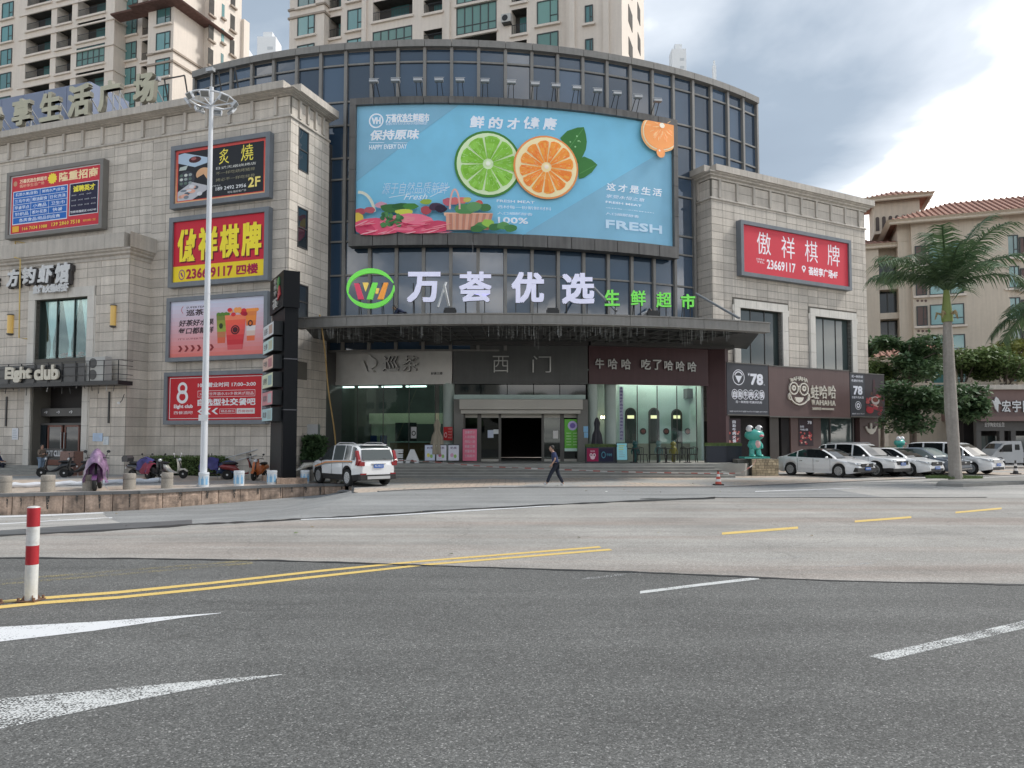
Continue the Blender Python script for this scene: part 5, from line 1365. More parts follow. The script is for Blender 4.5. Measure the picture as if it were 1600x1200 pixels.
for r_,row in enumerate(rows_):
    n_=len(row)
    for c_,tx in enumerate(row):
        x0,x1=lerp(.036,.64,c_/n_),lerp(.036,.64,(c_+1)/n_); m_=(x0+x1)/2; hw=min((x1-x0)*.42,.022*len(tx)+.01); p.text(tx,m_-hw,yy[r_]+.022,m_+hw,yy[r_+1]-.026,(.78,.86,.95),.01,1)
p.text('诚聘英才',.705,.31,.94,.415,srgb(240,225,70),.04)
for j in range(3):
    for i in range(4-(j==0)): p.text('店长主管',.69+.07*i+.01*(j==0)*i,.455+.085*j,.74+.07*i+.01*(j==0)*i,.475+.085*j,(.7,.7,.75),0,1)
p.text('薪资待遇面议1382985',.68,.72,.96,.76,(.75,.75,.8),.02,1)
p.text('166 7034 1088',.15,.885,.43,.945,srgb(250,215,90),.02,1); p.text('139 2860 7518',.48,.87,.79,.935,srgb(250,215,90),.02,1); p.rect(.035,.86,.11,.96,srgb(240,180,60)); p.text('招商:王',.82,.885,.96,.92,srgb(250,215,90),0,1); p.build('print',t)
# grill restaurant
t,p=sign_box('billboard','black grill restaurant billboard with gold characters, topmost of the four beside the lamp pole',LW,(267,228),(421.6,206),(420,308),(265,326),.40,.26,grey_paint)
p.grid(0,0,1,1,srgb(205,70,80),1,6,srgb(238,190,140)); p.up(); p.rect(.02,.035,.98,.965,srgb(220,80,70)); p.up(); p.rect(.03,.05,.97,.95,srgb(34,37,43)); p.up()
p.poly([(.03,.08),(.10,.06),(.36,.20),(.36,.30),(.22,.35),(.03,.24)],srgb(175,195,215)); p.poly([(.05,.32),(.14,.30),(.12,.38),(.04,.38)],srgb(180,190,185))
p.disc(.125,.56,.095,.155,srgb(60,62,72),20); p.disc(.32,.50,.085,.12,srgb(216,170,130),16,150,420)
p.poly([(.03,.78),(.19,.62),(.36,.72),(.36,.80),(.20,.95),(.03,.95)],srgb(190,190,196)); p.up()
for i in range(9): p.disc(.07+.05*(i%3),.48+.075*(i//3),.02,.028,srgb(*R.choice(((150,160,160),(200,205,200),(90,110,100)))),10)
p.disc(.22,.21,.07,.06,srgb(70,30,35),14); p.disc(.205,.19,.03,.03,srgb(160,90,90),10)
for i in range(14): p.disc(R.uniform(.06,.32),R.uniform(.70,.9),R.uniform(.02,.045),R.uniform(.02,.04),srgb(*R.choice(((225,170,150),(120,130,140),(200,150,130),(90,95,105),(215,215,220)))),9)
p.up()
gd=srgb(240,225,95)
p.text('炙',.49,.09,.60,.37,gd,.0); p.text('燒',.73,.07,.86,.37,gd,.0)
p.text('日式无烟烧烤店',.46,.41,.89,.46,(.7,.7,.66),0,1); p.text('不一样吃烧烤猪排',.46,.50,.88,.56,srgb(150,145,120),0,1); p.text('烤必不一样吃排骨',.46,.62,.88,.68,srgb(150,145,120),0,1)
p.text('189 2492 2956',.46,.78,.79,.845,(.82,.83,.85),.01,2); p.text('订座电话',.42,.74,.51,.765,(.7,.7,.7),0,1); p.text('2F',.81,.68,.94,.86,srgb(245,225,130),.03); p.text('地址:荟纷享广场',.59,.88,.79,.92,(.7,.7,.7),0,1); p.build('print',t)
# chess club, red and yellow
def ball(t0,p):
    p.rect(0,0,1,1,srgb(200,38,58)); p.rect(0,.735,1,1,srgb(240,210,45)); p.up()
    for i,ch in enumerate('傲祥棋牌'):
        x0=.045+.235*i; p.text(ch,x0+.012,.15,x0+.222,.69,srgb(110,20,40),.04)
    p.up()
    for i,ch in enumerate('傲祥棋牌'):
        x0=.045+.235*i; p.text(ch,x0,.13,x0+.21,.665,srgb(246,226,60),.034)
    p.disc(.10,.875,.035,.085,srgb(120,35,140),16,r0=.82); p.text('2366 9117',.15,.79,.66,.955,srgb(165,20,70),.035); p.text('四楼',.70,.79,.93,.955,srgb(165,20,70),.04); p.line([(.09,.84),(.11,.91)],.02,srgb(120,35,140),1.4)
t,p=sign_box('billboard','red and yellow chess club billboard, second from the top beside the lamp pole',LW,(264,340),(419,323),(418.5,437),(262,449.5),.40,.26,grey_paint); ball(t,p); p.build('print',t)
# tea poster
t,p=sign_box('billboard','pink fruit tea billboard with three cups, third from the top beside the lamp pole',LW,(261,466),(418,454),(416,557.5),(257,567),.40,.22,grey_paint)
p.grid(0,0,1,1,srgb(205,212,232),1,14,srgb(225,120,110)); p.up()
dk_=srgb(60,42,50); p.disc(.155,.155,.04,.075,srgb(190,60,80),14,120,240,.86); p.text('SUPERTEA',.17,.10,.37,.135,dk_,.01,1); p.text('巡茶',.17,.155,.36,.27,dk_,.03)
p.text('好茶好水果',.09,.335,.47,.45,dk_,.03,2,.12); p.text('每口都新鲜',.09,.475,.47,.59,dk_,.03,2,.12); p.text("IT'S SUPERTEA",.09,.66,.40,.69,srgb(150,80,90),0,1)
for i in range(6): x0=.09+.068*i; p.poly([(x0,.79),(x0+.025,.79),(x0+.048,.845),(x0+.025,.90),(x0,.90),(x0+.022,.845)],srgb(135,45,50))
def cup(cx,cy,w_,h,cs,lg):
    for i in range(len(cs)):
        y0,y1=i/len(cs),(i+1)/len(cs); f=lambda y_:w_*(1-.32*y_)/2
        p.poly([(cx-f(y0),cy+h*y0),(cx+f(y0),cy+h*y0),(cx+f(y1),cy+h*y1),(cx-f(y1),cy+h*y1)],srgb(*cs[i]))
cup(.555,.28,.115,.50,((120,130,60),(140,150,60),(150,165,70),(190,120,80),(215,100,70)),0); cup(.86,.24,.115,.52,((225,130,70),(235,140,60),(225,120,60),(220,215,215),(215,190,180),(225,110,70)),0); p.up()
for i in range(6): p.disc(.52+.02*i,.27+.01*(i%2),.022,.03,srgb(90,130,50),9); p.disc(.82+.02*i,.23,.02,.03,srgb(240,150,70),9)
p.up(); cup(.70,.30,.225,.60,((238,130,95),(235,95,75),(232,90,85),(225,85,80),(215,60,65),(205,50,60),(215,90,95)),0); p.up()
for i in range(16): p.disc(R.uniform(.62,.80),R.uniform(.20,.30),.026,.036,srgb(*R.choice(((190,30,50),(215,50,60),(240,160,90),(170,20,50)))),9)
p.up(); p.disc(.70,.56,.045,.08,srgb(60,20,30),18,r0=.75); p.disc(.70,.56,.028,.05,srgb(70,25,35),10); p.disc(.55,.48,.02,.05,srgb(50,60,30),10); p.disc(.855,.46,.025,.055,srgb(60,30,40),12,r0=.6); p.build('print',t)
# club poster
t,p=sign_box('billboard','red club billboard with white opening hours, lowest of the four beside the lamp pole',LW,(256,583),(416,576),(414.5,660),(254.5,665.5),.40,.22,grey_paint)
rd=srgb(190,36,46); p.rect(0,0,1,1,rd); p.up(); wt=(.78,.78,.8); p.frame(.015,.035,.985,.965,.006,wt,.012)
p.disc(.155,.27,.052,.135,wt,22,r0=.55); p.disc(.155,.47,.062,.15,wt,22,r0=.55); p.text('Eight club',.065,.64,.27,.745,wt,.04); p.text('西餐酒吧',.065,.79,.27,.86,wt,.0,1)
p.text('10月营业时间 17:00~3:00',.32,.16,.92,.265,wt,.025); p.frame(.32,.34,.915,.485,.003,wt,.008); p.text('300款世界酒水/50多款美式甜品',.34,.38,.90,.45,wt,0,1); p.text('自选型社交餐吧',.32,.52,.92,.68,wt,.035)
for i in range(3): x0=.32+.075*i; p.poly([(x0,.80),(x0+.045,.73),(x0+.07,.73),(x0+.03,.80),(x0+.07,.87),(x0+.045,.87)],wt)
p.frame(.555,.75,.72,.86,.003,wt,.007); p.rect(.73,.745,.915,.865,(.7,.68,.68)); p.up(); p.text('精品音乐',.57,.775,.71,.835,wt,0,1); p.text('西餐咖啡',.745,.775,.90,.835,srgb(190,90,90),0,1); p.build('print',t)
# right red sign
t,p=sign_box('billboard','faded red chess club billboard on the right block, white characters and a phone number',RW,(1156.5,342.6),(1330.7,376),(1330.7,453),(1160,430.6),.45,.24,grey_paint)
p.rect(0,0,1,1,srgb(205,62,76)); p.up(); wh=srgb(240,232,238)
for i,ch in enumerate('傲祥棋牌'): x0=.125+.222*i; p.text(ch,x0,.09,x0+.125,.565,wh,.0)
p.text('订座电话',.115,.66,.19,.70,wh,0,1); p.text('TEL',.12,.72,.19,.76,wh,0,1); p.text('23669117',.21,.655,.475,.86,wh,.025); p.disc(.555,.72,.02,.055,wh,14,r0=.5); p.poly([(.538,.745),(.572,.745),(.555,.83)],wh); p.text('荟纷享广场4F',.60,.665,.89,.86,wh,.03); p.build('print',t)
# ================================================================ SHOP LETTERING ON THE FASCIAS
def letters(name,label,fr,items,d,m_,ms,th_=.10,parts='character'):
    x0=fr.hit(items[0][1],items[0][2],-d)[0]; zz=fr.hit(items[0][1],items[0][4],-d)[1]
    M=fr.m@Matrix.Translation((x0,-d,zz)); t=thing(name,label,'sign',M)
    for it in items:
        ch,a,b,c,e_=it[:5]; bo=it[5] if len(it)>5 else .02
        u0,z1=fr.hit(a,b,-d); u1,z0=fr.hit(c,e_,-d); mb=MB(); solid_text(mb,ch,u0-x0,u1-x0,z0-zz,z1-zz,0,th_,0,bo,1); mb.build(parts,[m_,ms],t)
    return t,x0,zz
silver=pm('brushed_silver',(.55,.55,.53),.4,.12,2,metal=.3); dark_side=pm('dark_return',(.05,.05,.05),.6)
tt,tx0,tz=letters('fascia_sign','pale raised tea shop lettering and leaf emblem on the champagne fascia',SA,[('巡',597,556,622,579.5,.0),('茶',627,556,653,580,.0)],.45,tea_band,dark_side,.16)
u=lambda x_,y_:(SA.hit(x_,y_,-.45)[0]-tx0,SA.hit(x_,y_,-.45)[1]-tz)
for pts in ([(575,553),(588,563),(587,572),(579,577),(573,570),(574,562)],[(563,566),(568,563),(571,572),(574,580),(566,577)],[(576,574),(586,580),(582,581),(574,577)]): MB().prism([u(*q) for q in pts],0,.14).build('emblem',[tea_band],tt)
rd_=pm('dark_red_letter',(.2,.05,.04),.5); mb=MB(); a=u(672,581); b=u(690,585); solid_text(mb,'好茶三楼',a[0],b[0],b[1],a[1],.18,.2,0,.02); mb.build('small_text',dark_side,tt)
letters('fascia_sign','two thin silver characters on the charcoal fascia over the doorway',SB,[('西',770,556,795,582,-.008),('门',832,556,861,582,-.008)],.35,silver,dark_side,.09)
letters('fascia_sign','row of eight silver characters on the wine-red fascia',SC,[('牛',930,560,944,576),('哈',950,560,965,577),('哈',971,560.5,986,577.5),('吃',1002,561,1017,577.5),('了',1020,562,1034,578),('哈',1038,563,1052,579),('哈',1056,564,1070,580),('哈',1074.5,565,1088.5,581)],.36,silver,dark_side,.1)
# restaurant boards on the right
SD=1.30
def flat_board(name,label,fr,x0,x1,yt,yb,d,mat,cat='sign',th_=.14):
    a=fr.hit(x0,600,-d)[0]; b=fr.hit(x1,600,-d)[0]; z1=fr.hit(x0,yt,-d)[1]; z0=fr.hit(x0,yb,-d)[1]
    t=thing(name,label,cat,fr.m@Matrix.Translation(((a+b)/2,-d,z0))); w_=b-a; h=z1-z0
    MB().box(-w_/2+.01,w_/2-.01,0,th_,0,h).build('panel',mat,t); MB().box(-w_/2+.01,w_/2-.01,-.03,th_,h,h+.06).build('top_trim',frm,t); MB().box(-w_/2+.01,w_/2-.01,-.03,th_,-.07,0).build('bottom_trim',frm,t)
    return t,Print(-w_/2,w_/2,0,h,-.004,.003),w_,h
slate=pm('slate_vinyl',(.038,.042,.055),.5,.05)
wc_=(.72,.73,.80)
t,p,w_,h=flat_board('price_board','dark board advertising a 78 yuan beef hotpot, left of the brown restaurant sign',RW,1135.5,1200.5,567,647,SD,slate)
p.disc(.28,.27,.14,.155,wc_,30,r0=.90); p.disc(.28,.27,.105,.12,wc_,20,200,340,.8); p.poly([(.2,.24),(.36,.24),(.33,.30),(.28,.38),(.23,.30)],wc_); p.text('¥',.50,.17,.545,.23,wc_); p.text('78',.56,.18,.87,.41,wc_,.05); p.text('元',.88,.38,.92,.41,wc_,0,1)
for i,ch in enumerate('自助牛肉火锅'): cx=.18+.130*i; p.disc(cx,.605,.072,.10,wc_,22,r0=.88)
p.up()
for i,ch in enumerate('自助牛肉火锅'): cx=.18+.130*i; p.text(ch,cx-.048,.54,cx+.048,.67,wc_,.03)
p.text('花一样的钱 吃更好的肉',.2,.73,.83,.78,wc_,.01,1); p.text('BEEF HOT POT BEEF HOT POT BEEF HOT POT',.06,.93,.96,.955,wc_,.0,1); p.build('print',t)
t,p,w_,h=flat_board('restaurant_sign','brown restaurant sign with a laughing face emblem in round glasses',RW,1201,1327.5,572,650,SD,wine2)
iv=pm('ivory_letter',(.70,.66,.58),.4,.04); x0_=RW.hit(1264,600,-SD)[0]; zz0=RW.hit(1201,650,-SD)[1]
U=lambda X_,Y_:(RW.hit(1110+X_/5,540+Y_/5,-SD-.1)[0]-x0_,RW.hit(1110+X_/5,540+Y_/5,-SD-.1)[1]-zz0)
def ringm(cx,cy,rx,ry,wd,a0=0,a1=360,n=28,name='emblem'):
    mb=MB(); c=U(cx,cy); ex=abs(U(cx+rx,cy)[0]-c[0]); ez=abs(U(cx,cy+ry)[1]-c[1])
    rg=[]
    for i in range(n+1):
        a=rad(lerp(a0,a1,i/n)); co,si_=math.cos(a),math.sin(a); o=(c[0]+ex*co,c[1]+ez*si_); q=(c[0]+(ex-wd)*co,c[1]+(ez-wd)*si_)
        rg.append([(o[0],-.10,o[1]),(q[0],-.10,q[1]),(q[0],0,q[1]),(o[0],0,o[1])])
    mb.loft(rg,caps=(a1-a0)<360); mb.build(name,iv,t)
ringm(641,333,36,50,.075); ringm(720,340,36,50,.075); ringm(641,330,15,22,.10); ringm(721,335,15,22,.10)
ringm(686,380,74,85,.07,180,360); ringm(616,395,18,30,.06,110,290); ringm(750,400,17,30,.06,-100,90)
mb=MB(); mb.prism([U(650,402),U(718,405),U(712,425),U(698,440),U(680,445),U(662,436),U(653,420)],-.09,0); mb.build('emblem_mouth',iv,t)
MB().bar((U(672,318)[0],-.05,U(672,318)[1]),(U(690,320)[0],-.05,U(690,320)[1]),.08,.08).build('emblem_bridge',iv,t)
def ut(tx,x0,y0,x1,y1,bo=.03,nm='character'):
    a=U(x0,y1); b=U(x1,y0); mb=MB(); solid_text(mb,tx,a[0],b[0],a[1],b[1],-.10,-.01,0,bo,0); mb.build(nm,iv,t)
for i,ch in enumerate('WAHAHA'):
    ut(ch,613+23*i,[255,245,240,240,246,256][i],634+23*i,[282,274,270,272,278,286][i],.02,'letter')
for ch,x0,x1 in (('蛙',776,834),('哈',844,900),('哈',914,968)): ut(ch,x0,312,x1,412,.0)
for i,ch in enumerate('WAHAHA'): ut(ch,782+32*i,422+1.5*i,806+32*i,462+1.5*i,.0,'letter')
ut('加盟电话 400 878 0002',787,486,955,502,.0,'small_text')
t,p,w_,h=flat_board('price_board','dark board with 78 yuan price and hotpot picture, right end of the restaurant',RW,1328,1381.5,583,650,SD,slate)
p.rect(.42,0,1,1,srgb(58,52,56)); p.up()
p.text('花一样的钱',.05,.04,.37,.10,wc_,.01,1); p.text('吃更好的肉',.05,.14,.37,.20,wc_,.01,1); p.text('78',.09,.29,.35,.50,wc_,.05); p.text('自助牛肉火锅',.05,.53,.38,.59,wc_,0,1); p.disc(.22,.75,.085,.10,wc_,20,r0=.86); p.disc(.22,.75,.05,.06,wc_,10,r0=.5); p.text('BEEF HOT POT',.05,.93,.39,.96,wc_,0,1)
for i in range(40): p.disc(R.uniform(.47,.95),R.uniform(.42,.95),R.uniform(.03,.07),R.uniform(.03,.05),srgb(*R.choice(((150,50,60),(170,80,80),(110,35,45),(90,60,50),(190,150,140),(70,45,40)))),9)
p.up(); p.disc(.72,.62,.12,.10,srgb(180,170,165),16); p.disc(.72,.60,.09,.06,srgb(120,60,50),12); p.disc(.55,.85,.11,.08,srgb(165,45,55),14); p.up(); p.poly([(.66,.12),(.72,.12),(.74,.5),(.64,.5)],srgb(70,45,50)); p.build('print',t)
# posters on the piers
def wall_print(name,label,fr,x0,y0,x1,y1,d,base,cat='poster'):
    a,z1=fr.hit(x0,y0,-d); b,_=fr.hit(x1,y0,-d); z0=fr.hit(x0,y1,-d)[1]; t=thing(name,label,cat,fr.m@Matrix.Translation(((a+b)/2,-d,z0))); w_=b-a
    MB().box(-w_/2,w_/2,0,.04,0,z1-z0).build('board',pm('poster_board',(.05,.05,.055),.6),t); p=Print(-w_/2,w_/2,0,z1-z0,-.004,.003); p.rect(0,0,1,1,base); p.up(); return t,p
def food(p,n=26):
    for i in range(n): p.disc(R.uniform(.1,.9),R.uniform(.5,.93),R.uniform(.05,.10),R.uniform(.03,.05),srgb(*R.choice(((150,50,60),(190,90,85),(100,40,45),(200,150,140)))),9)
    p.up()
t,p=wall_print('poster','tall poster with white characters beside the frog statue door',RW,1136.5,654,1157,694,.96,srgb(62,50,56)); food(p); 
for i,ch in enumerate('自助牛肉火锅'): p.text(ch,.36,.06+.15*i,.62,.19+.15*i,wc_,.04)
p.build('print',t)
t,p=wall_print('poster','tall hotpot poster on the brown pier behind the white sedan',RW,1248,654,1270,697,.93,srgb(56,44,50)); food(p); p.text('78',.6,.08,.9,.2,wc_,.04); p.text('自助',.08,.25,.35,.33,wc_,.02); p.text('牛肉火锅',.08,.36,.62,.44,wc_,.02); p.build('print',t)
# frog hand emblem on the end pier
a=RW.hit(1361,672,-.95); t=thing('wall_emblem','ivory three-fingered hand emblem on the brown end pier','sign',RW.m@Matrix.Translation((a[0],-.91,a[1])))
H=lambda X_,Y_:((RW.hit(1340+X_/5.454,560+Y_/5.454,-.95)[0]-a[0]),(RW.hit(1340+X_/5.454,560+Y_/5.454,-.95)[1]-a[1]))
MB().prism([H(*q) for q in ((65,585),(75,578),(90,600),(108,600),(106,555),(113,549),(120,555),(122,600),(140,600),(155,574),(164,580),(150,620),(125,646),(108,646),(85,625))],-.08,.0).build('hand_shape',iv,t)
# ---- shrimp restaurant letters and club balcony on the left bay
bdd=1.46+.35
letters('wall_sign','white brush characters with a second small line, above the bay window',LW,[],0,iv,iv) if False else None
x0,zz=LW.hit(0,466,-bdd)[0],LW.hit(0,466,-bdd)[1]
t=thing('wall_sign','raised white brush characters with dark edges, above the bay window','sign',LW.m@Matrix.Translation((x0,-bdd,zz)))
whp=pm('white_letter_face',(.66,.67,.68),.4,.05); shd=pm('shadow_backing',(.06,.055,.055),.6)
for ch,a,b,c,e_ in (('北',-24,432,-8,446),('方',10,421.5,29,447),('钓',34,418,55,442),('虾',59,414.5,82,441),('馆',86,411,108,441)):
    u0,z1=LW.hit(a,b,-bdd); u1,z0=LW.hit(c,e_,-bdd); mb=MB(); solid_text(mb,ch,u0-x0,u1-x0,z0-zz,z1-zz,0,.05,0,.045,0,.12); mb.build('character',whp,t)
    mb=MB(); solid_text(mb,ch,u0-x0+.06,u1-x0+.1,z0-zz-.08,z1-zz-.03,.08,.3,0,.07,0,.12); mb.build('character_back',shd,t)
u0,z1=LW.hit(51,446,-bdd); u1,z0=LW.hit(106,452,-bdd); mb=MB(); solid_text(mb,'盒烤&火锅&钓虾',u0-x0,u1-x0,z0-zz-.1,z1-zz,0,.05,0,.05); mb.build('small_text',whp,t)
# rooftop characters on the left block
yr=-.25
def rl(px,py,d=yr): return LW.hit(px,py,d)
x0=rl(60,170)[0]; zz=ztop
t=thing('rooftop_sign','cream block characters on steel stays along the left roof edge','sign',LW.m@Matrix.Translation((x0,yr,zz)))
crm=pm('cream_letter',(.50,.48,.36),.5,.1,2); crs=pm('cream_letter_side',(.22,.21,.17),.6,.1)
for ch,a,b,c,e_ in (('纷',-26,170,3,204),('享',22,157.6,49,194),('生',65,148,95,187),('活',109,136,142,179.5),('广',156,130,189,171),('场',211,118,243,158)):
    u0,z1=rl(a,b); u1,z0=rl(c,e_); zm=(z0-zz); mb=MB(); solid_text(mb,ch,u0-x0,u1-x0,max(.1,zm),z1-zz,-.12,.16,0,.04,1); mb.build('character',[crm,crs],t)
    for k in (.2,.5,.8):
        xx_=lerp(u0,u1,k)-x0; MB().bar((xx_,.2,0),(xx_,.2,z1-zz-.3),.06).build('post',steel,t); MB().bar((xx_,1.6,0),(xx_,.2,(z1-zz)*.7),.05).build('brace',steel,t)
a=LW.hit(22,160,1.9); b=LW.hit(141,131,1.9); a0=LW.hit(-60,178,1.9)
t=thing('roof_hoarding','plain blue-grey hoarding panels standing behind the rooftop characters','hoarding',LW.m@Matrix.Translation((b[0],1.9,zz)))
hp_=pm('blue_grey_panel',(.21,.25,.36),.5,.06); nn=6
for i in range(nn): MB().box(lerp(a0[0],b[0],i/nn)-b[0]+.02,lerp(a0[0],b[0],(i+1)/nn)-b[0]-.02,-.04,.04,.8,(a[1]+b[1])/2-zz+.25).build('hoarding_panel',hp_,t)
MB().box(-.02,.02,0,3,.3,(a[1]+b[1])/2-zz+.25).build('hoarding_end',hp_,t)
for i in range(7): xx_=lerp(a0[0],b[0],i/6)-b[0]; MB().bar((xx_,.3,-1.0),(xx_,.1,3),.08).build('post',black_metal,t)
# ================================================================ APARTMENT TOWERS BEHIND
beige=pm('beige_render',(0.73,0.655,0.58),.8,.05,.2,.03,4,streak=.05); beige2=pm('dark_beige_band',(0.36,0.30,0.25),.8,.08)
tealg=glass_opaque('teal_window_glass',(0.10,0.24,0.24),.06,1.9); blindg=glass_opaque('pale_blind_glass',(0.16,0.30,0.27),.2,1.6)
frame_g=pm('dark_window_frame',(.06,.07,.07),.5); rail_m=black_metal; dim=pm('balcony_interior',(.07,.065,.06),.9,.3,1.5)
FL=3.0
def win_mesh(w_,h,n=2,split=True):
    g=MB().quad((0,-.03,0),(w_,-.03,0),(w_,-.03,h),(0,-.03,h)).mesh('window',tealg)
    f=MB(); t=.09
    f.box(-t,0,-.09,0,-t,h+t); f.box(w_,w_+t,-.09,0,-t,h+t); f.box(0,w_,-.09,0,h,h+t); f.box(0,w_,-.09,0,-t,0); f.box(w_*.62,w_*.62+.07,-.08,-.02,0,h)
    if split: f.box(w_*.62,w_,-.08,-.02,h*.3,h*.3+.07)
    s_=MB().box(-.3,w_+.3,-.28,0,-.32,-.12)
    return g,f.mesh('frame',frame_g),s_.mesh('sill',beige)
def win_col(par,fr,px0,px1,pt,pb,d,nup,ndn,name='window',glass=None):
    a,z1=fr.hit(px0,pt,d); b,_=fr.hit(px1,pt,d); z0=fr.hit(px0,pb,d)[1]; g,f,s_=win_mesh(b-a,z1-z0)
    if glass: g.materials[0]=glass
    for k in range(-ndn,nup+1):
        w_=shared(name,g,par,Matrix.Translation((a,d,z0+FL*k))); shared('frame',f,w_,Matrix.Identity(4)); shared('sill',s_,w_,Matrix.Identity(4))
def slot_col(par,fr,px0,px1,pt,pb,d,nup,ndn,depth=1.5,rail=.9,mat=None,ac=False,encl=()):
    # open balconies set into the wall: returns the opening span so the wall can be built round it
    a,z1=fr.hit(px0,pt,d); b,_=fr.hit(px1,pt,d); z0=fr.hit(px0,pb,d)[1]
    for k in range(-ndn,nup+1):
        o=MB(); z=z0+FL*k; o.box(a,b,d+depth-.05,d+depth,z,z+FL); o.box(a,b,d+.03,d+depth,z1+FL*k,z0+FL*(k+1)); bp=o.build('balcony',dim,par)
        MB().box(a+(b-a)*.3,a+(b-a)*.75,d+depth-.12,d+depth-.06,z,z+2.1).build('balcony_door',tealg,bp)
        MB().box(a-.12,b+.12,d-.22,d-.001,z-.35,z-.12).build('ledge',beige,bp)
        if k in encl:
            q=MB(); n=5
            for i in range(n+1): x_=lerp(a+.05,b-.05,i/n); q.box(x_-.05,x_+.05,d,d+.06,z,z1+FL*k)
            q.box(a,b,d,d+.06,z,z+.1); q.box(a,b,d,d+.06,z+.75,z+.82); q.box(a,b,d,d+.06,z1+FL*k-.1,z1+FL*k); q.build('frame',frame_g,bp); MB().quad((a,d+.05,z),(b,d+.05,z),(b,d+.05,z1+FL*k),(a,d+.05,z1+FL*k)).build('pane',blindg,bp)
        else:
            q=MB(); q.box(a,b,d+.08,d+.12,z+rail-.05,z+rail); n=int((b-a)/.16)
            for i in range(n): x_=lerp(a,b,(i+.5)/n); q.box(x_-.015,x_+.015,d+.09,d+.11,z,z+rail)
            q.build('railing',rail_m,bp)
    return a,b
def wall_bays(par,x0,x1,d,back,z0,z1,slots,fl0,op,name='wall'):
    # solid wall with vertical slots; across each slot a parapet band is left between openings
    xs_=sorted(slots); cur=x0; mb=MB()
    for a,b in xs_:
        mb.box(cur,a,d,back,z0,z1); cur=b
    mb.box(cur,x1,d,back,z0,z1); mb.build(name,beige,par)
    for (a,b),(zb,h) in zip(xs_,op):
        k=0; z=zb
        while z-FL>z0: z-=FL
        while z<z1:
            MB().box(a,b,d+.0,d+.16,z-(FL-h),z).build('parapet',beige,par); z+=FL
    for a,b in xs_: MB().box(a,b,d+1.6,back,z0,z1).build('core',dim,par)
# ---- left tower
LT=Frame(-37.3,81.0,-19)
lt=thing('apartment_tower','beige apartment tower at the upper left with deep balconies and teal windows','apartment building',LT.m)
h=lambda px,py,d=0: LT.hit(px,py,d)
Z0,Z1=14,60
xa=h(232,20)[0]; MB().box(xa,0,0,LT.hitx(376,100,0)[0],Z0,Z1).build('wall',beige,lt)
win_col(lt,LT,246.6,266.5,13,38.8,0,4,6)
d2=2.0; xb=h(182,60,d2)[0]; 
o1=slot_col(lt,LT,222.5,233,25,55.5,d2,4,6,1.4)
wall_bays(lt,xb,xa+.4,d2,14,Z0,Z1,[o1],0,[(h(222.5,55.5,d2)[1],h(222.5,25,d2)[1]-h(222.5,55.5,d2)[1])])
win_col(lt,LT,195,214,30.5,56,d2,4,6)
d3=0.3; xc=h(30,60,d3)[0]
p1=slot_col(lt,LT,42,80.5,22,48,d3,4,6,1.6); p2=slot_col(lt,LT,122,166,-2,27,d3,4,6,1.6,encl=(-2,))
p3=slot_col(lt,LT,89.5,113,9,38,d3,4,6,1.6)
q=[(p1,(h(42,48,d3)[1],h(42,22,d3)[1]-h(42,48,d3)[1])),(p3,(h(89.5,38,d3)[1],h(89.5,9,d3)[1]-h(89.5,38,d3)[1])),(p2,(h(122,27,d3)[1],h(122,-2,d3)[1]-h(122,27,d3)[1]))]
wall_bays(lt,xc,h(178,60,d3)[0],d3,14,Z0,Z1,[a for a,_ in q],0,[b for _,b in q])
zb1=h(178,28,d3)[1]
for k in range(-6,5): MB().sweep([(xc,d3),(h(178,60,d3)[0],d3),(h(178,60,d3)[0],d2)],[(0,0),(.15,0),(.15,.2),(0,.2)]).build('band',beige,lt).location.z=zb1-.2+FL*k
d4=1.4; MB().box(xc-14,xc,d4,14,Z0,Z1).build('wall',beige,lt); win_col(lt,LT,5,21,7,30,d4,3,6); win_col(lt,LT,-30,-14,12,38,d4,3,6)
for yy_,dd in ((77,0),(94,0)):
    z=h(277,yy_)[1]; MB().sweep([(xa,0),(0,0),(0,14)],[(0,z-.12),(.16,z-.12),(.16,z+.1),(0,z+.1)]).build('band',beige2,lt)
# skirt roof of dark tiles
rt=pm('brown_roof_tile',(.13,.07,.06),.8,.3,3,isl=.2)
z=h(277,5)[1]; MB().sweep([(h(182,30)[0],.6),(xa,.6),(xa,0),(0.0,0),(0,8)],[(0,z+.9),(.02,z+.9),(1.5,z-.05),(1.4,z-.2),(0,z-.3)]).build('skirt_roof',rt,lt)
# the side wing, further along the return
yA=LT.hitx(318,100,0)[0]; yB=LT.hitx(376,100,1.0)[0]; yC=LT.hitx(389,100,1.4)[0]
MB().box(0.001,1.0,yA,yB,Z0,Z1).build('wing_wall',beige,lt)
for (px0,px1,yt,yb) in ((326,334,34,60),(346,350,44,65),(360,367,21,45)):
    ya,z1=LT.hitx(px0,yt,1.0); yb_,_=LT.hitx(px1,yt,1.0); z0=LT.hitx(px0,yb,1.0)[1]; g=MB().box(1.0,1.04,ya,yb_,0,z1-z0).mesh('window',dim if px0!=346 else tealg); s_=MB().box(1.0,1.3,ya-.15,yb_+.15,-.3,-.1).mesh('sill',beige2)
    for k in range(-5,4): w_=shared('window',g,lt,Matrix.Translation((0,0,z0+FL*k))); shared('sill',s_,w_,Matrix.Identity(4))
MB().box(.2,1.4,yB,yC,20,LT.hitx(385,32,1.4)[1]).build('rear_wall',beige,lt)
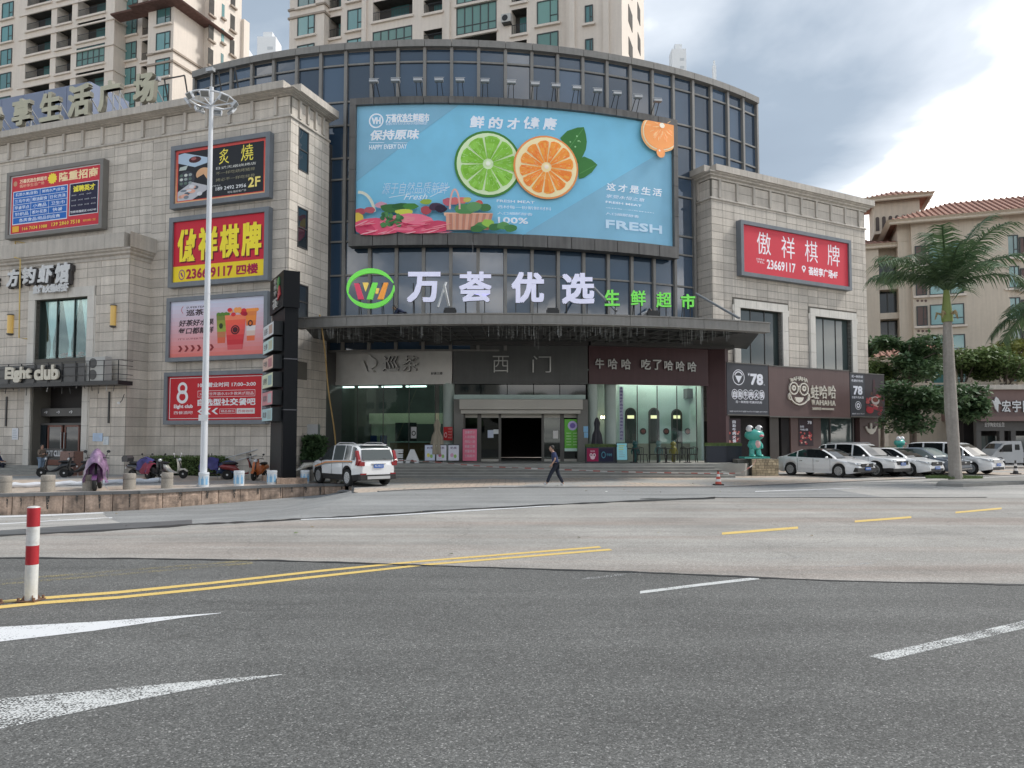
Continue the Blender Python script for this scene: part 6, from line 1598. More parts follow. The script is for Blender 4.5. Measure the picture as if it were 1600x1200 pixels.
# ---- centre tower
CT=Frame(9.45,63.0,-19)
ct=thing('apartment_tower','beige apartment tower standing right behind the curved glass hall','apartment building',CT.m)
h=lambda px,py,d=0: CT.hit(px,py,d)
Z0,Z1=18,48
xl=h(452,60)[0]; dA=0; xA=h(506,60)[0]; 
MB().box(xl,xA,0,12,Z0,Z1).build('wall',beige,ct); win_col(ct,CT,466.6,490.8,28,57,0,3,2)
dB=.9; s1=slot_col(ct,CT,512.6,532.8,28,60,dB,3,2,1.4); s2=slot_col(ct,CT,582.6,644.5,4,33.5,dB,2,3,1.5,encl=(-1,)); s3=slot_col(ct,CT,662,691,1,21,dB,2,3,1.2); s4=slot_col(ct,CT,713,776,13,56,dB,2,2,1.4,encl=(0,1,2)); s5=slot_col(ct,CT,799,823,16,54,dB,2,2,1.3)
def sp(px,pt,pb_,d): z=h(px,pb_,d)[1]; return (z,h(px,pt,d)[1]-z)
wall_bays(ct,xA,h(890,60,dB)[0],dB,12,Z0,Z1,[s1,s2,s3,s4,s5],0,[sp(512.6,28,60,dB),sp(582.6,4,33.5,dB),sp(662,1,21,dB),sp(713,13,56,dB),sp(799,16,54,dB)])
win_col(ct,CT,544.5,568,18,48,dB,2,2); win_col(ct,CT,840.6,871,5,39,dB,2,1,glass=blindg); 
dC=-.2; MB().box(h(890,60,dB)[0],0,dC,12,Z0,Z1).build('wall',beige,ct); win_col(ct,CT,915.6,925,11,36,dC,2,1)
for px in (570,700,895,948): 
    a=h(px,60,-.1 if px>890 else dB)[0]; dd=dC if px>890 else dB; MB().box(a-.25,a+.25,dd-.25,dd,Z0,Z1).build('pilaster',beige,ct)
for yy_ in (9,22): z=h(452,yy_+8)[1]; MB().sweep([(xl-.0,3),(xl,0),(xA,0),(xA,dB)],[(0,z-.1),(.14,z-.1),(.14,z+.1),(0,z+.1)]).build('band',beige2,ct)
for k in range(-3,3):
    z=h(970,30)[1]+FL*k; MB().box(.0,.04,3,5,z-1.6,z).build('side_opening',dim,ct)
    z=h(970,30)[1]+FL*k; MB().box(.0,.04,8,9.5,z-1.6,z).build('side_opening',dim,ct)
acm=pm('ac_white',(.5,.5,.48),.5,.06)
a,z=h(797,30,dB); ac=thing('air_conditioner','white outdoor unit hung beside a small balcony high on the centre tower','air conditioner',CT.m@Matrix.Translation((a-.2,dB-.45,z-.5)))
MB().box(-.45,.45,-.15,.2,0,.75).build('casing',acm,ac); MB().cyl((-.1,-.16,.37),(-.1,-.18,.37),.28,n=16).build('fan_grille',black_metal,ac); MB().box(-.4,.4,-.1,.44,-.08,0).build('bracket',black_metal,ac)
# ---- far towers, the air haze mixed into their pale colours
for i,(x0,x1,yt,Y,lab) in enumerate(((402,431,57,330,'pale grey slim high-rise in the gap between the two beige towers'),(368,388,76,300,'pale low block half hidden right of the left beige tower'),(1050,1072,76,360,'distant grey high-rise above the right end of the glass hall'),(1114,1119,102,420,'distant thin spire-like block right of the other distant high-rise'))):
    a=atY(x0,yt,Y); b=atY(x1,yt,Y); t=thing('distant_tower',lab,'high-rise',((a.x+b.x)/2,Y,0)); w_=b.x-a.x
    fm=pm('hazy_white_facade',(.72,.74,.76),.9,.03); MB().box(-w_/2,w_/2,0,w_,-1,a.z).build('wall',fm,t); MB().box(-w_/4,w_/4,w_*.2,w_*.6,a.z,a.z+3).build('roof_house',fm,t)
    if i in (0,2):
        fmw=pm('hazy_window',(.5,.53,.56),.7,.03); wm=MB().box(0,w_*.3,-.1,.0,0,1.3).mesh('window',fmw)
        z=a.z-6
        while z>a.z-40: shared('window',wm,t,Matrix.Translation((w_*.05,0,z))); z-=4
# ================================================================ APARTMENTS AND SHOPS ON THE RIGHT
RA=Frame(46.4,70.0,-20)
ra=thing('apartment_building','cream apartment block with red tiled roofs behind the palm','apartment building',RA.m)
h=lambda px,py,d=0: RA.hit(px,py,d)
ivy=pm('cream_render',(0.60,0.53,0.44),.8,.06,.3,.03,4,streak=.08)
redt=pm('red_roof_tile',(.36,.19,.14),.8,.18,2,.12,12,isl=.1)
xl=h(1340,450)[0]; ze=h(1500,338)[1]; d1=1.2; xm=h(1403,450,d1)[0]; xm2=h(1426,450)[0]
w_=MB(); w_.box(xm2,0,0,12,0,ze); w_.build('wall',ivy,ra); MB().box(xm,xm2,.6,12,0,ze).build('wall',ivy,ra); MB().box(xl,xm,d1+1.3,12,0,ze-1.8).build('wall',ivy,ra)
MB().box(xl,h(1374,450,d1)[0],d1,12,0,ze-1.8).build('wall',ivy,ra)
MB().prism([(0,0),(.3,.2),(9,1.2),(9,12),(0,12)],0,ze,plane='xy').build('wall',ivy,ra)
g0=h(1374,443.5,d1); sh=2.95
for k in range(-3,2):
    z=g0[1]+sh*k; a=h(1374,450,d1)[0]; b=xm
    if z+2.2<ze-1.8: 
        p=MB().box(a,b,d1+1.2,d1+1.28,z,z+2.3).build('balcony',glass_opaque('dark_balcony_glass',(.03,.04,.045),.1,1.6),ra); MB().box(a,b,d1-.05,d1+1.2,z-.62,z-.02).build('parapet',ivy,p); MB().box((a+b)/2-.05,(a+b)/2+.05,d1+1.1,d1+1.2,z,z+2.3).build('mullion',frame_g,p)
FLs=FL; FL=2.95
brown_sh=pm('brown_shutter',(.16,.11,.10),.7,.1)
def wins_(px0,px1,pt,pb,d,nu,nd,gl=None):
    a,z1=h(px0,pt,d); b,_=h(px1,pt,d); z0=h(px0,pb,d)[1]; g,f,s_=win_mesh(b-a,z1-z0)
    if gl: g.materials[0]=gl
    for k in range(-nd,nu+1): w_=shared('window',g,ra,Matrix.Translation((a,d,z0+FL*k))); shared('frame',f,w_,Matrix.Identity(4)); shared('sill',s_,w_,Matrix.Identity(4))
wins_(1432,1446,433,461,0,1,4,brown_sh); wins_(1453,1503,430.5,460,0,1,4)
for k in range(-3,2):
    for px in (1434,1440.5,1446.5): a,z=h(px,470); MB().cyl((a,-.02,z+FL*k),(a,.02,z+FL*k),.12,n=10).build('vent',brown_sh,ra)
r2=Matrix.Translation((.3,.2,0))@Matrix.Rotation(rad(6.5),4,'Z'); F2=Frame(*(RA.m@Vector((.3,.2,0))).xy,-13.5)
def wins2(px0,px1,pt,pb,nu,nd,gl=None):
    a,z1=F2.hit(px0,pt,0); b,_=F2.hit(px1,pt,0); z0=F2.hit(px0,pb,0)[1]; g,f,s_=win_mesh(b-a,z1-z0)
    if gl: g.materials[0]=gl
    for k in range(-nd,nu+1):
        w_=shared('window',g,ra,r2@Matrix.Translation((a,-.05,z0+FL*k))); shared('frame',f,w_,Matrix.Identity(4)); shared('sill',s_,w_,Matrix.Identity(4))
wins2(1573.5,1590,418,449,1,4); wins2(1595,1604,421,451,1,4,brown_sh)
# roofs
def hip(par,x0,x1,y0,y1,z,hh,ov,mat,name='roof',n=14):
    x0-=ov;x1+=ov;y0-=ov;y1+=ov; ym=(y0+y1)/2; r=(y1-y0)/2*.9; mb=MB()
    mb.add([(x0,y0,z),(x1,y0,z),(x1,y1,z),(x0,y1,z),(x0+r,ym,z+hh),(x1-r,ym,z+hh)],[(0,1,5,4),(1,2,5),(2,3,4,5),(3,0,4),(3,2,1,0)]); o=mb.build(name,mat,par)
    q=MB(); k=int((x1-x0)/.5)
    for i in range(k):
        x_=x0+.25+(x1-x0-.5)*i/(k-1); t=1
        if x_<x0+r: t=(x_-x0)/r
        elif x_>x1-r: t=(x1-x_)/r
        q.cyl((x_,y0-.02,z+.03),(x_,lerp(y0,ym,t),z+.05+hh*t),.09,n=6)
    q.build('tile_rib',mat,o)['kind']='stuff'
    MB().sweep([(x0,y1),(x0,y0),(x1,y0),(x1,y1)],[(0,z-.5),(.18,z-.42),(.05,z-.2),(.35,z-.05),(0,z-.0)]).build('eave',ivy,o)
    return o
hip(ra,xm2-1,9,0,12,ze,3.0,.9,redt); hip(ra,xl-3,xm,1.5,12,ze-1.8,1.8,.6,redt)
# bell tower with arcade
bx0,bx1=h(1366,330,4)[0],h(1438,330,4)[0]; bz0=h(1400,362,4)[1]; bz1=h(1400,312,4)[1]
bt=MB().box(bx0,bx1,4.3,9,bz0,bz1+.0).build('bell_tower',ivy,ra)
n=7; aw=(bx1-bx0)/n
for i in range(n):
    x_=bx0+aw*(i+.5); pol=[(x_-aw*.28,bz0+.3)]+[(x_-aw*.28*math.cos(rad(t)),bz0+1.6+aw*.28*math.sin(rad(t))) for t in range(0,181,20)]+[(x_+aw*.28,bz0+.3)]
    MB().prism(pol,4.22,4.31).build('arch',pm('arch_shade',(.10,.085,.08),.9),bt)
hip(bt,bx0,bx1,4.3,9,bz1+.3,1.3,.9,redt,'tower_roof')
for px in (1403,1414,1452,1522,1567): 
    a,z=h(px,300,6); zr=bz1+1.4 if px<1420 else ze+2; MB().cyl((a,6,zr-1),(a,6,zr+1.6),.03,n=6).build('lightning_rod',steel,ra)
# lower garden terraces with tiled porch, balustrade and posts
pz=atY(1400,552,60)
gp=thing('garden_house','cream porch with small red tiled roof among the trees, right of the stone block','house',place(33.5,60,0,-15))
MB().box(-3.0,9,1.5,6,0,5.0).build('wall',ivy,gp); MB().box(-3.4,9,1.2,6.4,5.0,5.25).build('terrace_slab',ivy,gp)
for i in range(8): MB().box(-3.2+1.6*i,-2.9+1.6*i,1.3,1.6,5.25,6.6).build('post',ivy,gp)
MB().box(-3.2,8.6,1.35,1.5,6.3,6.45).build('rail',ivy,gp)
for x_ in (-2.6,-.4,2.0): MB().box(x_,x_+.45,2.4,2.9,5.25,8.6).build('porch_column',ivy,gp)
hip(gp,-3.6,2.8,2.0,6,8.7,1.3,.5,redt,'porch_roof')
hip(gp,10,18,3,8,8.4,1.1,.4,redt,'porch_roof'); MB().box(10.3,17.6,3.3,7.6,0,8.3).build('wall',ivy,gp)
SH=Frame(*atY(1514,650,57).xy,-4)
sh_=thing('shop_building','brown tile shop with white lettering at the right edge, behind the pickup','shop',SH.m)
h=lambda px,py,d=0: SH.hit(px,py,d)
br2=pm('mauve_brown_panel',(.19,.125,.115),.6,.06,1,streak=.06)
zt,zb,z1=h(1520,609)[1],h(1530,656)[1],h(1514,605)[1]
MB().box(0,14,0,8,zb,zt).build('fascia',br2,sh_); MB().box(-.2,14,-.35,8,zt,zt+.35).build('top_trim',stone_trim,sh_); MB().box(.6,14,-.5,0,zb-.1,zb+.25).build('lower_trim',br2,sh_)
MB().box(.6,14,2,8,0,zb).build('back_wall',dk,sh_)
for px in (1526,1562,1580): a=h(px,690,.2)[0]; MB().box(a,a+.35,.2,.6,0,zb).build('pillar',bronze_dk,sh_)
for px0,px1 in ((1528,1540),(1541,1551),(1552,1561),(1584,1600),(1600,1625)): a,b=h(px0,690,1)[0],h(px1,690,1)[0]; MB().box(a,b,1,1.04,.2,zb-1.2).build('shop_pane',wg,sh_)
letters('shop_lettering','white shop name characters with a lightning-shaped mark on the brown fascia',SH,[('宏',1565,625.5,1579.5,644),('宇',1581.5,625.5,1596,644),('陶',1598,625.5,1613,644)],.15,whp,dark_side,.12)
a,z=h(1548,645,-.1); mt=thing('shop_mark','white jagged lightning-shaped mark at the left of the shop name','sign',SH.m@Matrix.Translation((a,-.12,z)))
U2=lambda X_,Y_:(h(1380+X_/7.27,540+Y_/7.27,-.12)[0]-a,h(1380+X_/7.27,540+Y_/7.27,-.12)[1]-z)
MB().prism([U2(*q) for q in ((1220,610),(1255,635),(1275,580),(1300,600),(1340,670),(1305,660),(1300,760),(1270,720),(1250,660))],-.08,.08).build('mark_shape',whp,mt)
a,z1_=h(1539,660,.1); b,z0_=h(1570,667,.1); mb=MB(); solid_text(mb,'宏宇陶瓷欢迎您',a,b,z0_,z1_,.14,.16,0,.01); mb.build('small_text',whp,sh_)
MB().box(.6,14,.16,.2,z0_-.3,zb).build('sign_strip',bronze_dk,sh_)
# ================================================================ TREES, HEDGES, PALMS
def leaves(mb,c,r,n,s,flat=.5,hollow=.35,rng=R):
    for _ in range(n):
        while True:
            d=Vector((rng.uniform(-1,1),rng.uniform(-1,1),rng.uniform(-1,1)))
            if hollow<d.length<1: break
        p=Vector(c)+Vector((d.x*r[0],d.y*r[1],d.z*r[2])); a=Vector((rng.uniform(-1,1),rng.uniform(-1,1),rng.uniform(-.6,.4))).normalized(); b=a.cross(Vector((rng.uniform(-.5,.5),rng.uniform(-.5,.5),1))).normalized()
        L=s*rng.uniform(.6,1.3); W=L*flat*.5
        mb.add([p,p+a*L*.5+b*W,p+a*L,p+a*L*.5-b*W],[(0,1,2,3)])
bark=pm('grey_brown_bark',(.15,.12,.10),.9,.2,4,.2,20,.4,20)
lf_d=leafy('dark_leaves',(.024,.058,.032),(.13,.21,.095)); lf_m=leafy('mid_leaves',(.04,.09,.03),(.20,.27,.10)); lf_y=leafy('yellow_leaves',(.12,.17,.04),(.34,.34,.10))
def tree(name,label,x,y,hgt,cr,n,s,mat,z=0,blobs=9,flat=.5,trunk=.18,group=None,cat='tree',droop=0):
    t=thing(name,label,cat,place(x,y,z,R.uniform(0,360)),group)
    tr=MB(); top=hgt-cr[2]*.9; tr.tube([(0,0,-.1),(.05,.03,top*.4),(.12,-.05,top*.75),(.05,.05,hgt-cr[2]*.5)],[trunk,trunk*.8,trunk*.65,trunk*.3],8)
    for i in range(6): a=i*1.05+.3; tr.tube([(.08,0,top*.7),(math.cos(a)*cr[0]*.4,math.sin(a)*cr[1]*.4,top*.95),(math.cos(a)*cr[0]*.75,math.sin(a)*cr[1]*.75,hgt-cr[2]*(1.1-.15*(i%3)))],[trunk*.4,trunk*.25,.02],6)
    tr.build('trunk',bark,t,smooth=True); c=MB()
    for i in range(blobs):
        a=R.uniform(0,6.28); q=R.uniform(.2,.72); zz_=R.uniform(-.62,.62); cc=(math.cos(a)*cr[0]*q,math.sin(a)*cr[1]*q,hgt-cr[2]+zz_*cr[2]); rr=R.uniform(.34,.58)
        leaves(c,cc,(cr[0]*rr,cr[1]*rr,cr[2]*rr*.8),n//blobs,s,flat,.25)
    c.build('crown',mat,t); return t
def at0(px,py,Y): p=atY(px,py,Y); return p.x
for (px,Y,hg,cr,n,s,m_,lab) in ((1378,57,8.2,(2.0,2.0,3.2),5200,.42,lf_m,'drooping light green tree touching the right end of the price board'),
    (1425,55,9.8,(3.4,2.6,1.9),6500,.40,lf_d,'dark broad tree left of the palm trunk, in front of the cream porch'),
    (1428,49,6.0,(2.7,2.1,1.9),5000,.36,lf_d,'lower dark bushy tree left of the palm trunk, above the parked cars'),
    (1497,50,6.4,(2.0,1.8,2.0),4200,.36,lf_d,'dark bushy tree right of the palm trunk, covering the shop corner'),
    (1505,62,10.2,(3.2,2.8,1.8),5500,.42,lf_m,'mid green tree right of the palm trunk behind the shop'),
    (1365,66,11.0,(2.0,2.0,2.2),3500,.42,lf_d,'dark tree top just right of the stone block corner'),
    (1583,66,11.0,(3.2,2.6,1.5),4500,.36,lf_y,'yellow green shrub tree on the terrace above the brown shop'),
    (1575,60,9.6,(4.5,2.0,1.6),5000,.36,lf_m,'low green hedge tree along the top of the brown shop')):
    tree('garden_tree',lab,at0(px,700,Y),Y,hg,cr,n,s,m_)
def palm_top(par,base,n,L,mat,elev=(-15,80),leaf=.75,seed=3,az=(0,360)):
    rg=random.Random(seed)
    for i in range(n):
        a=rad(lerp(az[0],az[1],(i+rg.uniform(-.25,.25))/n)); el=rad(rg.uniform(*elev)); mb=MB(); l=L*rg.uniform(.85,1.1)
        pts=[]; p=Vector(base); d=Vector((math.cos(a)*math.cos(el),math.sin(a)*math.cos(el),math.sin(el))); K=14
        for k in range(K+1): pts.append(p.copy()); p=p+d*(l/K); d=(d+Vector((0,0,-.075-.05*k/K))).normalized()
        mb.tube(pts,[.05*(1-k/(K+1))+.008 for k in range(K+1)],5)
        for k in range(K*4):
            t=.12+.88*k/(K*4); q=t*K; j=min(int(q),K-1); c=pts[j].lerp(pts[j+1],q-j); tg=(pts[j+1]-pts[j]).normalized(); sd=tg.cross(Vector((0,0,1))); 
            if sd.length<.1: sd=Vector((math.sin(a),-math.cos(a),0))
            sd.normalize()
            for s_ in (-1,1):
                ll=leaf*(1.15-.75*abs(t-.45))*rg.uniform(.85,1.15); dd=(sd*s_+tg*.55+Vector((0,0,rg.uniform(-.25,.2)))).normalized(); w2=tg*.030
                m1=c+dd*ll*.5+Vector((0,0,-.05*ll)); e1=c+dd*ll+Vector((0,0,-.42*ll))
                mb.add([c-w2,c+w2,m1+w2*.9,m1-w2*.9,e1],[(0,1,2,3),(3,2,4)])
        mb.build('frond',mat,par)
pb0=ground(1492,752,0)
pal=thing('royal_palm','tall royal palm with pale smooth trunk standing on the kerbed island at right','palm tree',(pb0.x,pb0.y,0))
ptrk=pm('pale_palm_bark',(.33,.30,.27),.85,.12,1.2,.12,10,.2,30,streak=.25); H1=zat(503,pb0.y); H2=zat(452,pb0.y)
MB().tube([(0.05,0,0),(.03,0,.35),(.0,0,1.5),(-.08,0,3.4),(-.12,0,H1-1.2),(-.12,0,H1)],[.33,.28,.25,.27,.23,.18],20).build('trunk',ptrk,pal,smooth=True)
dk_side=MB(); dk_side.tube([(.05,0,.2),(.05,.0,1.5),(0,0,3.3)],[.001]*3,3)
MB().tube([(-.12,0,H1),(-.13,0,H1+.3),(-.13,0,(H1+H2)/2+.2),(-.12,0,H2)],[.24,.25,.17,.12],16).build('crownshaft',pm('yellow_green_crownshaft',(.22,.27,.07),.5,.15,2),pal,smooth=True)
for i in range(5): a=i*1.26; MB().tube([(-.12+.2*math.cos(a),.2*math.sin(a),H1+.35),(-.12+.42*math.cos(a),.42*math.sin(a),H1+.45),(-.12+.5*math.cos(a),.5*math.sin(a),H1+.15)],[.06,.07,.02],6).build('old_sheath',pm('dry_sheath',(.35,.27,.15),.8,.2),pal)
pleaf=leafy('palm_leaves',(.03,.07,.04),(.13,.20,.09),1.5)
palm_top(pal,(-.12,0,H2-.1),17,4.1,pleaf,(30,89),.95,5)
p2_=atY(1640,420,33); pal2=thing('royal_palm','second palm mostly outside the frame, its drooping fronds entering at the right edge','palm tree',(p2_.x,33,0))
MB().tube([(0,0,0),(0,0,5.5),(.0,0,7.6)],[.42,.34,.22],16).build('trunk',ptrk,pal2,smooth=True); palm_top(pal2,(0,0,7.9),9,2.9,pleaf,(-5,60),.8,9)
# kerbed island under the palm
isl=W2([(1463,760),(1470,754.5),(1500,753.5),(1600,748),(1900,738),(1900,752),(1600,757),(1505,761)],0)
mb=MB(); mb.prism(isl,-.02,.13,plane='xy'); struct('kerb_island',mb,pm('island_kerb',(.24,.235,.22),.8,.15,2))
def tuft(name,label,cx,cy,rx,ry,n,z=.13,hh=.14,mat=None,kind='stuff'):
    mb=MB()
    for _ in range(n):
        a=R.uniform(0,6.28); q=math.sqrt(R.random()); x_,y_=cx+rx*q*math.cos(a),cy+ry*q*math.sin(a); l=hh*R.uniform(.5,1.4); dx,dy=R.uniform(-.06,.06),R.uniform(-.06,.06); mb.add([(x_-.012,y_,z),(x_+.012,y_,z),(x_+dx,y_+dy,z+l)],[(0,1,2)])
    o=mb.build(name,mat or lf_m); tag(o,label,'grass',None,kind); return o
tuft('grass','short grass growing round the foot of the palm on the island',pb0.x+.1,pb0.y+.2,1.3,.5,2600,hh=.12)
# ---- clipped hedges and shrubs in front of the left block
def hedge(name,label,M,lx,ly,lz,n,mat=lf_m,s=.10,cat='hedge'):
    t=thing(name,label,cat,M); mb=MB(); MB().box(-lx/2+.1,lx/2-.1,-ly/2+.1,ly/2-.1,0,lz-.12).build('shade_core',pm('hedge_shade',(.012,.02,.01),.9),t)  # solid inner box coloured as the shade between the leaves
    for _ in range(n):
        f=R.random(); x_,y_,z_=R.uniform(-lx/2,lx/2),R.uniform(-ly/2,ly/2),R.uniform(.05,lz)
        if f<.5: y_=-ly/2+R.uniform(-.03,.12)
        elif f<.85: z_=lz+R.uniform(-.12,.04)
        else: x_=R.choice((-1,1))*lx/2
        a=Vector((R.uniform(-1,1),R.uniform(-1,.4),R.uniform(-.5,1))).normalized(); b=a.cross(Vector((R.uniform(-1,1),R.uniform(-1,1),.6))).normalized(); p=Vector((x_,y_,z_)); L=s*R.uniform(.6,1.4)
        mb.add([p,p+a*L*.5+b*L*.3,p+a*L,p+a*L*.5-b*L*.3],[(0,1,2,3)])
    mb.build('foliage',mat,t); return t
g1=ground(196,742,0); g2=ground(300,741,0)
hedge('hedge','clipped hedge against the stone wall left of the white scooter',place(atY(204,742,43.2).x,42.6,0,-19),2.6,1.0,.95,4200)
hedge('hedge','longer clipped hedge behind the scooters beneath the club poster',place(atY(292,742,40.6).x,40.6,0,-19),4.6,.9,.95,6000)
hedge('hedge','rounded taller shrub at the wall above the first hedge',place(atY(228,742,43).x,43.1,.5,-19),2.6,.8,1.05,3000)
p=atY(498,745,41.5); hedge('bamboo_shrub','dark spiky shrub beside the metal panels left of the tea shop',place(p.x,40.6,0.0,0),.9,.5,1.9,1500,lf_d,.3,'shrub')

# what stands across the street behind the viewer: seen only as reflections in the glass
bt_=MB(); rg2=random.Random(4)
for i in range(26):
    x=-95+i*7.6+rg2.uniform(-2,2); y=-62+rg2.uniform(-6,6); h_=rg2.uniform(7,11); bt_.cyl((x,y,-1),(x,y,h_*.6),.2,n=6)
    for k in range(7): bt_.ell((x+rg2.uniform(-2.5,2.5),y+rg2.uniform(-2,2),h_*rg2.uniform(.55,.95)),(rg2.uniform(1.6,2.6),rg2.uniform(1.4,2.2),rg2.uniform(1.1,1.8)),9,6)
tag(bt_.build('roadside_trees',pm('street_tree_green',(.06,.09,.045),.9,.5,.8,.4,5)),'row of street trees across the road behind the viewer','trees',None,'stuff')
for i,(x,w_,h_) in enumerate(((-70,38,15),(-18,44,20),(40,36,13),(85,40,18))):
    t=thing('opposite_building','plain mid-rise building across the road behind the viewer, %s from the left'%(['first','second','third','fourth'][i]),'building',(x,-90,0)); MB().box(-w_/2,w_/2,-12,0,-1,h_).build('wall',pm('opposite_wall',(.45,.42,.38),.8,.1),t)
    wm=MB().box(-1.1,1.1,-.02,.06,0,1.6).mesh('window',dark_glass)
    for a in range(int(w_/3.6)-1):
        for b in range(int(h_/3.2)-1): shared('window',wm,t,Matrix.Translation((-w_/2+3.4+a*3.6,0.02,3.2+b*3.2)))
# ================================================================ VEHICLES
white_car=pm('white_car_paint',(.78,.79,.80),.25,.02,coat=.6); grey_car=pm('slate_blue_car_paint',(.10,.12,.15),.28,.02,coat=.6); silver_car=pm('silver_grey_paint',(.42,.44,.46),.35,.03,coat=.4)
car_glass=glass_opaque('car_glass',(.012,.015,.017),.04,1.6); light_glass=glass_opaque('pale_car_glass',(.16,.19,.19),.04,1.6); black_plastic=pm('black_plastic',(.015,.015,.016),.55); tyre_m=pm('tyre_rubber',(.02,.02,.02),.85); rim_m=pm('alloy_rim',(.62,.63,.64),.3,.05,metal=.4)
red_lamp=pm('red_lamp',(.24,.015,.02),.15,.1); clear_lamp=pm('clear_lamp',(.6,.63,.66),.1,.1,spec=.8); plate_m=pm('blue_plate',(.03,.13,.45),.4,.02); chrome=pm('chrome_trim',(.6,.6,.6),.15,metal=.9)
def interp(pts,x):
    if x<=pts[0][0]: return pts[0][1]
    for i,((a,va),(b,vb)) in enumerate(zip(pts,pts[1:])):
        if x<=b:
            t=(x-a)/(b-a); m0=(pts[i+1][1]-pts[i-1][1])/(pts[i+1][0]-pts[i-1][0]) if i>0 else (vb-va)/(b-a); m1=(pts[i+2][1]-va)/(pts[i+2][0]-a) if i+2<len(pts) else (vb-va)/(b-a)
            s_=(vb-va)/(b-a); m0=max(min(m0,3*abs(s_)),-3*abs(s_)) if abs(s_)>1e-6 else 0; m1=max(min(m1,3*abs(s_)),-3*abs(s_)) if abs(s_)>1e-6 else 0; h_=b-a
            return (2*t**3-3*t*t+1)*va+(t**3-2*t*t+t)*h_*m0+(-2*t**3+3*t*t)*vb+(t**3-t*t)*h_*m1
    return pts[-1][1]
_wheel={}
def wheel(par,x,y,r,side,spokes=10):
    k=(round(r,2),spokes)
    if k not in _wheel:
        t=MB().lathe([(r*.60,-.10),(r*.92,-.11),(r,-.07),(r,.07),(r*.92,.11),(r*.62,.10)],(0,0,0),28,axis='y').mesh('tyre',tyre_m,True,40)
        m=MB(); m.lathe([(r*.63,-.10),(r*.66,-.108),(r*.60,-.112),(r*.57,-.07)],(0,0,0),28,axis='y'); 
        for i in range(spokes):
            a=2*math.pi*i/spokes; m.bar((.04*math.cos(a),-.085,.04*math.sin(a)),(r*.60*math.cos(a+.12),-.098,r*.60*math.sin(a+.12)),.035,.02)
        m.cyl((0,-.10,0),(0,-.06,0),.05,n=10); rm=m.mesh('rim',rim_m); dsk=MB().cyl((0,-.06,0),(0,.06,0),r*.62,n=20).mesh('hub_disc',black_plastic); _wheel[k]=(t,rm,dsk)
    t,rm,dsk=_wheel[k]; M=Matrix.Translation((x,y,r))@(Matrix.Identity(4) if side<0 else Matrix.Rotation(math.pi,4,'Z'))
    w_=shared('wheel',t,par,M); shared('rim',rm,w_,Matrix.Identity(4)); shared('hub_disc',dsk,w_,Matrix.Identity(4)); return w_
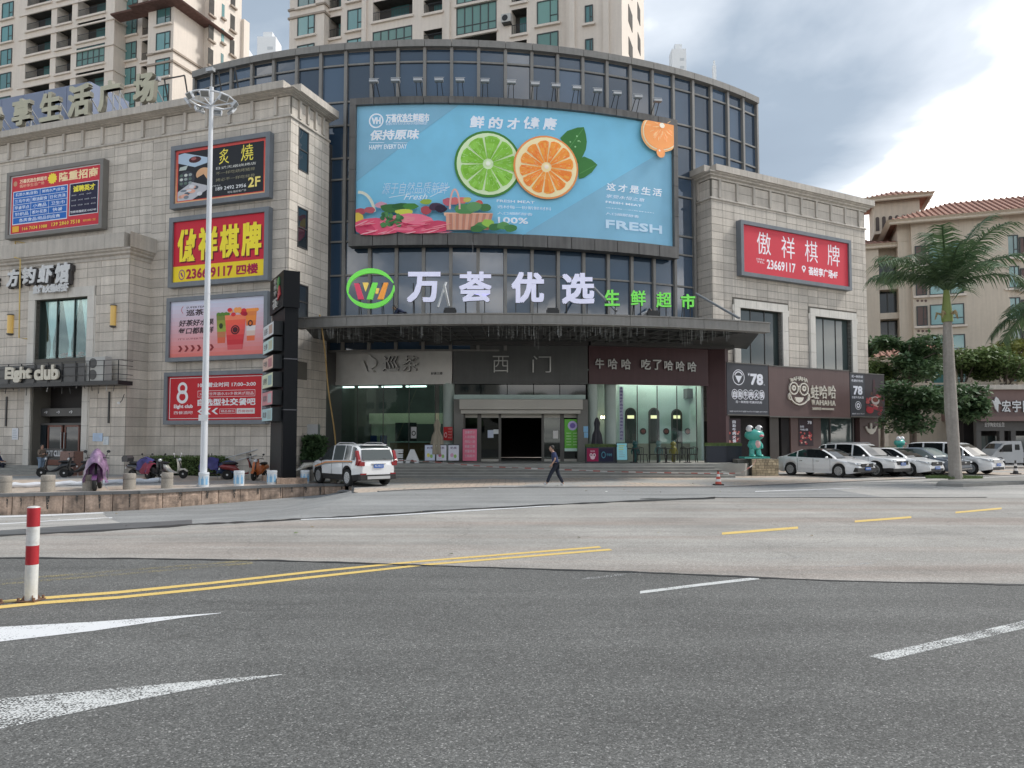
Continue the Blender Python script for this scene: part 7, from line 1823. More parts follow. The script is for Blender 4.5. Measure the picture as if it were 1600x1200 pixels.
def car(name,label,M,L,W,H,paint,belt,upper,cab,wh,r,zb=.22,zr=None,pillars=(),glass=car_glass,cat='car',group=None,roof_mat=None,tumble=.80,clad=False):
    # belt: shoulder height along x; upper: silhouette; cab=(rear base, front base) of the glasshouse; roof flat part zr
    t=thing(name,label,cat,M,group); hw=W/2
    X=sorted(set([round(-L/2+L*i/46,3) for i in range(47)]+[round(w_+s_*q,3) for w_ in wh for s_ in (-1,1) for q in (r*1.14,r*1.13,r*.98,r*.7,r*.35)]+[round(p,3) for p in pillars]+[cab[0],cab[1],zr[0],zr[1]]))
    def bot(x):
        z=zb+ (.10*max(0,(abs(x)-L*.40)/(L*.1)))
        for w_ in wh:
            if abs(x-w_)<r*1.135: z=max(z,r+math.sqrt(max(0,(r*1.14)**2-(x-w_)**2)))
        return z
    def wx(x): q=max(0,(abs(x)-L*.34)/(L*.16)); return hw*(1-.24*q**2.4)
    V=[]; NJ=13
    for x in X:
        b=interp(belt,x); u=max(interp(upper,x),b+.0); w_=wx(x); cabn=u>b+.03; zl=bot(x)
        wr=w_*(1-(1-tumble)*min(1,(u-b)/(H-b+.01))) if cabn else w_*.86
        q=[(w_*.93,zl),(w_*.985,lerp(zl,b,.3)),(w_,lerp(zl,b,.62)),(w_*.975,b-.04)]
        q+=[(w_*.94,b+.015) if cabn else (w_*.93,b-.005)]
        if cabn: q+=[(lerp(w_*.93,wr,.93),u-.05),(wr*.86,u-.004)]
        else: q+=[(w_*.86,u+.012),(w_*.6,u+.022)]
        q2=[(-a_,c_) for a_,c_ in q]; row=q+[(0,u+(.012 if cabn else .03))]+q2[::-1]
        V.append([(x,a_,c_) for a_,c_ in row])
    n=len(V[0]); parts={'body':MB(),'windshield':MB(),'rear_window':MB(),'roof':MB(),'lower':MB()}
    sw={}
    pil=sorted(list(pillars)+[cab[0],cab[1]])
    def put(mb,i,j): a,b,c_,d=V[i][j],V[i+1][j],V[i+1][j+1],V[i][j+1]; mb.add([d,c_,b,a],[(0,1,2,3)])
    for i in range(len(X)-1):
        xm_=(X[i]+X[i+1])/2
        for j in range(n-1):
            jj=min(j,n-2-j); key='body'
            incab=cab[0]<xm_<cab[1]
            if incab and jj==4:
                # side glass between pillars
                ui=interp(upper,xm_)-interp(belt,xm_)
                near=min(abs(xm_-p_) for p_ in pil)
                if ui>.14 and near>.05 and pil[0]+.16<xm_<pil[-1]-.22:
                    k=(j>n//2,max(q_ for q_ in range(len(pil)) if pil[q_]<=xm_)); sw.setdefault(k,MB()); put(sw[k],i,j); continue
                key='body'
            if incab and jj>=5:
                if xm_>zr[1]: key='windshield' if jj>=6 else 'body'
                elif xm_<zr[0]: key='rear_window' if jj>=6 and xm_>cab[0]+.06 else 'body'
                else: key='roof'
            if clad and jj==0: key='lower'
            put(parts[key],i,j)
    for e_,rv in ((0,False),(len(X)-1,True)):
        row=V[e_]; f=tuple(range(n)); parts['body'].add(row,[f if not rv else f[::-1]])
    for k,mb in parts.items():
        if mb.f: mb.build({'lower':'lower_cladding'}.get(k,k),{'body':paint,'windshield':glass,'rear_window':glass,'roof':roof_mat or paint,'lower':black_plastic}[k],t,smooth=True,auto=32)
    for mb in sw.values(): mb.build('side_window',glass,t,smooth=True)
    # pan and arches seen from below
    MB().box(-L/2+.25,L/2-.25,-hw*.78,hw*.78,zb+.02,min(.62,H*.45)).build('chassis',black_plastic,t)
    for x in wh:
        for s_ in (-1,1): wheel(t,x,s_*(hw-.125),r,s_)
    return t
def plate(t,x,z,s_,tx='粤J·58X26'):
    f=MB().box(x-.012,x+.012,-.22,.22,z-.07,z+.07).build('number_plate',plate_m,t); mb=MB(); solid_text(mb,tx,-.19,.19,z-.04,z+.045,0,.004,0,.0)
    rot=Matrix.Rotation(rad(90 if s_>0 else -90),4,'Z'); mb.xf(Matrix.Translation((x+s_*.016,0,0))@rot); mb.build('plate_text',white_paint,f)
def mirrors(t,x,y,z,m):
    for s_ in (-1,1): MB().ell((x,s_*(y+.10),z),(.07,.11,.075),10,7).build('wing_mirror',m,t,smooth=True)
def handles(t,xs_,y,z,m=chrome):
    for s_ in (-1,1):
        for x in xs_: MB().box(x-.09,x+.09,s_*y-.012,s_*y+.012,z-.015,z+.015).build('door_handle',m,t)
def seams(t,xs_,y,z0,z1):
    for s_ in (-1,1):
        for x in xs_: MB().box(x-.006,x+.006,s_*y-.004,s_*y+.004,z0,z1).build('door_seam',black_plastic,t)
def front(t,L,W,zh,zg,gm=black_plastic,lw=.30,sl=0):
    for s_ in (-1,1):
        MB().prism([(L/2-.55,zh+.02),(L/2-.12,zh-.06),(L/2-.06,zh-.13),(L/2-.35,zh-.13)],s_*W*.36-.04,s_*W*.475).build('headlight',clear_lamp,t)
        MB().box(L/2-.16,L/2-.02,s_*W*.28,s_*W*.40,zh-.15,zh-.05).build('headlight',clear_lamp,t)
        MB().ell((L/2-.14,s_*W*.36,.42),(.08,.09,.05),8,6).build('fog_lamp',black_plastic,t)
    MB().box(L/2-.10,L/2+.012,-W*.27,W*.27,zg-.10,zg+.09).build('grille',gm,t)
    MB().box(L/2-.10,L/2+.008,-W*.33,W*.33,.28,.42).build('lower_grille',black_plastic,t)
    MB().box(L/2-.0,L/2+.018,-.08,.08,zg+.0,zg+.07).build('emblem',chrome,t)
SEDB=[(-2.44,.72),(-2.35,.93),(-1.7,.985),(0,.95),(1.0,.93),(1.9,.80),(2.30,.66),(2.44,.52)]
SEDU=[(-2.44,.74),(-2.35,.95),(-1.95,1.02),(-1.55,1.14),(-.75,1.40),(0,1.445),(.45,1.40),(1.15,1.05),(1.30,.94),(1.9,.81),(2.30,.67),(2.44,.53)]
SUVB=[(-2.3,.80),(-2.25,.98),(-1.6,1.05),(0,1.02),(1.0,1.0),(1.9,.93),(2.15,.84),(2.3,.66)]
SUVU=[(-2.3,.82),(-2.24,1.02),(-2.02,1.50),(-1.75,1.64),(-.8,1.70),(.1,1.68),(.45,1.58),(1.05,1.12),(1.2,1.02),(1.9,.95),(2.15,.86),(2.3,.68)]
def carM(wx_,wy_,deg,fx_,W):   # place by its front wheel on the near side
    h_=Vector((math.cos(rad(deg)),math.sin(rad(deg)))); rt=Vector((h_.y,-h_.x)); c=Vector((wx_,wy_))-h_*fx_-rt*(W/2-.12); return place(c.x,c.y,0,deg)
G5='white and grey cars parked in a slanting row at the right'
hd=-57
c1=car('parked_car','white sedan with black roof, nearest and leftmost of the slanting row',carM(16.5,38.2,hd,1.42,1.84),4.88,1.84,1.45,white_car,SEDB,SEDU,(-1.95,1.30),(-1.42,1.42),.335,.19,(-.75,.42),(-.98,.0),group=G5,roof_mat=pm('black_roof',(.02,.02,.022),.2,coat=.5))
front(c1,4.88,1.84,.80,.62,black_plastic); MB().prism([(2.2,.30),(2.46,.30),(2.44,.50),(2.3,.52)],-.85,.85).build('bumper_intake',black_plastic,c1); plate(c1,2.475,.46,1); mirrors(c1,.85,.90,.98,white_car); handles(c1,(-.75,.25),.915,.80); seams(c1,(-.95,.0,.98),.922,.3,.93); MB().bar((2.38,-.7,.66),(2.45,0,.60),.03).build('chrome_strip',chrome,c1)
c2=car('parked_car','white sport utility car with dark lower bumper, second from the left in the row',carM(18.75,39.0,hd,1.36,1.86),4.6,1.86,1.70,white_car,SUVB,SUVU,(-2.05,1.2),(-1.75,.42),.36,.24,(-.78,.40),(-.95,.02,-1.55),group=G5) if False else car('parked_car','white sport utility car with dark lower bumper, second from the left in the row',carM(18.75,39.0,hd,1.36,1.86),4.6,1.86,1.70,white_car,SUVB,SUVU,(-2.05,1.2),(-1.36,1.36),.36,.24,(-1.75,.42),(-.95,.02,-1.55),group=G5,clad=True)
front(c2,4.6,1.86,.93,.72); plate(c2,2.33,.66,1); mirrors(c2,.8,.92,1.05,white_car); handles(c2,(-.8,.2),.925,.88); seams(c2,(-.95,.02,1.0),.93,.4,1.0); MB().box(1.9,2.31,-.85,.85,.28,.44).build('dark_bumper',black_plastic,c2)
for s_ in (-1,1): MB().tube([(-1.6,s_*.62,1.70),(-1.4,s_*.64,1.74),(0,s_*.64,1.74),(.2,s_*.62,1.69)],.018,6).build('roof_rail',steel,c2)
c3=car('parked_car','white sedan with slim black grille, third from the left in the row',carM(20.75,39.5,hd,1.36,1.80),4.7,1.80,1.46,white_car,[(a*.963,b) for a,b in SEDB],[(a*.963,b+.02) for a,b in SEDU],(-1.88,1.25),(-1.36,1.36),.33,.2,(-.72,.40),(-.95,.0),group=G5)
front(c3,4.7,1.80,.82,.66); plate(c3,2.38,.45,1); mirrors(c3,.82,.88,.98,white_car); handles(c3,(-.72,.25),.895,.80); seams(c3,(-.92,.0,.95),.902,.3,.93)
c4=car('parked_car','slate grey sedan behind the palm, the only dark car of the row',carM(22.75,40.4,hd,1.36,1.80),4.7,1.80,1.47,grey_car,[(a*.963,b) for a,b in SEDB],[(a*.963,b+.02) for a,b in SEDU],(-1.88,1.25),(-1.36,1.36),.33,.2,(-.72,.40),(-.95,.0),group=G5,glass=light_glass)
front(c4,4.7,1.80,.82,.66); mirrors(c4,.82,.88,.98,silver_car); handles(c4,(-.72,.25),.895,.80); MB().box(2.3,2.37,-.7,.7,.34,.37).build('chrome_strip',chrome,c4)
MVB=[(-2.4,.90),(-2.35,1.02),(-1.6,1.04),(0,1.0),(1.2,.98),(1.9,.90),(2.25,.76),(2.4,.60)]
MVU=[(-2.4,.95),(-2.36,1.2),(-2.2,1.58),(-1.9,1.72),(-.8,1.76),(.35,1.72),(.75,1.60),(1.40,1.12),(1.58,1.0),(1.95,.92),(2.25,.78),(2.4,.62)]
c5=car('parked_car','white people carrier, rightmost of the slanting row with the palm trunk before it',carM(25.0,41.2,hd,1.42,1.84),4.8,1.84,1.76,white_car,MVB,MVU,(-2.2,1.58),(-1.38,1.42),.34,.22,(-1.95,.68),(-1.2,-.1,1.0),group=G5)
front(c5,4.8,1.84,.90,.72,chrome); plate(c5,2.43,.55,1); mirrors(c5,1.1,.90,1.05,white_car); handles(c5,(-1.0,.15),.915,.85); seams(c5,(-1.2,-.1,.95),.922,.32,.98)
# the white service car by the steps, seen from behind
sv=W2([(545,760)],0)[0]; hd2=129
M=carM(0,0,hd2,0,1.9); hh_=Vector((math.cos(rad(hd2)),math.sin(rad(hd2)))); lf_=Vector((-hh_.y,hh_.x)); c=Vector(sv)+hh_*1.36-lf_*.83
s1_=car('service_car','white sport utility car with orange and grey side stripes, seen from behind near the steps',place(c.x,c.y,0,hd2),4.66,1.9,1.72,white_car,[(a*1.013,b+.02) for a,b in SUVB],[(a*1.013,b+.03) for a,b in SUVU],(-2.08,1.22),(-1.36,1.38),.36,.24,(-1.77,.42),(-1.0,.02,-1.6),glass=glass_opaque('grey_car_glass',(.07,.08,.08),.04,1.6),clad=True)
for s_ in (-1,1):
    MB().prism([(-2.10,1.48),(-1.98,1.46),(-2.10,1.08),(-2.02,.88),(-2.26,.88),(-2.31,1.06),(-2.27,1.12)],s_*.78,s_*.90).build('tail_light',red_lamp,s1_)
    MB().box(-2.33,-2.1,s_*.62,s_*.86,.86,1.02).build('tail_light',red_lamp,s1_)
    MB().tube([(-1.65,s_*.64,1.72),(-1.4,s_*.66,1.79),(-.1,s_*.66,1.79),(.2,s_*.64,1.70)],.022,6).build('roof_rail',steel,s1_)
    MB().box(-2.345,-2.28,s_*.55,s_*.80,.50,.56).build('reflector',red_lamp,s1_)
    for k,(m_,dz) in enumerate(((pm('orange_stripe',(.75,.30,.10),.4),.05),(pm('grey_stripe',(.30,.31,.30),.4),0),)):
        MB().prism([(-1.8,1.01+dz),(-.6,.99+dz),(.6,.93+dz),(1.7,.72+dz),(1.7,.68+dz),(.6,.87+dz),(-.6,.94+dz),(-1.8,.965+dz)],s_*.925,s_*.953).build('side_stripe',m_,s1_)
MB().box(-2.36,-2.32,-.32,.32,.925,.95).build('chrome_strip',chrome,s1_); plate(s1_,-2.36,.84,-1,'粤J·08257'); MB().box(-2.36,-1.95,-.80,.80,.30,.50).build('rear_bumper',black_plastic,s1_); MB().box(-2.385,-2.3,-.52,.52,.32,.44).build('skid_plate',steel,s1_)
MB().add([(-2.30,.72,1.10),(-2.30,-.72,1.10),(-2.105,-.64,1.52),(-2.105,.64,1.52),(-2.26,.72,1.10),(-2.26,-.72,1.10),(-2.06,-.64,1.52),(-2.06,.64,1.52)],[(0,3,2,1),(0,1,5,4),(1,2,6,5),(2,3,7,6),(3,0,4,7)]).build('rear_glass',MATS['grey_car_glass'],s1_)
MB().box(-2.0,-1.70,-.55,.55,1.685,1.72).build('spoiler',white_car,s1_); MB().bar((-2.30,-.35,1.12),(-2.18,.3,1.16),.02).build('wiper',black_plastic,s1_)
mirrors(s1_,.82,.95,1.08,black_plastic); handles(s1_,(-.8,.2),.945,.84,white_paint); seams(s1_,(-1.0,.02,1.02),.95,.4,1.0)
# small pickup at the right edge, side on
pv=W2([(1547,731)],0)[0]
pk=thing('pickup_truck','small silver grey pickup parked side-on before the brown shop at the right edge','pickup truck',place(pv[0]+1.6,pv[1],0,180))
cabp=[(1.95,.35),(2.0,.75),(1.75,1.05),(1.15,1.62),(.85,1.76),(.0,1.78),(-.12,1.2),(-.12,.35),(1.05,.35),(1.12,.60),(1.3,.72),(1.55,.72),(1.75,.58),(1.8,.35)]
MB().prism(cabp,-.78,.78).build('cab',silver_car,pk)
for s_ in (-1,1): MB().prism([(1.48,1.08),(1.12,1.52),(.62,1.58),(.60,1.08)],s_*.782,s_*.79).build('side_window',car_glass,pk); MB().prism([(.42,1.2),(.42,1.56),(.12,1.56),(.10,1.2)],s_*.782,s_*.79).build('side_window',car_glass,pk); MB().box(1.3,1.42,s_*.80,s_*.95,1.08,1.25).build('wing_mirror',black_plastic,pk)
MB().quad((1.69,-.7,1.10),(1.69,.7,1.10),(1.17,.7,1.615),(1.17,-.7,1.615)).build('windshield',car_glass,pk)
MB().box(-2.3,-.16,-.76,.76,.62,.68).build('bed_floor',black_plastic,pk)
for s_ in (-1,1): MB().box(-2.3,-.16,s_*.74-.02,s_*.74+.02,.62,1.02).build('bed_side',silver_car,pk)
MB().box(-2.2,1.0,-.5,.5,.32,.6).build('chassis',black_plastic,pk); MB().box(-2.33,-2.29,-.76,.76,.62,1.02).build('tailgate',silver_car,pk)
for x in (1.42,-1.35):
    for s_ in (-1,1): wheel(pk,x,s_*.66,.28,s_)
# ================================================================ SCOOTERS
seat_m=pm('black_seat',(.018,.018,.02),.5)
def scooter(label,px,py,deg,paint,cover=None,box=False,cover2=None,s=1.0,cream=False,ctop=1.08):
    g=W2([(px,py)],0)[0]; t=thing('scooter',label,'scooter',place(g[0],g[1],0,deg,s),'scooters and mopeds parked before the left block')
    for x in (-.62,.62):
        r=.23; w_=MB().lathe([(r*.62,-.045),(r*.93,-.05),(r,-.02),(r,.02),(r*.93,.05),(r*.62,.045)],(x,0,r),20,axis='y').build('wheel',tyre_m,t,smooth=True); q=MB()
        for i in range(5): a=i*1.257; q.bar((x,-.01,r),(x+r*.62*math.cos(a),-.01,r+r*.62*math.sin(a)),.03,.03)
        q.cyl((x,-.05,r),(x,.05,r),.05,n=10); q.build('rim',rim_m,w_)
    rings=[]
    for x,z0,z1,w_ in ((-.95,.58,.66,.08),(-.85,.50,.72,.13),(-.55,.46,.73,.16),(-.25,.34,.70,.17),(-.05,.26,.45,.16),(.2,.24,.32,.15),(.38,.24,.36,.14)):
        rings.append([(x,w_*math.cos(a)*(1 if abs(math.cos(a))>.1 else 1),(z0+z1)/2+(z1-z0)/2*math.sin(a)) for a in [2*math.pi*k/12 for k in range(12)]])
    MB().loft(rings).build('body',paint,t,smooth=True)
    sh=[]
    for x,z,w_,th_ in ((.34,.26,.12,.05),(.42,.5,.19,.06),(.38,.80,.17,.07),(.30,.98,.10,.07)): sh.append([(x+th_*math.cos(a)*.5,w_*math.sin(a),z+.0) for a in [2*math.pi*k/12 for k in range(12)]])
    MB().loft(sh).build('front_shield',paint,t,smooth=True)
    MB().tube([(.62,0,.23),(.50,0,.55),(.36,0,.95)],.03,8).build('fork',black_metal,t); MB().prism([(.40,.44),(.52,.50),(.66,.50),(.82,.40),(.84,.34),(.66,.44),(.46,.38)],-.07,.07).build('mudguard',paint,t)
    MB().tube([(.26,-.33,1.0),(.34,-.2,1.02),(.36,0,.98),(.34,.2,1.02),(.26,.33,1.0)],.017,7).build('handlebar',black_metal,t)
    MB().ell((.42,0,.92),(.07,.10,.08),12,8).build('headlight',clear_lamp,t,smooth=True)
    for s_ in (-1,1): m_=MB().tube([(.30,s_*.24,1.0),(.30,s_*.30,1.18)],.009,5); m_.ell((.30,s_*.32,1.21),(.02,.06,.045),10,6); m_.build('mirror',black_metal if not cream else white_paint,t)
    MB().ell((-.48,0,.77),(.38,.14,.075),16,8).build('seat',seat_m,t,smooth=True)
    MB().box(-1.0,-.96,-.09,.09,.48,.56).build('rear_plate',white_paint,t); MB().ell((-.97,0,.63),(.03,.08,.035),8,6).build('tail_light',red_lamp,t)
    MB().bar((-.05,.1,.22),(-.12,.28,.01),.02).build('stand',steel,t)
    if box: MB().prism([(-1.12,.82),(-.78,.82),(-.74,1.02),(-.84,1.12),(-1.06,1.12),(-1.15,1.02)],-.19,.19).build('top_box',pm('black_white_top_box',(.04,.04,.045),.4),t)
    for cv,xa,xb in ([(cover,-.1,.75)] if cover else [])+([(cover2,-.9,-.05)] if cover2 else []):
        mb=MB(); rings=[]; rg=random.Random(int(px))
        for k in range(9):
            q=k/8; x=lerp(xa,xb,q); zt_=(ctop if cv is cover else .92)-(.35 if ctop<1.2 else .9)*abs(q-.40)**1.4; ring=[]
            for m in range(13):
                a=lerp(-1,1,m/12); y=(.29+.05*math.sin(q*9))*math.sin(a*1.5)*(1+.16*rg.uniform(-1,1)); z=zt_-(.62 if ctop<1.2 else .85)*abs(a)**1.7*(.75+.35*rg.random()); ring.append((x+rg.uniform(-.03,.03),y,max(z,.25)))
            rings.append(ring)
        mb.loft(rings,caps=False,closed=False); mb.build('rain_cover',cv,t,smooth=True)
    return t
blk_p=pm('black_scooter_paint',(.02,.02,.022),.3,coat=.4); wht_p=pm('cream_scooter_paint',(.62,.60,.54),.3,coat=.4); prp_p=pm('purple_scooter_paint',(.13,.05,.14),.3,coat=.3); red_p=pm('dark_red_scooter_paint',(.22,.03,.03),.3,coat=.4); org_p=pm('orange_scooter_paint',(.45,.12,.03),.35)
prp_c=pm('purple_silver_cover',(.24,.15,.25),.4,.6,3,.4,9); blu_c=pm('dark_blue_cover',(.045,.04,.17),.6,.4,4); navy_c=pm('navy_checked_cover',(.03,.05,.11),.7,.4,6)
scooter('scooter under a shiny purple and silver rain cape, nearest of the parked scooters',152,765,-68,prp_p,prp_c,s=1.22,ctop=1.32)
scooter('black moped standing beside the person in the brown jacket',86,745,-160,blk_p)
scooter('black bicycle-style moped between the brown-jacketed person and the purple-caped scooter',121,746,-170,blk_p)
scooter('black scooter with a dark blue cover over its handlebars and a top box',222,748,-20,blk_p,blu_c,True,None)
scooter('scooter with a red and blue cover right of the dark hedge gap',242,749,-35,blk_p,None,False,pm('red_blue_cover',(.22,.02,.05),.6,.4,4))
scooter('cream scooter with round mirrors, facing right in front of the hedge',268,747.5,-8,wht_p,cream=True)
scooter('moped half hidden behind the lamp pole under a purple and navy cover',338,749,-170,blk_p,blu_c,False,navy_c)
scooter('dark red motor scooter standing right of the covered moped',376,749,25,red_p)
scooter('orange-wheeled black scooter nearest to the tall black totem sign',405,750,-95,org_p)
scooter('small white scooter between the black totem sign and the white service car',466,744,-150,wht_p)
# ================================================================ STREET FURNITURE
# ---- lamp mast with a ring of floodlights
lp=W2([(317.5,760)],0)[0]; LY=lp[1]; rc=atY(326,158,LY)
lm=thing('street_lamp','tall white lamp mast with a ring of floodlights, rising before the left block','street lamp',(lp[0],LY,0))
mastw=pm('white_mast_paint',(.66,.68,.71),.35,.05,.8,streak=.06)
MB().tube([(0,0,.0),(0,0,.12)],.26,16).build('base_plate',steel,lm)
for z0,z1,r0,r1 in ((.1,8.0,.145,.115),(8.0,rc.z+.6,.115,.085)): MB().cyl((0,0,z0),(0,0,z1),r0,r1,n=20).build('mast',mastw,lm,smooth=True)
MB().cyl((0,0,8.0),(0,0,8.06),.125,n=20).build('joint_ring',mastw,lm)
MB().cyl((0,0,rc.z+.6),(0,0,rc.z+1.2),.02,.008,n=6).build('lightning_rod',steel,lm)
zr=rc.z+.05; RR=.93
MB().tube([(RR*math.cos(a),RR*math.sin(a),zr) for a in [2*math.pi*i/32 for i in range(33)]],.035,8).build('ring',mastw,lm,smooth=True)
for i in range(6):
    a=2*math.pi*i/6+.3; MB().bar((.08*math.cos(a),.08*math.sin(a),zr-.25),(RR*math.cos(a),RR*math.sin(a),zr),.05).build('spoke',mastw,lm)
lamp_g=pm('lamp_lens',(.22,.22,.21),.25,.1)
for i in range(8):
    a=2*math.pi*i/8+.12; M_=Matrix.Translation((RR*1.02*math.cos(a),RR*1.02*math.sin(a),zr-.16))@Matrix.Rotation(a,4,'Z')@Matrix.Rotation(rad(35),4,'Y')
    hd_=MB().box(-.05,.05,-.19,.19,-.15,.15).xf(M_).build('floodlight_head',mastw,lm); MB().box(-.07,-.045,-.15,.15,-.11,.11).xf(M_).build('lens',lamp_g,hd_); MB().box(.05,.058,-.15,.15,-.11,.11).xf(M_).build('lens',lamp_g,hd_)
MB().box(-.19,.19,-.16,-.15,2.7,2.95).build('notice_plate',white_paint,lm)
# ---- tall black totem sign
PX=Vector((-9.98,33.0,0)); ld=Vector((-.479,.878)); ang=math.degrees(math.atan2(.479,.878))
tm=place(PX.x,PX.y,0,ang); tot=thing('totem_sign','tall black totem sign with small tenant panels on its left face','sign',tm)
TF=Frame(PX.x,PX.y,ang); tz=lambda py,pz=33.0: atY(443,py,33.0).z
blk=pm('black_totem_panel',(.006,.007,.009),.5,.1,1,spec=.15); dgr=pm('dark_grey_totem_panel',(.02,.023,.025),.5,.1,1,spec=.3)
TW_=.62; TL_=2.95; z_h0=tz(480); z_top=tz(422)
MB().box(0,TW_-.03,.06,TL_-.1,.25,z_h0).build('shaft',blk,tot); MB().box(-.10,TW_+.0,-.0,TL_,z_h0+.02,z_top).build('head_box',blk,tot)
MB().box(-.012,0,.3,TL_-.3,.3,tz(655)).build('lower_panel',dgr,tot)
MB().box(-.3,1.0,-.3,TL_+.2,-.05,.25).build('plinth',split_stone,tot)
for z_ in (tz(560),tz(640)): MB().box(-.005,TW_-.02,.05,TL_-.09,z_-.02,z_+.02).build('joint_strip',pm('joint_grey',(.08,.08,.09),.4),tot)
cols=((.62,.66,.68),(.50,.66,.64),(.62,.45,.38),(.62,.68,.50),(.60,.28,.30),(.42,.60,.62))
for i,(y0,y1) in enumerate(((500,522),(525,547),(553,575),(580,604),(609,632),(636,658))):
    z1,z0=tz(y0),tz(y1); b=MB().box(-.42,-.02,.35,TL_-.25,z0,z1).build('tenant_panel',dgr,tot)
    p=Print(0,TL_-.6,z0+.03,z1-.03,0,.003); p.rect(0,0,1,1,cols[i]); p.up(); p.rect(.55,.15,.9,.85,tuple(c*.7 for c in cols[(i+2)%6])); p.text(['巡茶','生鲜','牛哈哈','蛙哈哈','棋牌','炙烧'][i],.08,.25,.45,.75,(.15,.15,.16),.02)
    p.mb.xf(Matrix.Translation((-.425,TL_-.25,0))@Matrix.Rotation(rad(-90),4,'Z')); p.build('panel_print',b)
mb=MB(); hm=(z_top-z_h0); rotL=Matrix.Translation((-.105,TL_,0))@Matrix.Rotation(rad(-90),4,'Z')
solid_text(mb,'荟',.9,2.0,z_h0+.15,z_h0+.15+hm*.28,-.06,0,0,.02); solid_text(mb,'纷享',.5,2.6,z_h0+hm*.62,z_h0+hm*.85,-.06,0,0,.0) if False else None
mb.xf(rotL); mb.build('head_lettering',silver,tot)
mb=MB(); solid_text(mb,'荟纷享生活广场',.25,.5,0,0.1,0,.01) if False else None
for i,ch in enumerate('荟纷享'): mb=MB(); solid_text(mb,ch,1.15,1.75,z_h0+hm*(.78-.17*i),z_h0+hm*(.92-.17*i),-.06,0,0,.0); mb.xf(rotL); mb.build('head_lettering',silver,tot)
mb=MB(); mb.prism([(1.9,z_h0+hm*.28),(2.5,z_h0+hm*.38),(2.3,z_h0+hm*.62),(1.9,z_h0+hm*.8),(2.05,z_h0+hm*.5)],-.05,0); mb.xf(rotL); mb.build('logo_leaf',pm('logo_red',(.5,.05,.06),.4),tot)
mb=MB(); mb.prism([(1.95,z_h0+hm*.5),(2.3,z_h0+hm*.7),(2.2,z_h0+hm*.9),(1.85,z_h0+hm*.85)],-.055,-.002); mb.xf(rotL); mb.build('logo_leaf',pm('logo_green',(.06,.25,.08),.4),tot)
# ---- bollards on the forecourt edge
gb=pm('grey_granite_bollard',(.33,.30,.26),.85,.12,3,.2,30,.3,40)
def gpos(px,py): return W2([(px,py)],0)[0]
def bollard(px,pyb,wpx,hpx,lab):
    x,y=gpos(px,pyb); k=FPX/y; r=wpx/2/k; hh=hpx/k
    x*=1+r/y; t=thing('stone_bollard',lab,'bollard',(x,y+r,0),'short stone bollards along the forecourt edge'); MB().lathe([(r,0),(r,hh*.66),(r*.96,hh*.67),(r*.96,hh*.70),(r,hh*.71),(r,hh*.95),(r*.94,hh)],(0,0,0),24).build('shaft',gb,t,smooth=True); MB().lathe([(r*1.004,hh*.63),(r*1.004,hh*.66)],(0,0,0),24).build('groove',joint,t); return t,r,hh
for px,pyb,w_,h_,lb in ((8.5,770.5,17,26,'stone bollard at the left edge of the picture, on the low wall'),(74.5,769,20,26,'stone bollard above the red and white post'),(139.5,767,19.5,25,'stone bollard just left of the purple-caped scooter wheel'),(202,765,18.5,24.5,'stone bollard between the purple-caped scooter and the next, on the low wall'),(261,763.5,17.5,24.5,'stone bollard left of the lamp mast, in front of the cream scooter'),
   (351.5,748.5,13,18,'small stone bollard of the back row right of the lamp mast'),(395,750,12.5,18.5,'small stone bollard of the back row left of the totem sign'),(500,753,13.5,20,'squat stone bollard before the front wheel of the white service car'),(487,752,6.5,18,'narrow stone bollard half hidden behind a wrapped one'),(520.5,755,9,21,'stone bollard nearest to the broken wall end')):
    bollard(px,pyb,w_,h_,lb)
bk_w=pm('white_bucket',(.66,.70,.74),.4,.06)
for i,(px,pyb,w_,h_,lb) in enumerate(((318.3,761,16,22.5,'white and blue paint bucket over a bollard at the lamp mast foot'),(373.3,759.5,16.4,23.5,'white and blue paint bucket over a bollard, second of the four along the wall'),(424.8,757,15.7,21.5,'white and blue paint bucket over a bollard just left of the totem plinth'),(476.5,755.5,14.6,20.5,'white and blue paint bucket over a bollard left of the white service car'))):
    x,y=gpos(px,pyb); k=FPX/y; r=w_/2/k; hh=h_/k; x*=1+r/y; t=thing('paint_bucket',lb,'bucket',(x,y+r,0),'paint buckets turned over the bollards')
    MB().lathe([(r*.92,0),(r*.95,hh*.2),(r*.97,hh*.85),(r*1.04,hh*.86),(r*1.04,hh*.9),(r*.98,hh*.91),(r*.98,hh)],(0,0,0),26).build('shell',bk_w,t,smooth=True)
    p=MB()
    for k_ in range(14):
        a0=rad(lerp(-160,-20,k_/14)); a1=rad(lerp(-160,-20,(k_+1)/14)); z0,z1=hh*.15,hh*.72; rr=r*.975
        c=(.22,.42,.62) if (k_%5) in (1,2,3) else (.5,.62,.70); p.add([(rr*math.cos(a0),rr*math.sin(a0),z0),(rr*math.cos(a1),rr*math.sin(a1),z0),(rr*math.cos(a1),rr*math.sin(a1),z1*(.8+.2*(k_%2))),(rr*math.cos(a0),rr*math.sin(a0),z1*(.8+.2*(k_%2)))],[(0,1,2,3)],0,c)
    p.build('label',printed(),t)
bollard_w=MB()
x,y=gpos(528,754.5); t=thing('white_post','short white post touching the stone bollard at the broken wall end','post',(x,y+.1,0)); MB().cyl((0,0,0),(0,0,.55),.09,n=14).build('shaft',white_paint,t,smooth=True); MB().cyl((0,0,.55),(0,0,.57),.1,n=14).build('cap',white_paint,t,smooth=True)
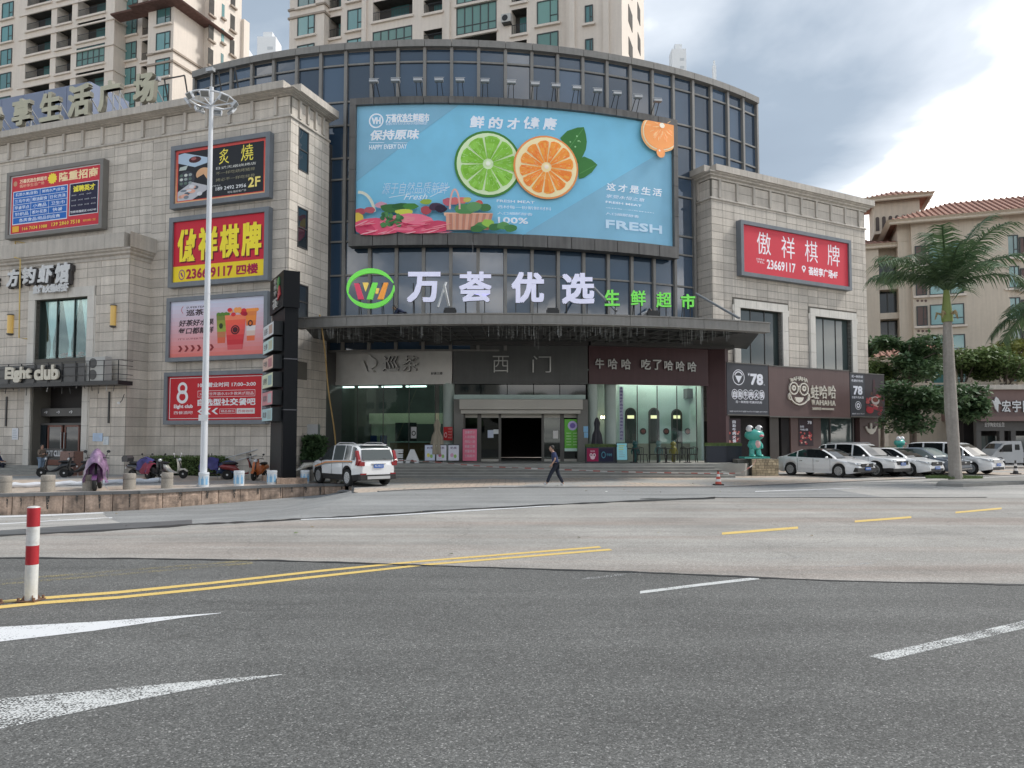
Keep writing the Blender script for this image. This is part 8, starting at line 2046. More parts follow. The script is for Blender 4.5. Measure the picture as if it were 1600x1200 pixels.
# ---- red and white steel post on the centre line
def road_post(px,pyb,lab,r=.072,hh=1.14):
    x,y=W2([(px,pyb)])[0]; x*=1+r/y; t=thing('traffic_post',lab,'bollard',(x,y+r,0),'red and white posts on the centre line')
    rr_=pm('red_reflective',(.42,.02,.03),.4,.08,3); ww_=pm('white_reflective',(.68,.69,.68),.4,.05,4,dirt=((.3,.25,.2),5,.4))
    for i in range(5):
        z0,z1=(0,.215) if i==0 else (.215+(i-1)*.2312,.215+i*.2312); m_=(ww_,ww_,rr_,ww_,rr_)[i] ; MB().cyl((0,0,z0),(0,0,z1-.001),r,n=28,caps=True).build('band',m_,t,smooth=True)
    MB().lathe([(r,1.139),(r*.9,1.15),(r*.5,1.158)],(0,0,0),24).build('cap',ww_,t,smooth=True)
    MB().box(-.115,.115,-.115,.115,.004,.018).build('base_plate',pm('rusty_steel',(.16,.09,.06),.8,.4,9),t)
    for a in range(4): MB().cyl((.093*(1 if a%2 else -1),.093*(1 if a//2 else -1),.018),(.093*(1 if a%2 else -1),.093*(1 if a//2 else -1),.055),.016,n=8).build('bolt',MATS['rusty_steel'],t)
    for a in (0,90,180,270): q=MB().prism([(r-.002,.018),(r+.04,.018),(r-.002,.08)],-.006,.006); q.xf(Matrix.Rotation(rad(a+45),4,'Z')); q.build('gusset',MATS['rusty_steel'],t)
road_post(48,941,'red and white banded steel post standing on the double yellow line'); road_post(-19,948,'second red and white post, only its rusty foot showing at the left picture edge')
# ---- cones, tape, banner, pole
def cone(px,pyb,lab,c1,hh=.62):
    x,y=gpos(px,pyb); t=thing('traffic_cone',lab,'traffic cone',(x,y+.15,0)); wt=pm('cone_white',(.7,.68,.66),.5)
    MB().box(-.19,.19,-.19,.19,0,.05).build('base',black_plastic,t)
    for i in range(5): z0,z1=.05+(hh-.09)*i/5,.05+(hh-.09)*(i+1)/5; MB().lathe([(.135-.10*i/5,z0),(.135-.10*(i+1)/5,z1)],(0,0,0),18).build('band',(c1,wt)[i%2],t)
    MB().lathe([(.045,hh-.045),(.05,hh)],(0,0,0),12).build('top_knob',black_plastic,t)
cone(1124,758.5,'red and white traffic cone on the paving near the right end of the steps',pm('cone_red',(.5,.08,.05),.5))
cone(1590,741,'black and pale striped cone by the pickup at the right edge',pm('cone_black',(.03,.03,.03),.5),.75)
tp=thing('barrier_tape','red and white barrier tape sagging in front of the wide steps','tape',(0,38,0)); tr_=[pm('tape_red',(.36,.13,.11),.5),pm('tape_white',(.50,.48,.46),.5)]
pts=[];
for px,py,Y in ((622,719,39.0),(680,722,38.6),(760,729,38.0),(860,733,37.8),(960,737,37.8),(1060,739,37.8),(1130,740,37.9),(1158,739,38.2),(1176,727,39.2),(1186,711,39.7)): pts.append(atY(px,py,Y)-Vector((0,38,0)))
fine=[]
for a,b in zip(pts,pts[1:]):
    n=max(2,int((b-a).length/.32))
    for i in range(n): fine.append(a.lerp(b,i/n))
mbs=[MB(),MB()]
for i,(a,b) in enumerate(zip(fine,fine[1:])): w2=Vector((0,.01*math.sin(i*.7),.022+.012*math.sin(i*1.3))); mbs[i%2].add([a-w2,b-w2,b+w2,a+w2],[(0,1,2,3)])
mbs[0].build('red_bands',tr_[0],tp)['kind']='stuff'; mbs[1].build('white_bands',tr_[1],tp)['kind']='stuff'
a=ground(12,763,0); b=ground(255,754,0); bn=thing('rolled_banner','long white plastic sheet roll lying flat on the forecourt behind the bollards','banner',(a.x,a.y,0)); d=Vector((b.x-a.x,b.y-a.y,0)); L=d.length
mb=MB(); mb.tube([d*(i/24)+Vector((0,0,.11+.02*math.sin(i*1.7))) for i in range(25)],[.10+.02*math.sin(i*2.3) for i in range(25)],10); mb.build('roll',pm('white_plastic_sheet',(.66,.68,.72),.45,.1,3),bn,smooth=True); mb.build('tie',black_plastic,bn) if False else None
for i in range(5): p=d*(i/4.2+.02); MB().cyl(p+Vector((0,0,.11)),p+Vector((.06,0,.11)),.122,n=12).build('tie',steel,bn)
a=atY(500,492,35.2); b=atY(525,702,39.9); bp_=thing('bamboo_pole','long yellow bamboo pole leaning from the canopy edge down to the ground','pole',tuple(b)); av=a-b; zoff=b.z
MB().tube([av*(i/10)+Vector((.03*math.sin(i),0,0)) for i in range(11)],.035,8).build('pole',pm('yellow_bamboo',(.45,.30,.12),.5,.15,4),bp_,smooth=True); MB().tube([Vector((0,0,0)),Vector((.03,.0,-zoff+.02))],.035,8).build('lower_end',MATS['yellow_bamboo'],bp_)
hr=thing('handrail','pair of steel ramp handrails rising to the right behind the scooters','handrail',(atY(380,740,40).x,40,0))
for x0,y0,x1,y1 in ((352,716,415,699),(362,722,415,707)): MB().cyl(atY(x0,y0,39.9)-hr.location,atY(x1,y1,39.7)-hr.location,.028,n=8).build('rail',steel,hr)
for px in (366,392,412): a=atY(px,728,39.8)-hr.location; MB().cyl((a.x,a.y,0),(a.x,a.y,1.0),.024,n=8).build('post',steel,hr)
cbn=thing('metal_cabinet','grey metal sheet cabinet leaning at the corner behind the totem sign','cabinet',(atY(485,725,41).x,41,0)); MB().box(-.28,.38,-.02,.5,0,zat(663,41)).build('grey_sheet',steel,cbn); MB().box(-.75,-.36,.1,.2,0,zat(660,41)).build('green_sheet',pm('dark_green_sheet',(.03,.10,.07),.5),cbn); MB().cyl((-.33,0,0),(-.33,0,2.7),.03,n=8).build('tube',steel,cbn)
# ---- wall lamps, pipes, notices on the left block
def wl_(px0,y0,px1,y1,lab):
    a,z1=LW.hit(px0,y0,-bd-.12); b,z0=LW.hit(px1,y1,-bd-.12); t=thing('wall_lamp',lab,'wall lamp',LW.m@Matrix.Translation(((a+b)/2,-bd-.12,z0)),'gold tube lamps beside the bay window'); r=(b-a)/2*.8; hh=z1-z0
    MB().cyl((0,0,.05),(0,0,hh-.05),r*.85,n=16).build('glass_tube',pm('amber_glass',(.55,.36,.10),.3,.05,emit=.12),t,smooth=True); MB().lathe([(r*.5,-.02),(r,.03),(r,.08)],(0,0,0),16).build('end_cap',bronze_dk,t); MB().lathe([(r,hh-.08),(r,hh-.03),(r*.5,hh)],(0,0,0),16).build('end_cap',bronze_dk,t)
    MB().box(-.03,.03,0,.10,hh*.2,hh*.3).build('bracket',bronze_dk,t); MB().box(-.03,.03,0,.10,hh*.7,hh*.8).build('bracket',bronze_dk,t)
wl_(12,491,20.5,523,'gold tube wall lamp left of the bay window'); wl_(172.5,476,181,511,'gold tube wall lamp right of the bay window')
pp=thing('yellow_pipe','thin yellow gas pipe running down the left block past the white characters','pipe',LW.m)
yp=pm('yellow_pipe_paint',(.62,.45,.16),.5,.08)
q=[LW.hit(*c,-.12) for c in ((39,380),(24,377),(23.3,401))]; q2=[LW.hit(*c,-bd-.55) for c in ((23.3,402),(32.5,405),(30.5,528))]
MB().tube([(a,-.12,z) for a,z in q]+[(q[-1][0],-.12,zbt+.1)],.04,6).build('upper_pipe',yp,pp); MB().tube([(a,-bd-.58,z) for a,z in q2]+[(q2[-1][0],-bd-.02,q2[-1][1])],.04,6).build('lower_pipe',yp,pp)
def note(name,fr,x0,y0,x1,y1,d,c,lab,c2=(.4,.45,.5)):
    a,z1=fr.hit(x0,y0,d); b,z0=fr.hit(x1,y1,d); t=thing(name,lab,'notice',fr.m@Matrix.Translation((a,d,z0))); p=Print(0,b-a,0,z1-z0,0,.003); p.rect(0,0,1,1,c); p.up()
    for i in range(5): p.rect(.12,.15+.16*i,.12+R.uniform(.4,.75),.21+.16*i,c2)
    MB().box(0,b-a,.001,.03,0,z1-z0).build('board',steel,t); p.build('print',t)
note('notice',LW,145,677,160,689.5,-bd-.06,srgb(175,195,220),'pale blue notice board on the bay wall right of the club door'); note('notice',LW,161.5,682,169.5,695,-bd-.06,(.62,.66,.68),'small white paper right of the pale blue notice'); note('notice',LW,19,669,28,687,-bd-.06,(.66,.67,.70),'white paper notice left of the club door')
a,z=LW.hit(187,630,-bd-.3); cm=thing('security_camera','white security camera on a thin arm, on the bay corner','camera',LW.m@Matrix.Translation((a,-bd-.3,z))); MB().cyl((.1,-.14,0),(-.1,.0,.02),.06,n=12).build('housing',white_paint,cm); MB().tube([(0,.0,.02),(.05,.1,.15),(.05,.24,.5)],.018,6).build('arm',black_metal,cm)
a,z=RW.hit(1121,611,-.9); 
# ---- the club balcony sign
bx1_=LW.hit(197,575,-bd-.5)[0]; bzt=LW.hit(150,563,-bd-1.0)[1]; bzb=LW.hit(150,598,-bd-1.0)[1]; bx0_=bx1_-12
cb_=thing('club_balcony','black metal balcony across the bay with cream club lettering on its rail','balcony',LW.m@Matrix.Translation((bx1_,-bd,bzb)))
hb=bzt-bzb; MB().box(-12,0,-1.0,-.03,-.12,.10).build('floor_slab',black_metal,cb_)
for z_ in (hb,hb-.28,.45): MB().box(-12,0,-1.0,-.96,z_-.03,z_).build('rail',black_metal,cb_); MB().box(-.04,0,-1.0,-.03,z_-.03,z_).build('side_rail',black_metal,cb_)
for i in range(13): MB().box(-12+i*.997,-11.96+i*.997,-1.0,-.96,0,hb).build('post',black_metal,cb_)
xp=LW.hit(133,580,-bd-.9)[0]-bx1_; MB().box(-12,xp,-.93,-.90,.1,hb-.1).build('sign_backing',pm('smoked_panel',(.035,.038,.042),.3,.2,1),cb_)
clb=pm('cream_channel_letter',(.66,.62,.52),.4,.05)
for tx,x0,y0,x1,y1 in (('Eight',9.5,574,49,597),('club',55,571,92,593)):
    u0,z1=LW.hit(x0,y0,-bd-1.06); u1,z0=LW.hit(x1,y1,-bd-1.06); mb=MB(); solid_text(mb,tx,u0-bx1_,u1-bx1_,z0-bzb,z1-bzb,-1.12,-1.02,0,.05); mb.build('lettering',clb,cb_)
for i in range(22): x=-11.8+i*.53; l=R.uniform(.1,.5); MB().cyl((x,-.6,-.12),(x+R.uniform(-.1,.1),-.6,-.12-l),.02,n=5).build('hanging_cable',black_metal if i%4 else steel,cb_)
u0,_=LW.hit(136,590,-bd-.7); u1,_=LW.hit(166,590,-bd-.7)
ac2=thing('air_conditioner','large twin-fan outdoor unit standing on the black club balcony','air conditioner',LW.m@Matrix.Translation(((u0+u1)/2,-bd-.55,bzb+.10))); w_=(u1-u0)/2
MB().box(-w_,w_,-.25,.2,0.03,1.32).build('casing',acm,ac2)
for z_ in (.36,.98): MB().cyl((-w_*.25,-.255,z_),(-w_*.25,-.275,z_),.27,n=20).build('fan_grille',pm('grille_grey',(.10,.10,.10),.5),ac2)
MB().box(-w_,w_,-.2,.15,0,.03).build('feet',black_metal,ac2)
# roof frames on the left block near the lamp
for i,(x0,x1,yt) in enumerate(((269,300,131),(352,378,117))):
    a,z=LW.hit(x0,yt,1.5); b,_=LW.hit(x1,yt,1.5); t=thing('roof_frame',('dark steel lamp frame on the roof edge left of the lamp ring','dark steel lamp frame on the roof edge right of the lamp ring')[i],'frame',LW.m@Matrix.Translation((a,1.5,zz))); H_=z-zz
    for x_ in (0,b-a): MB().bar((x_,0,0),(x_,-.6,H_),.06).build('post',black_metal,t)
    MB().bar((0,-.6,H_),(b-a,-.6,H_),.06).build('crossbar',black_metal,t); MB().bar((0,-1.2,H_-.25),(0,-.6,H_),.05).build('arm',black_metal,t); MB().box(-.2,.25,-1.35,-1.1,H_-.4,H_-.2).build('lamp_head',steel,t)
# ================================================================ TERRACE FURNITURE
def atT(px,Y): return atY(px,700,Y).x
def umbrella(px,Y,hh,w_,m_,lab):
    t=thing('closed_parasol',lab,'parasol',(atT(px,Y),Y,PF)); MB().cyl((0,0,0),(0,0,hh),.03,n=8).build('pole',steel,t); MB().cyl((0,0,0),(0,0,.08),.3,n=16).build('foot',black_plastic,t)
    rings=[]
    for k,(z,r) in enumerate(((.45,1.0),(.9,.95),(hh*.62,.72),(hh*.72,.42),(hh*.78,.40),(hh*.88,.50),(hh*.97,.30),(hh+.02,.06))): rings.append([(w_*r*(1+.22*math.cos(6*a+k*.3))*math.cos(a),w_*r*(1+.22*math.cos(6*a))*math.sin(a),z) for a in [2*math.pi*j/36 for j in range(36)]])
    MB().loft(rings).build('folded_canopy',m_,t,smooth=True)
umbrella(683,41.5,2.35,.34,pm('beige_canvas',(.36,.32,.25),.85,.08,3),'closed beige parasol left of the entrance portal'); umbrella(933,41.5,2.45,.30,pm('charcoal_canvas',(.05,.05,.06),.85,.1,3),'closed charcoal parasol right of the entrance portal')
def board_stand(name,px0,px1,y0,y1,Y,base,lab,body=slate,tilt=0,extra=None,cat='sign board'):
    a=atY(px0,y0,Y); b=atY(px1,y1,Y); w_=b.x-a.x; hh=a.z-b.z; t=thing(name,lab,cat,place((a.x+b.x)/2,Y,max(PF,b.z-.05)-.0)); q=Matrix.Translation((0,0,.03))@Matrix.Rotation(rad(-tilt),4,'X')
    MB().box(-w_/2-.03,w_/2+.03,0,.06,-.02,hh+.04).xf(q).build('board',body,t); MB().bar((-w_/2,.05,hh*.9),(-w_/2,.4,0),.03).build('leg',black_metal,t); MB().bar((w_/2,.05,hh*.9),(w_/2,.4,0),.03).build('leg',black_metal,t)
    p=Print(-w_/2,w_/2,0,hh,-.004,.003); p.rect(0,0,1,1,base); p.up()
    if extra: extra(p)
    p.mb.xf(q); p.build('print',t); return t
def ex_p(p):
    for i,tx in enumerate(('温馨提示','入场须知','凭码入场','佩戴口罩','测量体温','生鲜超市')): p.text(tx,.14,.05+.15*i,.86,.14+.15*i,(.75,.55,.62),.01,1)
board_stand('display_board',723,745,670,719.5,41.9,srgb(228,125,150),'tall pink notice board at the left side of the entrance',extra=ex_p)
def ex_a(c):
    def f(p):
        p.disc(.35,.65,.16,.13,c,12); p.disc(.65,.72,.14,.12,srgb(150,190,110),12); p.text('奶茶',.2,.1,.8,.25,srgb(80,60,110),.01)
    return f
for i,(x0,x1) in enumerate(((664,679.5),(682,697.5),(700.5,717))):
    board_stand('poster_stand',x0,x1,695,719,41.2+.05*i,(.62,.68,.82) if i==0 else (.68,.68,.76),('pale blue drinks poster stand, leftmost of the three left of the entrance','white drinks poster stand, middle of the three left of the entrance','white menu poster stand beside the pink notice board')[i],extra=ex_a(srgb(*((230,220,120),(190,110,140),(210,160,190))[i])))
def ex_e(p):
    for i in range(7): p.rect(.18,.12+.11*i,.3+R.uniform(.25,.5),.17+.11*i,srgb(190,205,120) if i<3 else srgb(150,190,200))
board_stand('easel_sign',964,980,692,718,40.6,srgb(150,215,225),'pale blue easel sign right of the planter boxes',tilt=6,extra=ex_e)
p=notice(tea,SA,693,667,707,688,-.55,srgb(190,45,50)); p.up()
for i in range(4): p.text('外卖自取',.5,.08+.22*i,.95,.2+.22*i,(.7,.55,.5),0,1)
p.disc(.25,.6,.15,.2,(.75,.6,.6),12,r0=.7); p.build('red_poster',tea)
p=notice(tea,SA,641,666,652,686,.36,(.03,.03,.03)); p.up(); p.rect(.12,.06,.88,.94,(.55,.55,.55)); p.up(); p.disc(.5,.55,.3,.2,(.05,.05,.05),14,r0=.6); p.build('window_sticker',tea)
t=thing('letter_lights','white freestanding marquee letters, mostly hidden behind the white service car','sign',(atT(640,40.6),40.6,PF))
for i,(ch,px0,px1) in enumerate((('T',598,612),('E',616,630),('A',634,655))): a=atY(px0,703,40.6).x-t.location.x; b=atY(px1,703,40.6).x-t.location.x; mb=MB(); solid_text(mb,ch,a,b,0,zat(702,40.6)-PF,-.12,.12,0,.08); mb.build('letter',white_paint,t)
# planters, tables and chairs
navy=pm('dark_navy_planter',(.025,.03,.045),.5,.1)
def planter(px0,px1,Y,hh,lab,em=None,n=1500):
    x0,x1=atT(px0,Y),atT(px1,Y); t=thing('planter_box',lab,'planter',((x0+x1)/2,Y,PF)); w_=(x1-x0)/2; MB().box(-w_,w_,-.22,.22,0,hh).build('box',navy,t); mb=MB(); MB().box(-w_+.03,w_-.03,-.19,.19,hh-.02,hh+.02).build('soil',pm('soil',(.05,.035,.025),.9),t)
    for _ in range(n):
        x_,y_=R.uniform(-w_,w_),R.uniform(-.22,.22); l=R.uniform(.06,.2); mb.add([(x_-.02,y_,hh),(x_+.02,y_,hh),(x_+R.uniform(-.06,.06),y_+R.uniform(-.06,.06),hh+l)],[(0,1,2)])
    o=mb.build('foliage',lf_m,t); o['kind']='stuff'; return t
t1=planter(915,963,41.0,.85,'long dark planter box with a red frog panel, right of the portal'); 
for x0,x1,c,c2,tt_ in ((917,935,srgb(150,30,75),srgb(230,200,210),'frog'),(936.5,958,srgb(32,34,60),srgb(70,130,150),'bull')):
    a=atT(x0,40.77)-t1.location.x; b=atT(x1,40.77)-t1.location.x; p=Print(a,b,.08,.78,-.225,.003); p.rect(0,0,1,1,c); p.up(); 
    if tt_=='frog': p.disc(.36,.52,.13,.15,c2,14); p.disc(.64,.52,.13,.15,c2,14); p.disc(.5,.72,.2,.13,c2,14); p.up(); p.disc(.36,.52,.06,.07,(.05,.02,.03),8); p.disc(.64,.52,.06,.07,(.05,.02,.03),8); p.text('WAHAHA',.3,.15,.7,.28,c2,.01,1)
    else: p.disc(.3,.5,.16,.26,c2,16,r0=.7); p.text('牛哈哈',.52,.38,.92,.6,c2,.02)
    p.build('panel_print',t1)
planter(1102,1133,41.3,.9,'dark planter box at the right end of the restaurant terrace'); planter(1133,1157,41.6,.9,'dark planter with white emblem beside the frog statue plinth')
bkm=pm('black_chair_wood',(.02,.018,.017),.5,.1)
def chair_proto():
    t=thing('cafe_chair','x','chair',Matrix.Identity(4),'black terrace chairs'); MB().box(-.22,.22,-.22,.22,.43,.47).build('seat',bkm,t); MB().tube([(-.2,.2,.46),(-.22,.25,.8),(0,.28,.86),(.22,.25,.8),(.2,.2,.46)],.02,7).build('backrest',bkm,t)
    for i in range(3): MB().bar((-.1+.1*i,.21,.47),(-.1+.1*i,.27,.84),.015).build('spindle',bkm,t)
    for a in (-1,1):
        for b in (-1,1): MB().bar((a*.18,b*.18,.43),(a*.23,b*.23,0),.03).build('leg',bkm,t)
    return t
cp_=chair_proto()
for i,(px,Y,rz,lab) in enumerate(((1003,40.9,20,'black terrace chair just right of the pale blue easel'),(1021,41.0,-100,'black terrace chair facing left at the middle table'),(1034,40.8,160,'black terrace chair with its back to the road, before the middle arch'),(1047,41.1,70,'black terrace chair between the middle and right arches'),(1062,40.9,-60,'black terrace chair in front of the right arch'),(1082,41.2,180,'black terrace chair nearest to the right planter'))):
    M=place(atT(px,Y),Y,PF,rz)
    if i==0: cp_.matrix_world=M; cp_['label']=lab
    else: copy_thing(cp_,M,lab)
for px,Y,lab in ((990,41.2,'small dark table beside the pale blue easel'),(1041,41.4,'small dark table in the middle of the terrace chairs'),(1074,41.3,'dark bar table near the right planter')):
    t=thing('cafe_table',lab,'table',(atT(px,Y),Y,PF)); MB().cyl((0,0,.74),(0,0,.78),.36,n=20).build('table_top',bkm,t); MB().cyl((0,0,0),(0,0,.74),.035,n=8).build('column',black_metal,t); MB().cyl((0,0,0),(0,0,.03),.22,n=16).build('foot',black_metal,t)
fg=[pm('teal_gloss',(.03,.11,.11),.25,.1),pm('mint_silver_gloss',(.14,.24,.23),.2,.1),pm('gold_green_gloss',(.20,.19,.05),.25,.2)]
for i,(px,Y) in enumerate(((992.5,42.2),(1029,42.2),(1052,42.2))):
    t=thing('figure_statue',('dark teal glossy figure statue behind the left terrace table','mint and white glossy figure statue behind the middle chairs','gold and green glossy figure statue before the right arch')[i],'statue',place(atT(px,Y),Y,PF,0,.72)); 
    MB().lathe([(.13,0),(.16,.2),(.12,.5),(.2,.8),(.24,1.1),(.12,1.3)],(0,0,0),16).build('figure_body',fg[i],t,smooth=True); MB().ell((0,0,1.42),(.22,.20,.2),14,10).build('figure_head',fg[i],t,smooth=True); MB().ell((-.1,-.05,1.6),.07,8,6).build('eye',fg[1],t); MB().ell((.1,-.05,1.6),.07,8,6).build('eye',fg[1],t)
    for s_ in (-1,1): MB().tube([(s_*.2,0,1.1),(s_*.3,-.05,.8),(s_*.26,-.1,.6)],[.06,.05,.04],8).build('arm',fg[i],t)
# ---- frog statue on its stone plinth
px0=atY(1175,743,39.9); px1=atY(1217,743,39.9); plz=zat(716.5,39.9); pc=(px0.x+px1.x)/2; pw=(px1.x-px0.x)/2
pl=thing('stone_plinth','plinth clad in irregular buff stones under the turquoise frog statue','plinth',place(pc,39.9,0,0)); MB().box(-pw,pw,.03,1.35,0,plz-.03).build('core',joint,pl); MB().box(-pw-.6,-pw-.002,.5,1.4,0,plz-.06).build('side_block',pm('shaded_side_stone',(.20,.19,.17),.8,.3,3,.2,8),pl)  # side block coloured darker to carry the shade on that face
bs=pm('buff_crazy_stone',(.46,.38,.26),.8,.1,2,.15,12,.3,25,rnd=.35); rg=random.Random(11); z=0
while z<plz-.05:
    hh=rg.uniform(.10,.17); hh=min(hh,plz-z-.02); x=-pw
    while x<pw-.03:
        w_=min(rg.uniform(.13,.32),pw-x); MB().box(x+.008,x+w_-.008,-.02-rg.uniform(0,.015),.03,z+.008,z+hh-.008).build('stone',bs,pl); x+=w_
    z+=hh
    if hh<.06: break
fg_t=pm('turquoise_gloss',(.08,.42,.36),.3,.05,2); pkm=pm('pink_gloss',(.62,.17,.22),.35,.05); wgl=pm('white_gloss',(.75,.75,.76),.2,.02); bgl=pm('black_gloss',(.01,.01,.012),.15)
def frog(lab,M,k=1.0,name='frog_statue'):
    t=thing(name,lab,'statue',M@Matrix.Scale(k,4)); 
    MB().box(-.75,.70,-.35,.35,0,.09).build('base',fg_t,t)
    mb=MB(); mb.lathe([(.16,.45),(.30,.52),(.35,.68),(.34,.85),(.27,1.02),(.16,1.10)],(0,0,0),24,sy=.85); mb.build('torso',fg_t,t,smooth=True); MB().ell((.04,-.19,.76),(.20,.13,.24),16,10).build('belly',pm('pale_pink_gloss',(.62,.38,.38),.35),t,smooth=True)
    MB().ell((-.02,0,1.27),(.54,.40,.33),26,16).build('head',fg_t,t,smooth=True)
    for s_,m_ in ((-1,1),(1,1)): MB().ell((-.05+s_*.27,-.08,1.60),(.20,.20,.205),20,14).build('eye',wgl,t,smooth=True); MB().ell((-.05+s_*.27+.07,-.245,1.60),(.075,.045,.085),12,8).build('pupil',bgl,t,smooth=True)
    MB().ell((.22,-.33,1.22),(.16,.09,.075),14,8).build('mouth',pkm,t,smooth=True)
    for s_ in (-1,1): MB().tube([(s_*.16,0,.60),(s_*.19,-.03,.35),(s_*.20,-.05,.15)],[.15,.14,.15],14).build('leg',fg_t,t,smooth=True); MB().ell((s_*.22,-.15,.15),(.17,.24,.08),14,8).build('foot',fg_t,t,smooth=True); MB().tube([(s_*.26,0,.92),(s_*.38,-.05,.72),(s_*.33,-.16,.56)],[.07,.065,.07],10).build('arm',fg_t,t,smooth=True)
    return t
frog('turquoise big-eyed frog statue standing on the buff stone plinth',place(atY(1180,710,40.3).x,40.35,plz,8),.98)
frog('smaller turquoise frog statue behind the white cars under the trees',place(atY(1406,700,45).x,45,zat(716,45),35),.72)
t=planter(1384,1400,44,1.3,'dark box with a pink panel beyond the brown end pier'); t.location.z=0; a=.3; p=Print(-.3,.3,.6,1.2,-.225,.003); p.rect(0,0,1,1,srgb(190,50,110)); p.up(); p.text('WAHAHA',.1,.6,.9,.85,(.8,.7,.75),.02,1); p.build('panel_print',t)
# ---- low red granite planter with letters in front of the club door
a=gpos(112,729); t=thing('granite_planter','polished red granite block with white club letters beside the door steps','planter',place(atY(122,700,41).x,40.4,0,-19)); MB().box(-.45,.5,-.3,.3,0,zat(705,40.4)).build('block',pm('red_granite',(.20,.11,.09),.35,.3,20),t); MB().box(-1.9,-.46,-.1,.1,.9,1.42).build('letter_panel',bronze_dk,t); mb=MB(); solid_text(mb,'EIGHT CLUB',-1.85,-.5,1.0,1.32,-.14,-.11,0,.03); mb.build('letters',whp,t)
# ================================================================ PEOPLE
def skinned(name,verts,edges,radii,mat,par,sub=2,root=0):
    me=bpy.data.meshes.new(name); me.from_pydata(verts,edges,[]); o=bpy.data.objects.new(name,me); COL.objects.link(o)
    sm=o.modifiers.new('s','SKIN'); sk=me.skin_vertices[0].data if me.skin_vertices else None
    if sk is None:
        bm=bmesh.new(); bm.from_mesh(me); ly=bm.verts.layers.skin.verify()
        bm.verts.ensure_lookup_table()
        for i,v in enumerate(bm.verts): v[ly].radius=(radii[i] if isinstance(radii[i],tuple) else (radii[i],radii[i])); v[ly].use_root=(i==root)
        bm.to_mesh(me); bm.free()
    else:
        for i,d in enumerate(sk): d.radius=(radii[i] if isinstance(radii[i],tuple) else (radii[i],radii[i])); d.use_root=(i==root)
    sb=o.modifiers.new('b','SUBSURF'); sb.levels=sub; sb.render_levels=sub; sm.use_smooth_shade=True
    dg=bpy.context.evaluated_depsgraph_get(); dg.update(); m2=bpy.data.meshes.new_from_object(o.evaluated_get(dg)); bpy.data.objects.remove(o); m2.materials.clear(); m2.materials.append(mat)
    m2.polygons.foreach_set('use_smooth',[True]*len(m2.polygons)); r=link(bpy.data.objects.new(name,m2)); r.parent=par; return r
skin_=pm('skin',(.42,.25,.18),.55,.05); hair_=pm('black_hair',(.02,.017,.015),.6,.2,20)
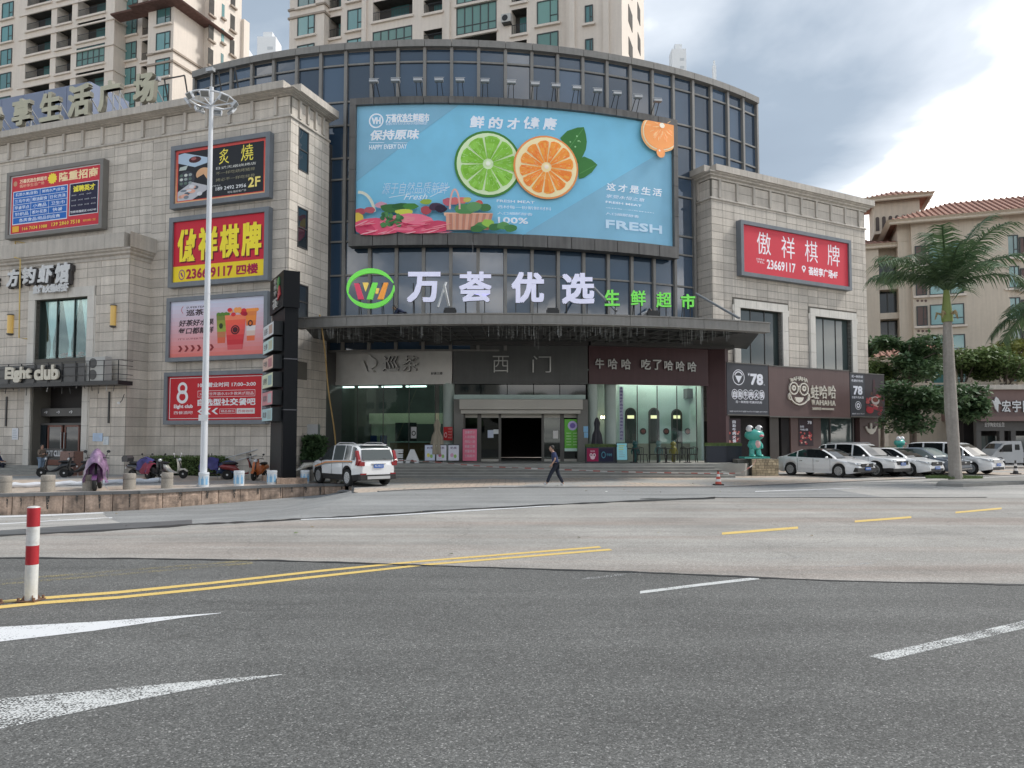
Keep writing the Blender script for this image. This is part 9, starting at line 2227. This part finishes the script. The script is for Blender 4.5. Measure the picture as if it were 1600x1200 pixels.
def person(lab,M,J,shirt,pants,shoes,sleeve='short',hairlen=0,extra=None):
    # J: joints in metres, facing -y is towards the camera; x is the walking direction
    t=thing('person',lab,'person',M)
    V=Vector; j={k:V(v) for k,v in J.items()}
    names=['pel','spi','che','nec','hed','shl','ell','hal','shr','elr','har','hpl','knl','anl','tol','hpr','knr','anr','tor']
    vs=[tuple(j[n]) for n in names]; ix={n:i for i,n in enumerate(names)}
    ed=[('pel','spi'),('spi','che'),('che','nec'),('nec','hed'),('che','shl'),('shl','ell'),('ell','hal'),('che','shr'),('shr','elr'),('elr','har'),('pel','hpl'),('hpl','knl'),('knl','anl'),('anl','tol'),('pel','hpr'),('hpr','knr'),('knr','anr'),('anr','tor')]
    rd={'pel':.125,'spi':.115,'che':.13,'nec':.052,'hed':.06,'shl':.06,'ell':.038,'hal':.028,'shr':.06,'elr':.038,'har':.028,'hpl':.085,'knl':.055,'anl':.036,'tol':.03,'hpr':.085,'knr':.055,'anr':.036,'tor':.03}
    skinned('body',vs,[(ix[a],ix[b]) for a,b in ed],[rd[n] for n in names],skin_,t)
    hd=j['hed']+V((0,0,.06)); f=V(J.get('face',(-1,0,0))).normalized(); s_=f.cross(V((0,0,1)))
    mb=MB().ell((0,0,0),(.098,.078,.120),20,14); mb.ell((.093,0,-.01),(.022,.014,.02),8,6); mb.ell((.01,.078,-.005),(.018,.012,.03),8,6); mb.ell((.01,-.078,-.005),(.018,.012,.03),8,6); mb.ell((.045,0,-.095),(.04,.045,.035),10,7)
    rot=Matrix(((f.x,-s_.x,0,hd.x),(f.y,-s_.y,0,hd.y),(0,0,1,hd.z),(0,0,0,1))); mb.xf(rot); h_=mb.build('head',skin_,t,smooth=True)
    for e_ in (-1,1): MB().ell((.086,e_*.03,.012),(.012,.013,.008),8,6).xf(rot).build('eye',bgl,h_)
    MB().ell((.094,0,-.052),(.008,.024,.006),8,5).xf(rot).build('mouth',pkm,h_)
    q=MB().ell((-.018,0,.028),(.102,.086,.112),18,12); q.v=[v if v[0]<.055 or v[2]>.06 else (.05,v[1]*.9,v[2]) for v in q.v]; q.xf(rot); q.build('hair',hair_,h_,smooth=True)
    # clothes
    k=lambda a,b,q: tuple(j[a].lerp(j[b],q))
    sv=[tuple(j['pel']+V((0,0,-.02))),tuple(j['spi']),tuple(j['che']),k('che','nec',.6),tuple(j['shl']),k('shl','ell',.8 if sleeve=='short' else 1),tuple(j['shr']),k('shr','elr',.8 if sleeve=='short' else 1)]; se=[(0,1),(1,2),(2,3),(2,4),(4,5),(2,6),(6,7)]; sr=[.155,.150,.158,.075,.085,.068,.085,.068]
    if sleeve!='short': sv+=[k('ell','hal',.9),k('elr','har',.9)]; se+=[(5,8),(7,9)]; sr+=[.05,.05]
    skinned('shirt' if sleeve=='short' else 'jacket',sv,se,sr,shirt,t)
    pv_=[tuple(j['pel']),tuple(j['hpl']),tuple(j['knl']),k('knl','anl',.93),tuple(j['hpr']),tuple(j['knr']),k('knr','anr',.93)]
    skinned('trousers',pv_,[(0,1),(1,2),(2,3),(0,4),(4,5),(5,6)],[.145,.105,.082,.070,.105,.082,.070],pants,t)
    for a,b in (('anl','tol'),('anr','tor')):
        skinned('shoe',[tuple(j[a]+V((0,0,-.03))),k(a,b,.5),tuple(j[b])],[(0,1),(1,2)],[.052,.05,.042],shoes,t,1)
    for h0,el in (('hal','ell'),('har','elr')):
        d=(j[h0]-j[el]).normalized(); u=d.orthogonal().normalized(); w2=d.cross(u); hb_=MB(); c=j[h0]+d*.04
        hb_.tube([j[h0]-d*.02,c,c+d*.045],[.026,.038,.034],8)
        for q in range(4): o=u*(-.028+.019*q); hb_.tube([c+d*.035+o,c+d*(.075+.008*(1.5-abs(q-1.5)))+o+w2*.008,c+d*.095+o+w2*.03],[.011,.010,.008],6)
        hb_.tube([c-u*.03,c+d*.02-u*.06+w2*.01,c+d*.05-u*.062+w2*.02],[.013,.011,.009],6); hb_.build('hand',skin_,t,smooth=True)
    if extra: extra(t,j)
    return t
navy_s=pm('navy_polo',(.035,.05,.12),.85,.12,6); navy_p=pm('dark_navy_trousers',(.014,.018,.032),.85,.12,6); shoe_w=pm('white_grey_shoe',(.55,.55,.56),.6,.08); shoe_d=pm('dark_shoe',(.03,.03,.03),.6)
mp_=gpos(868,759.5)
WJ=dict(pel=(0.02,0,.90),spi=(-.01,0,1.07),che=(-.05,0,1.27),nec=(-.11,0,1.42),hed=(-.15,0,1.50),shl=(-.06,-.17,1.36),ell=(-.02,-.24,1.10),hal=(-.16,-.24,.90),shr=(-.06,.17,1.36),elr=(.04,.23,1.11),har=(-.05,.24,.88),
  hpl=(.02,-.09,.86),knl=(-.20,-.09,.50),anl=(-.36,-.09,.11),tol=(-.50,-.10,.10),hpr=(.03,.09,.86),knr=(.13,.09,.47),anr=(.34,.09,.09),tor=(.22,.09,.035),face=(-1,-.15,-.1))
def ex_man(t,j): MB().box(.12,.22,-.28,-.24,.86,1.0) 
person('man in navy polo shirt and dark trousers walking left in front of the steps',place(mp_[0],mp_[1]+.1,0,0,1.0),WJ,navy_s,navy_p,shoe_w)
ST=dict(pel=(0,0,.92),spi=(0,0,1.08),che=(-.01,0,1.28),nec=(.0,0,1.44),hed=(.02,0,1.51),shl=(0,-.18,1.37),ell=(.02,-.22,1.10),hal=(.20,-.14,1.16),shr=(0,.18,1.37),elr=(.03,.22,1.10),har=(.20,.12,1.14),
  hpl=(0,-.09,.88),knl=(.0,-.10,.48),anl=(-.01,-.11,.09),tol=(.12,-.12,.03),hpr=(0,.09,.88),knr=(.02,.10,.48),anr=(0,.11,.09),tor=(.13,.12,.03),face=(.9,-.2,-.3))
lp2=gpos(64,742.5)
person('person in brown jacket and light jeans looking at a phone by the club steps',place(lp2[0],lp2[1],0,-10,.97),ST,pm('brown_jacket',(.17,.13,.10),.85,.12,6),pm('light_blue_jeans',(.20,.27,.36),.85,.12,6),shoe_w,'long',extra=lambda t,j: MB().box(.25,.262,-.05,.03,1.17,1.30).build('phone',bgl,t))
SI=dict(pel=(0,0,.48),spi=(.0,0,.64),che=(.02,0,.86),nec=(.06,0,1.02),hed=(.09,0,1.10),shl=(.02,-.18,.95),ell=(.12,-.22,.70),hal=(.34,-.16,.66),shr=(.02,.18,.95),elr=(.12,.22,.70),har=(.34,.14,.66),
  hpl=(.0,-.09,.47),knl=(.42,-.10,.50),anl=(.44,-.11,.10),tol=(.56,-.11,.04),hpr=(0,.09,.47),knr=(.42,.10,.50),anr=(.44,.11,.10),tor=(.56,.11,.04),face=(1,-.2,-.2))
sp_=gpos(1,739)
person('person in a dark blue jacket seated on a chair at the left picture edge',place(sp_[0]-.25,sp_[1],0,0),SI,pm('dark_blue_jacket',(.03,.05,.12),.85,.1,6),navy_p,shoe_d,'long')
copy_thing(cp_,place(sp_[0]-.3,sp_[1],0,90),'black chair under the seated person at the left picture edge')
CR_=dict(pel=(0.1,0,.30),spi=(.0,0,.44),che=(-.16,0,.56),nec=(-.30,0,.60),hed=(-.38,0,.60),shl=(-.18,-.17,.56),ell=(-.30,-.2,.34),hal=(-.40,-.16,.12),shr=(-.18,.17,.56),elr=(-.30,.2,.34),har=(-.40,.14,.12),
  hpl=(.1,-.10,.30),knl=(-.14,-.16,.38),anl=(.02,-.14,.08),tol=(-.10,-.14,.03),hpr=(.1,.10,.30),knr=(-.14,.16,.38),anr=(.02,.14,.08),tor=(-.10,.14,.03),face=(-.8,-.4,-.4))
w1=atY(629,487,36.6); person('worker in dark blue crouching on the canopy left of the first white character',place(w1.x,36.4,ztc-.04,0,1.0),CR_,pm('dark_workwear',(.02,.03,.07),.85,.1,6),navy_p,shoe_d,'long')
w2_=atY(1006,484,36.9); person('worker in white shirt crouching behind the green characters on the canopy',place(w2_.x,37.3,ztc-.04,180,1.0),CR_,pm('white_shirt',(.62,.62,.62),.85,.08,6),navy_p,shoe_d,'long')
# scraps of paper and fallen leaves along the kerb and the joints of the road
mb=MB(); rg=random.Random(21)
for i in range(130):
    X=rg.uniform(-16,22); Y=fC(X)+rg.uniform(-3.5,3.0) if i%6 else rg.uniform(13,22); zz_=(gz(X,Y)+.012) if Y<fC(X) else .012; s_=rg.uniform(.025,.06); a=rg.uniform(0,6.28)
    q=[(X+s_*math.cos(a+k*1.57),Y+s_*.7*math.sin(a+k*1.57),zz_+rg.uniform(0,.03)) for k in range(4)]; c=rg.choice(((.35,.30,.2),(.2,.16,.1),(.6,.6,.58),(.15,.2,.08))); mb.add(q,[(0,1,2,3)],0,c)
tag(mb.build('litter',printed('litter_scraps')),'scattered leaves and paper scraps along the kerb and road','litter',None,'stuff')
# water stains run down the joints of the low wall
mb=MB()
s_=.3
while s_<wall_len-.5:
    (x_,y_),an=at_s(s_); w_=rg.uniform(.02,.07); h_=rg.uniform(.18,.5); M_=rwi@Matrix.Translation((x_,y_,0))@Matrix.Rotation(an,4,'Z'); b=len(mb.v)
    mb.add([M_@Vector(p) for p in ((-w_,-.066,-.08),(w_,-.066,-.08),(w_*.4,-.066,-.08-h_),(-w_*.3,-.066,-.08-h_))],[(3,2,1,0)]); s_+=rg.uniform(.35,1.1)
o=mb.build('water_stains',paint_mat('black_stain',(.05,.045,.04),.38,22,6),rw); o['kind']='stuff'
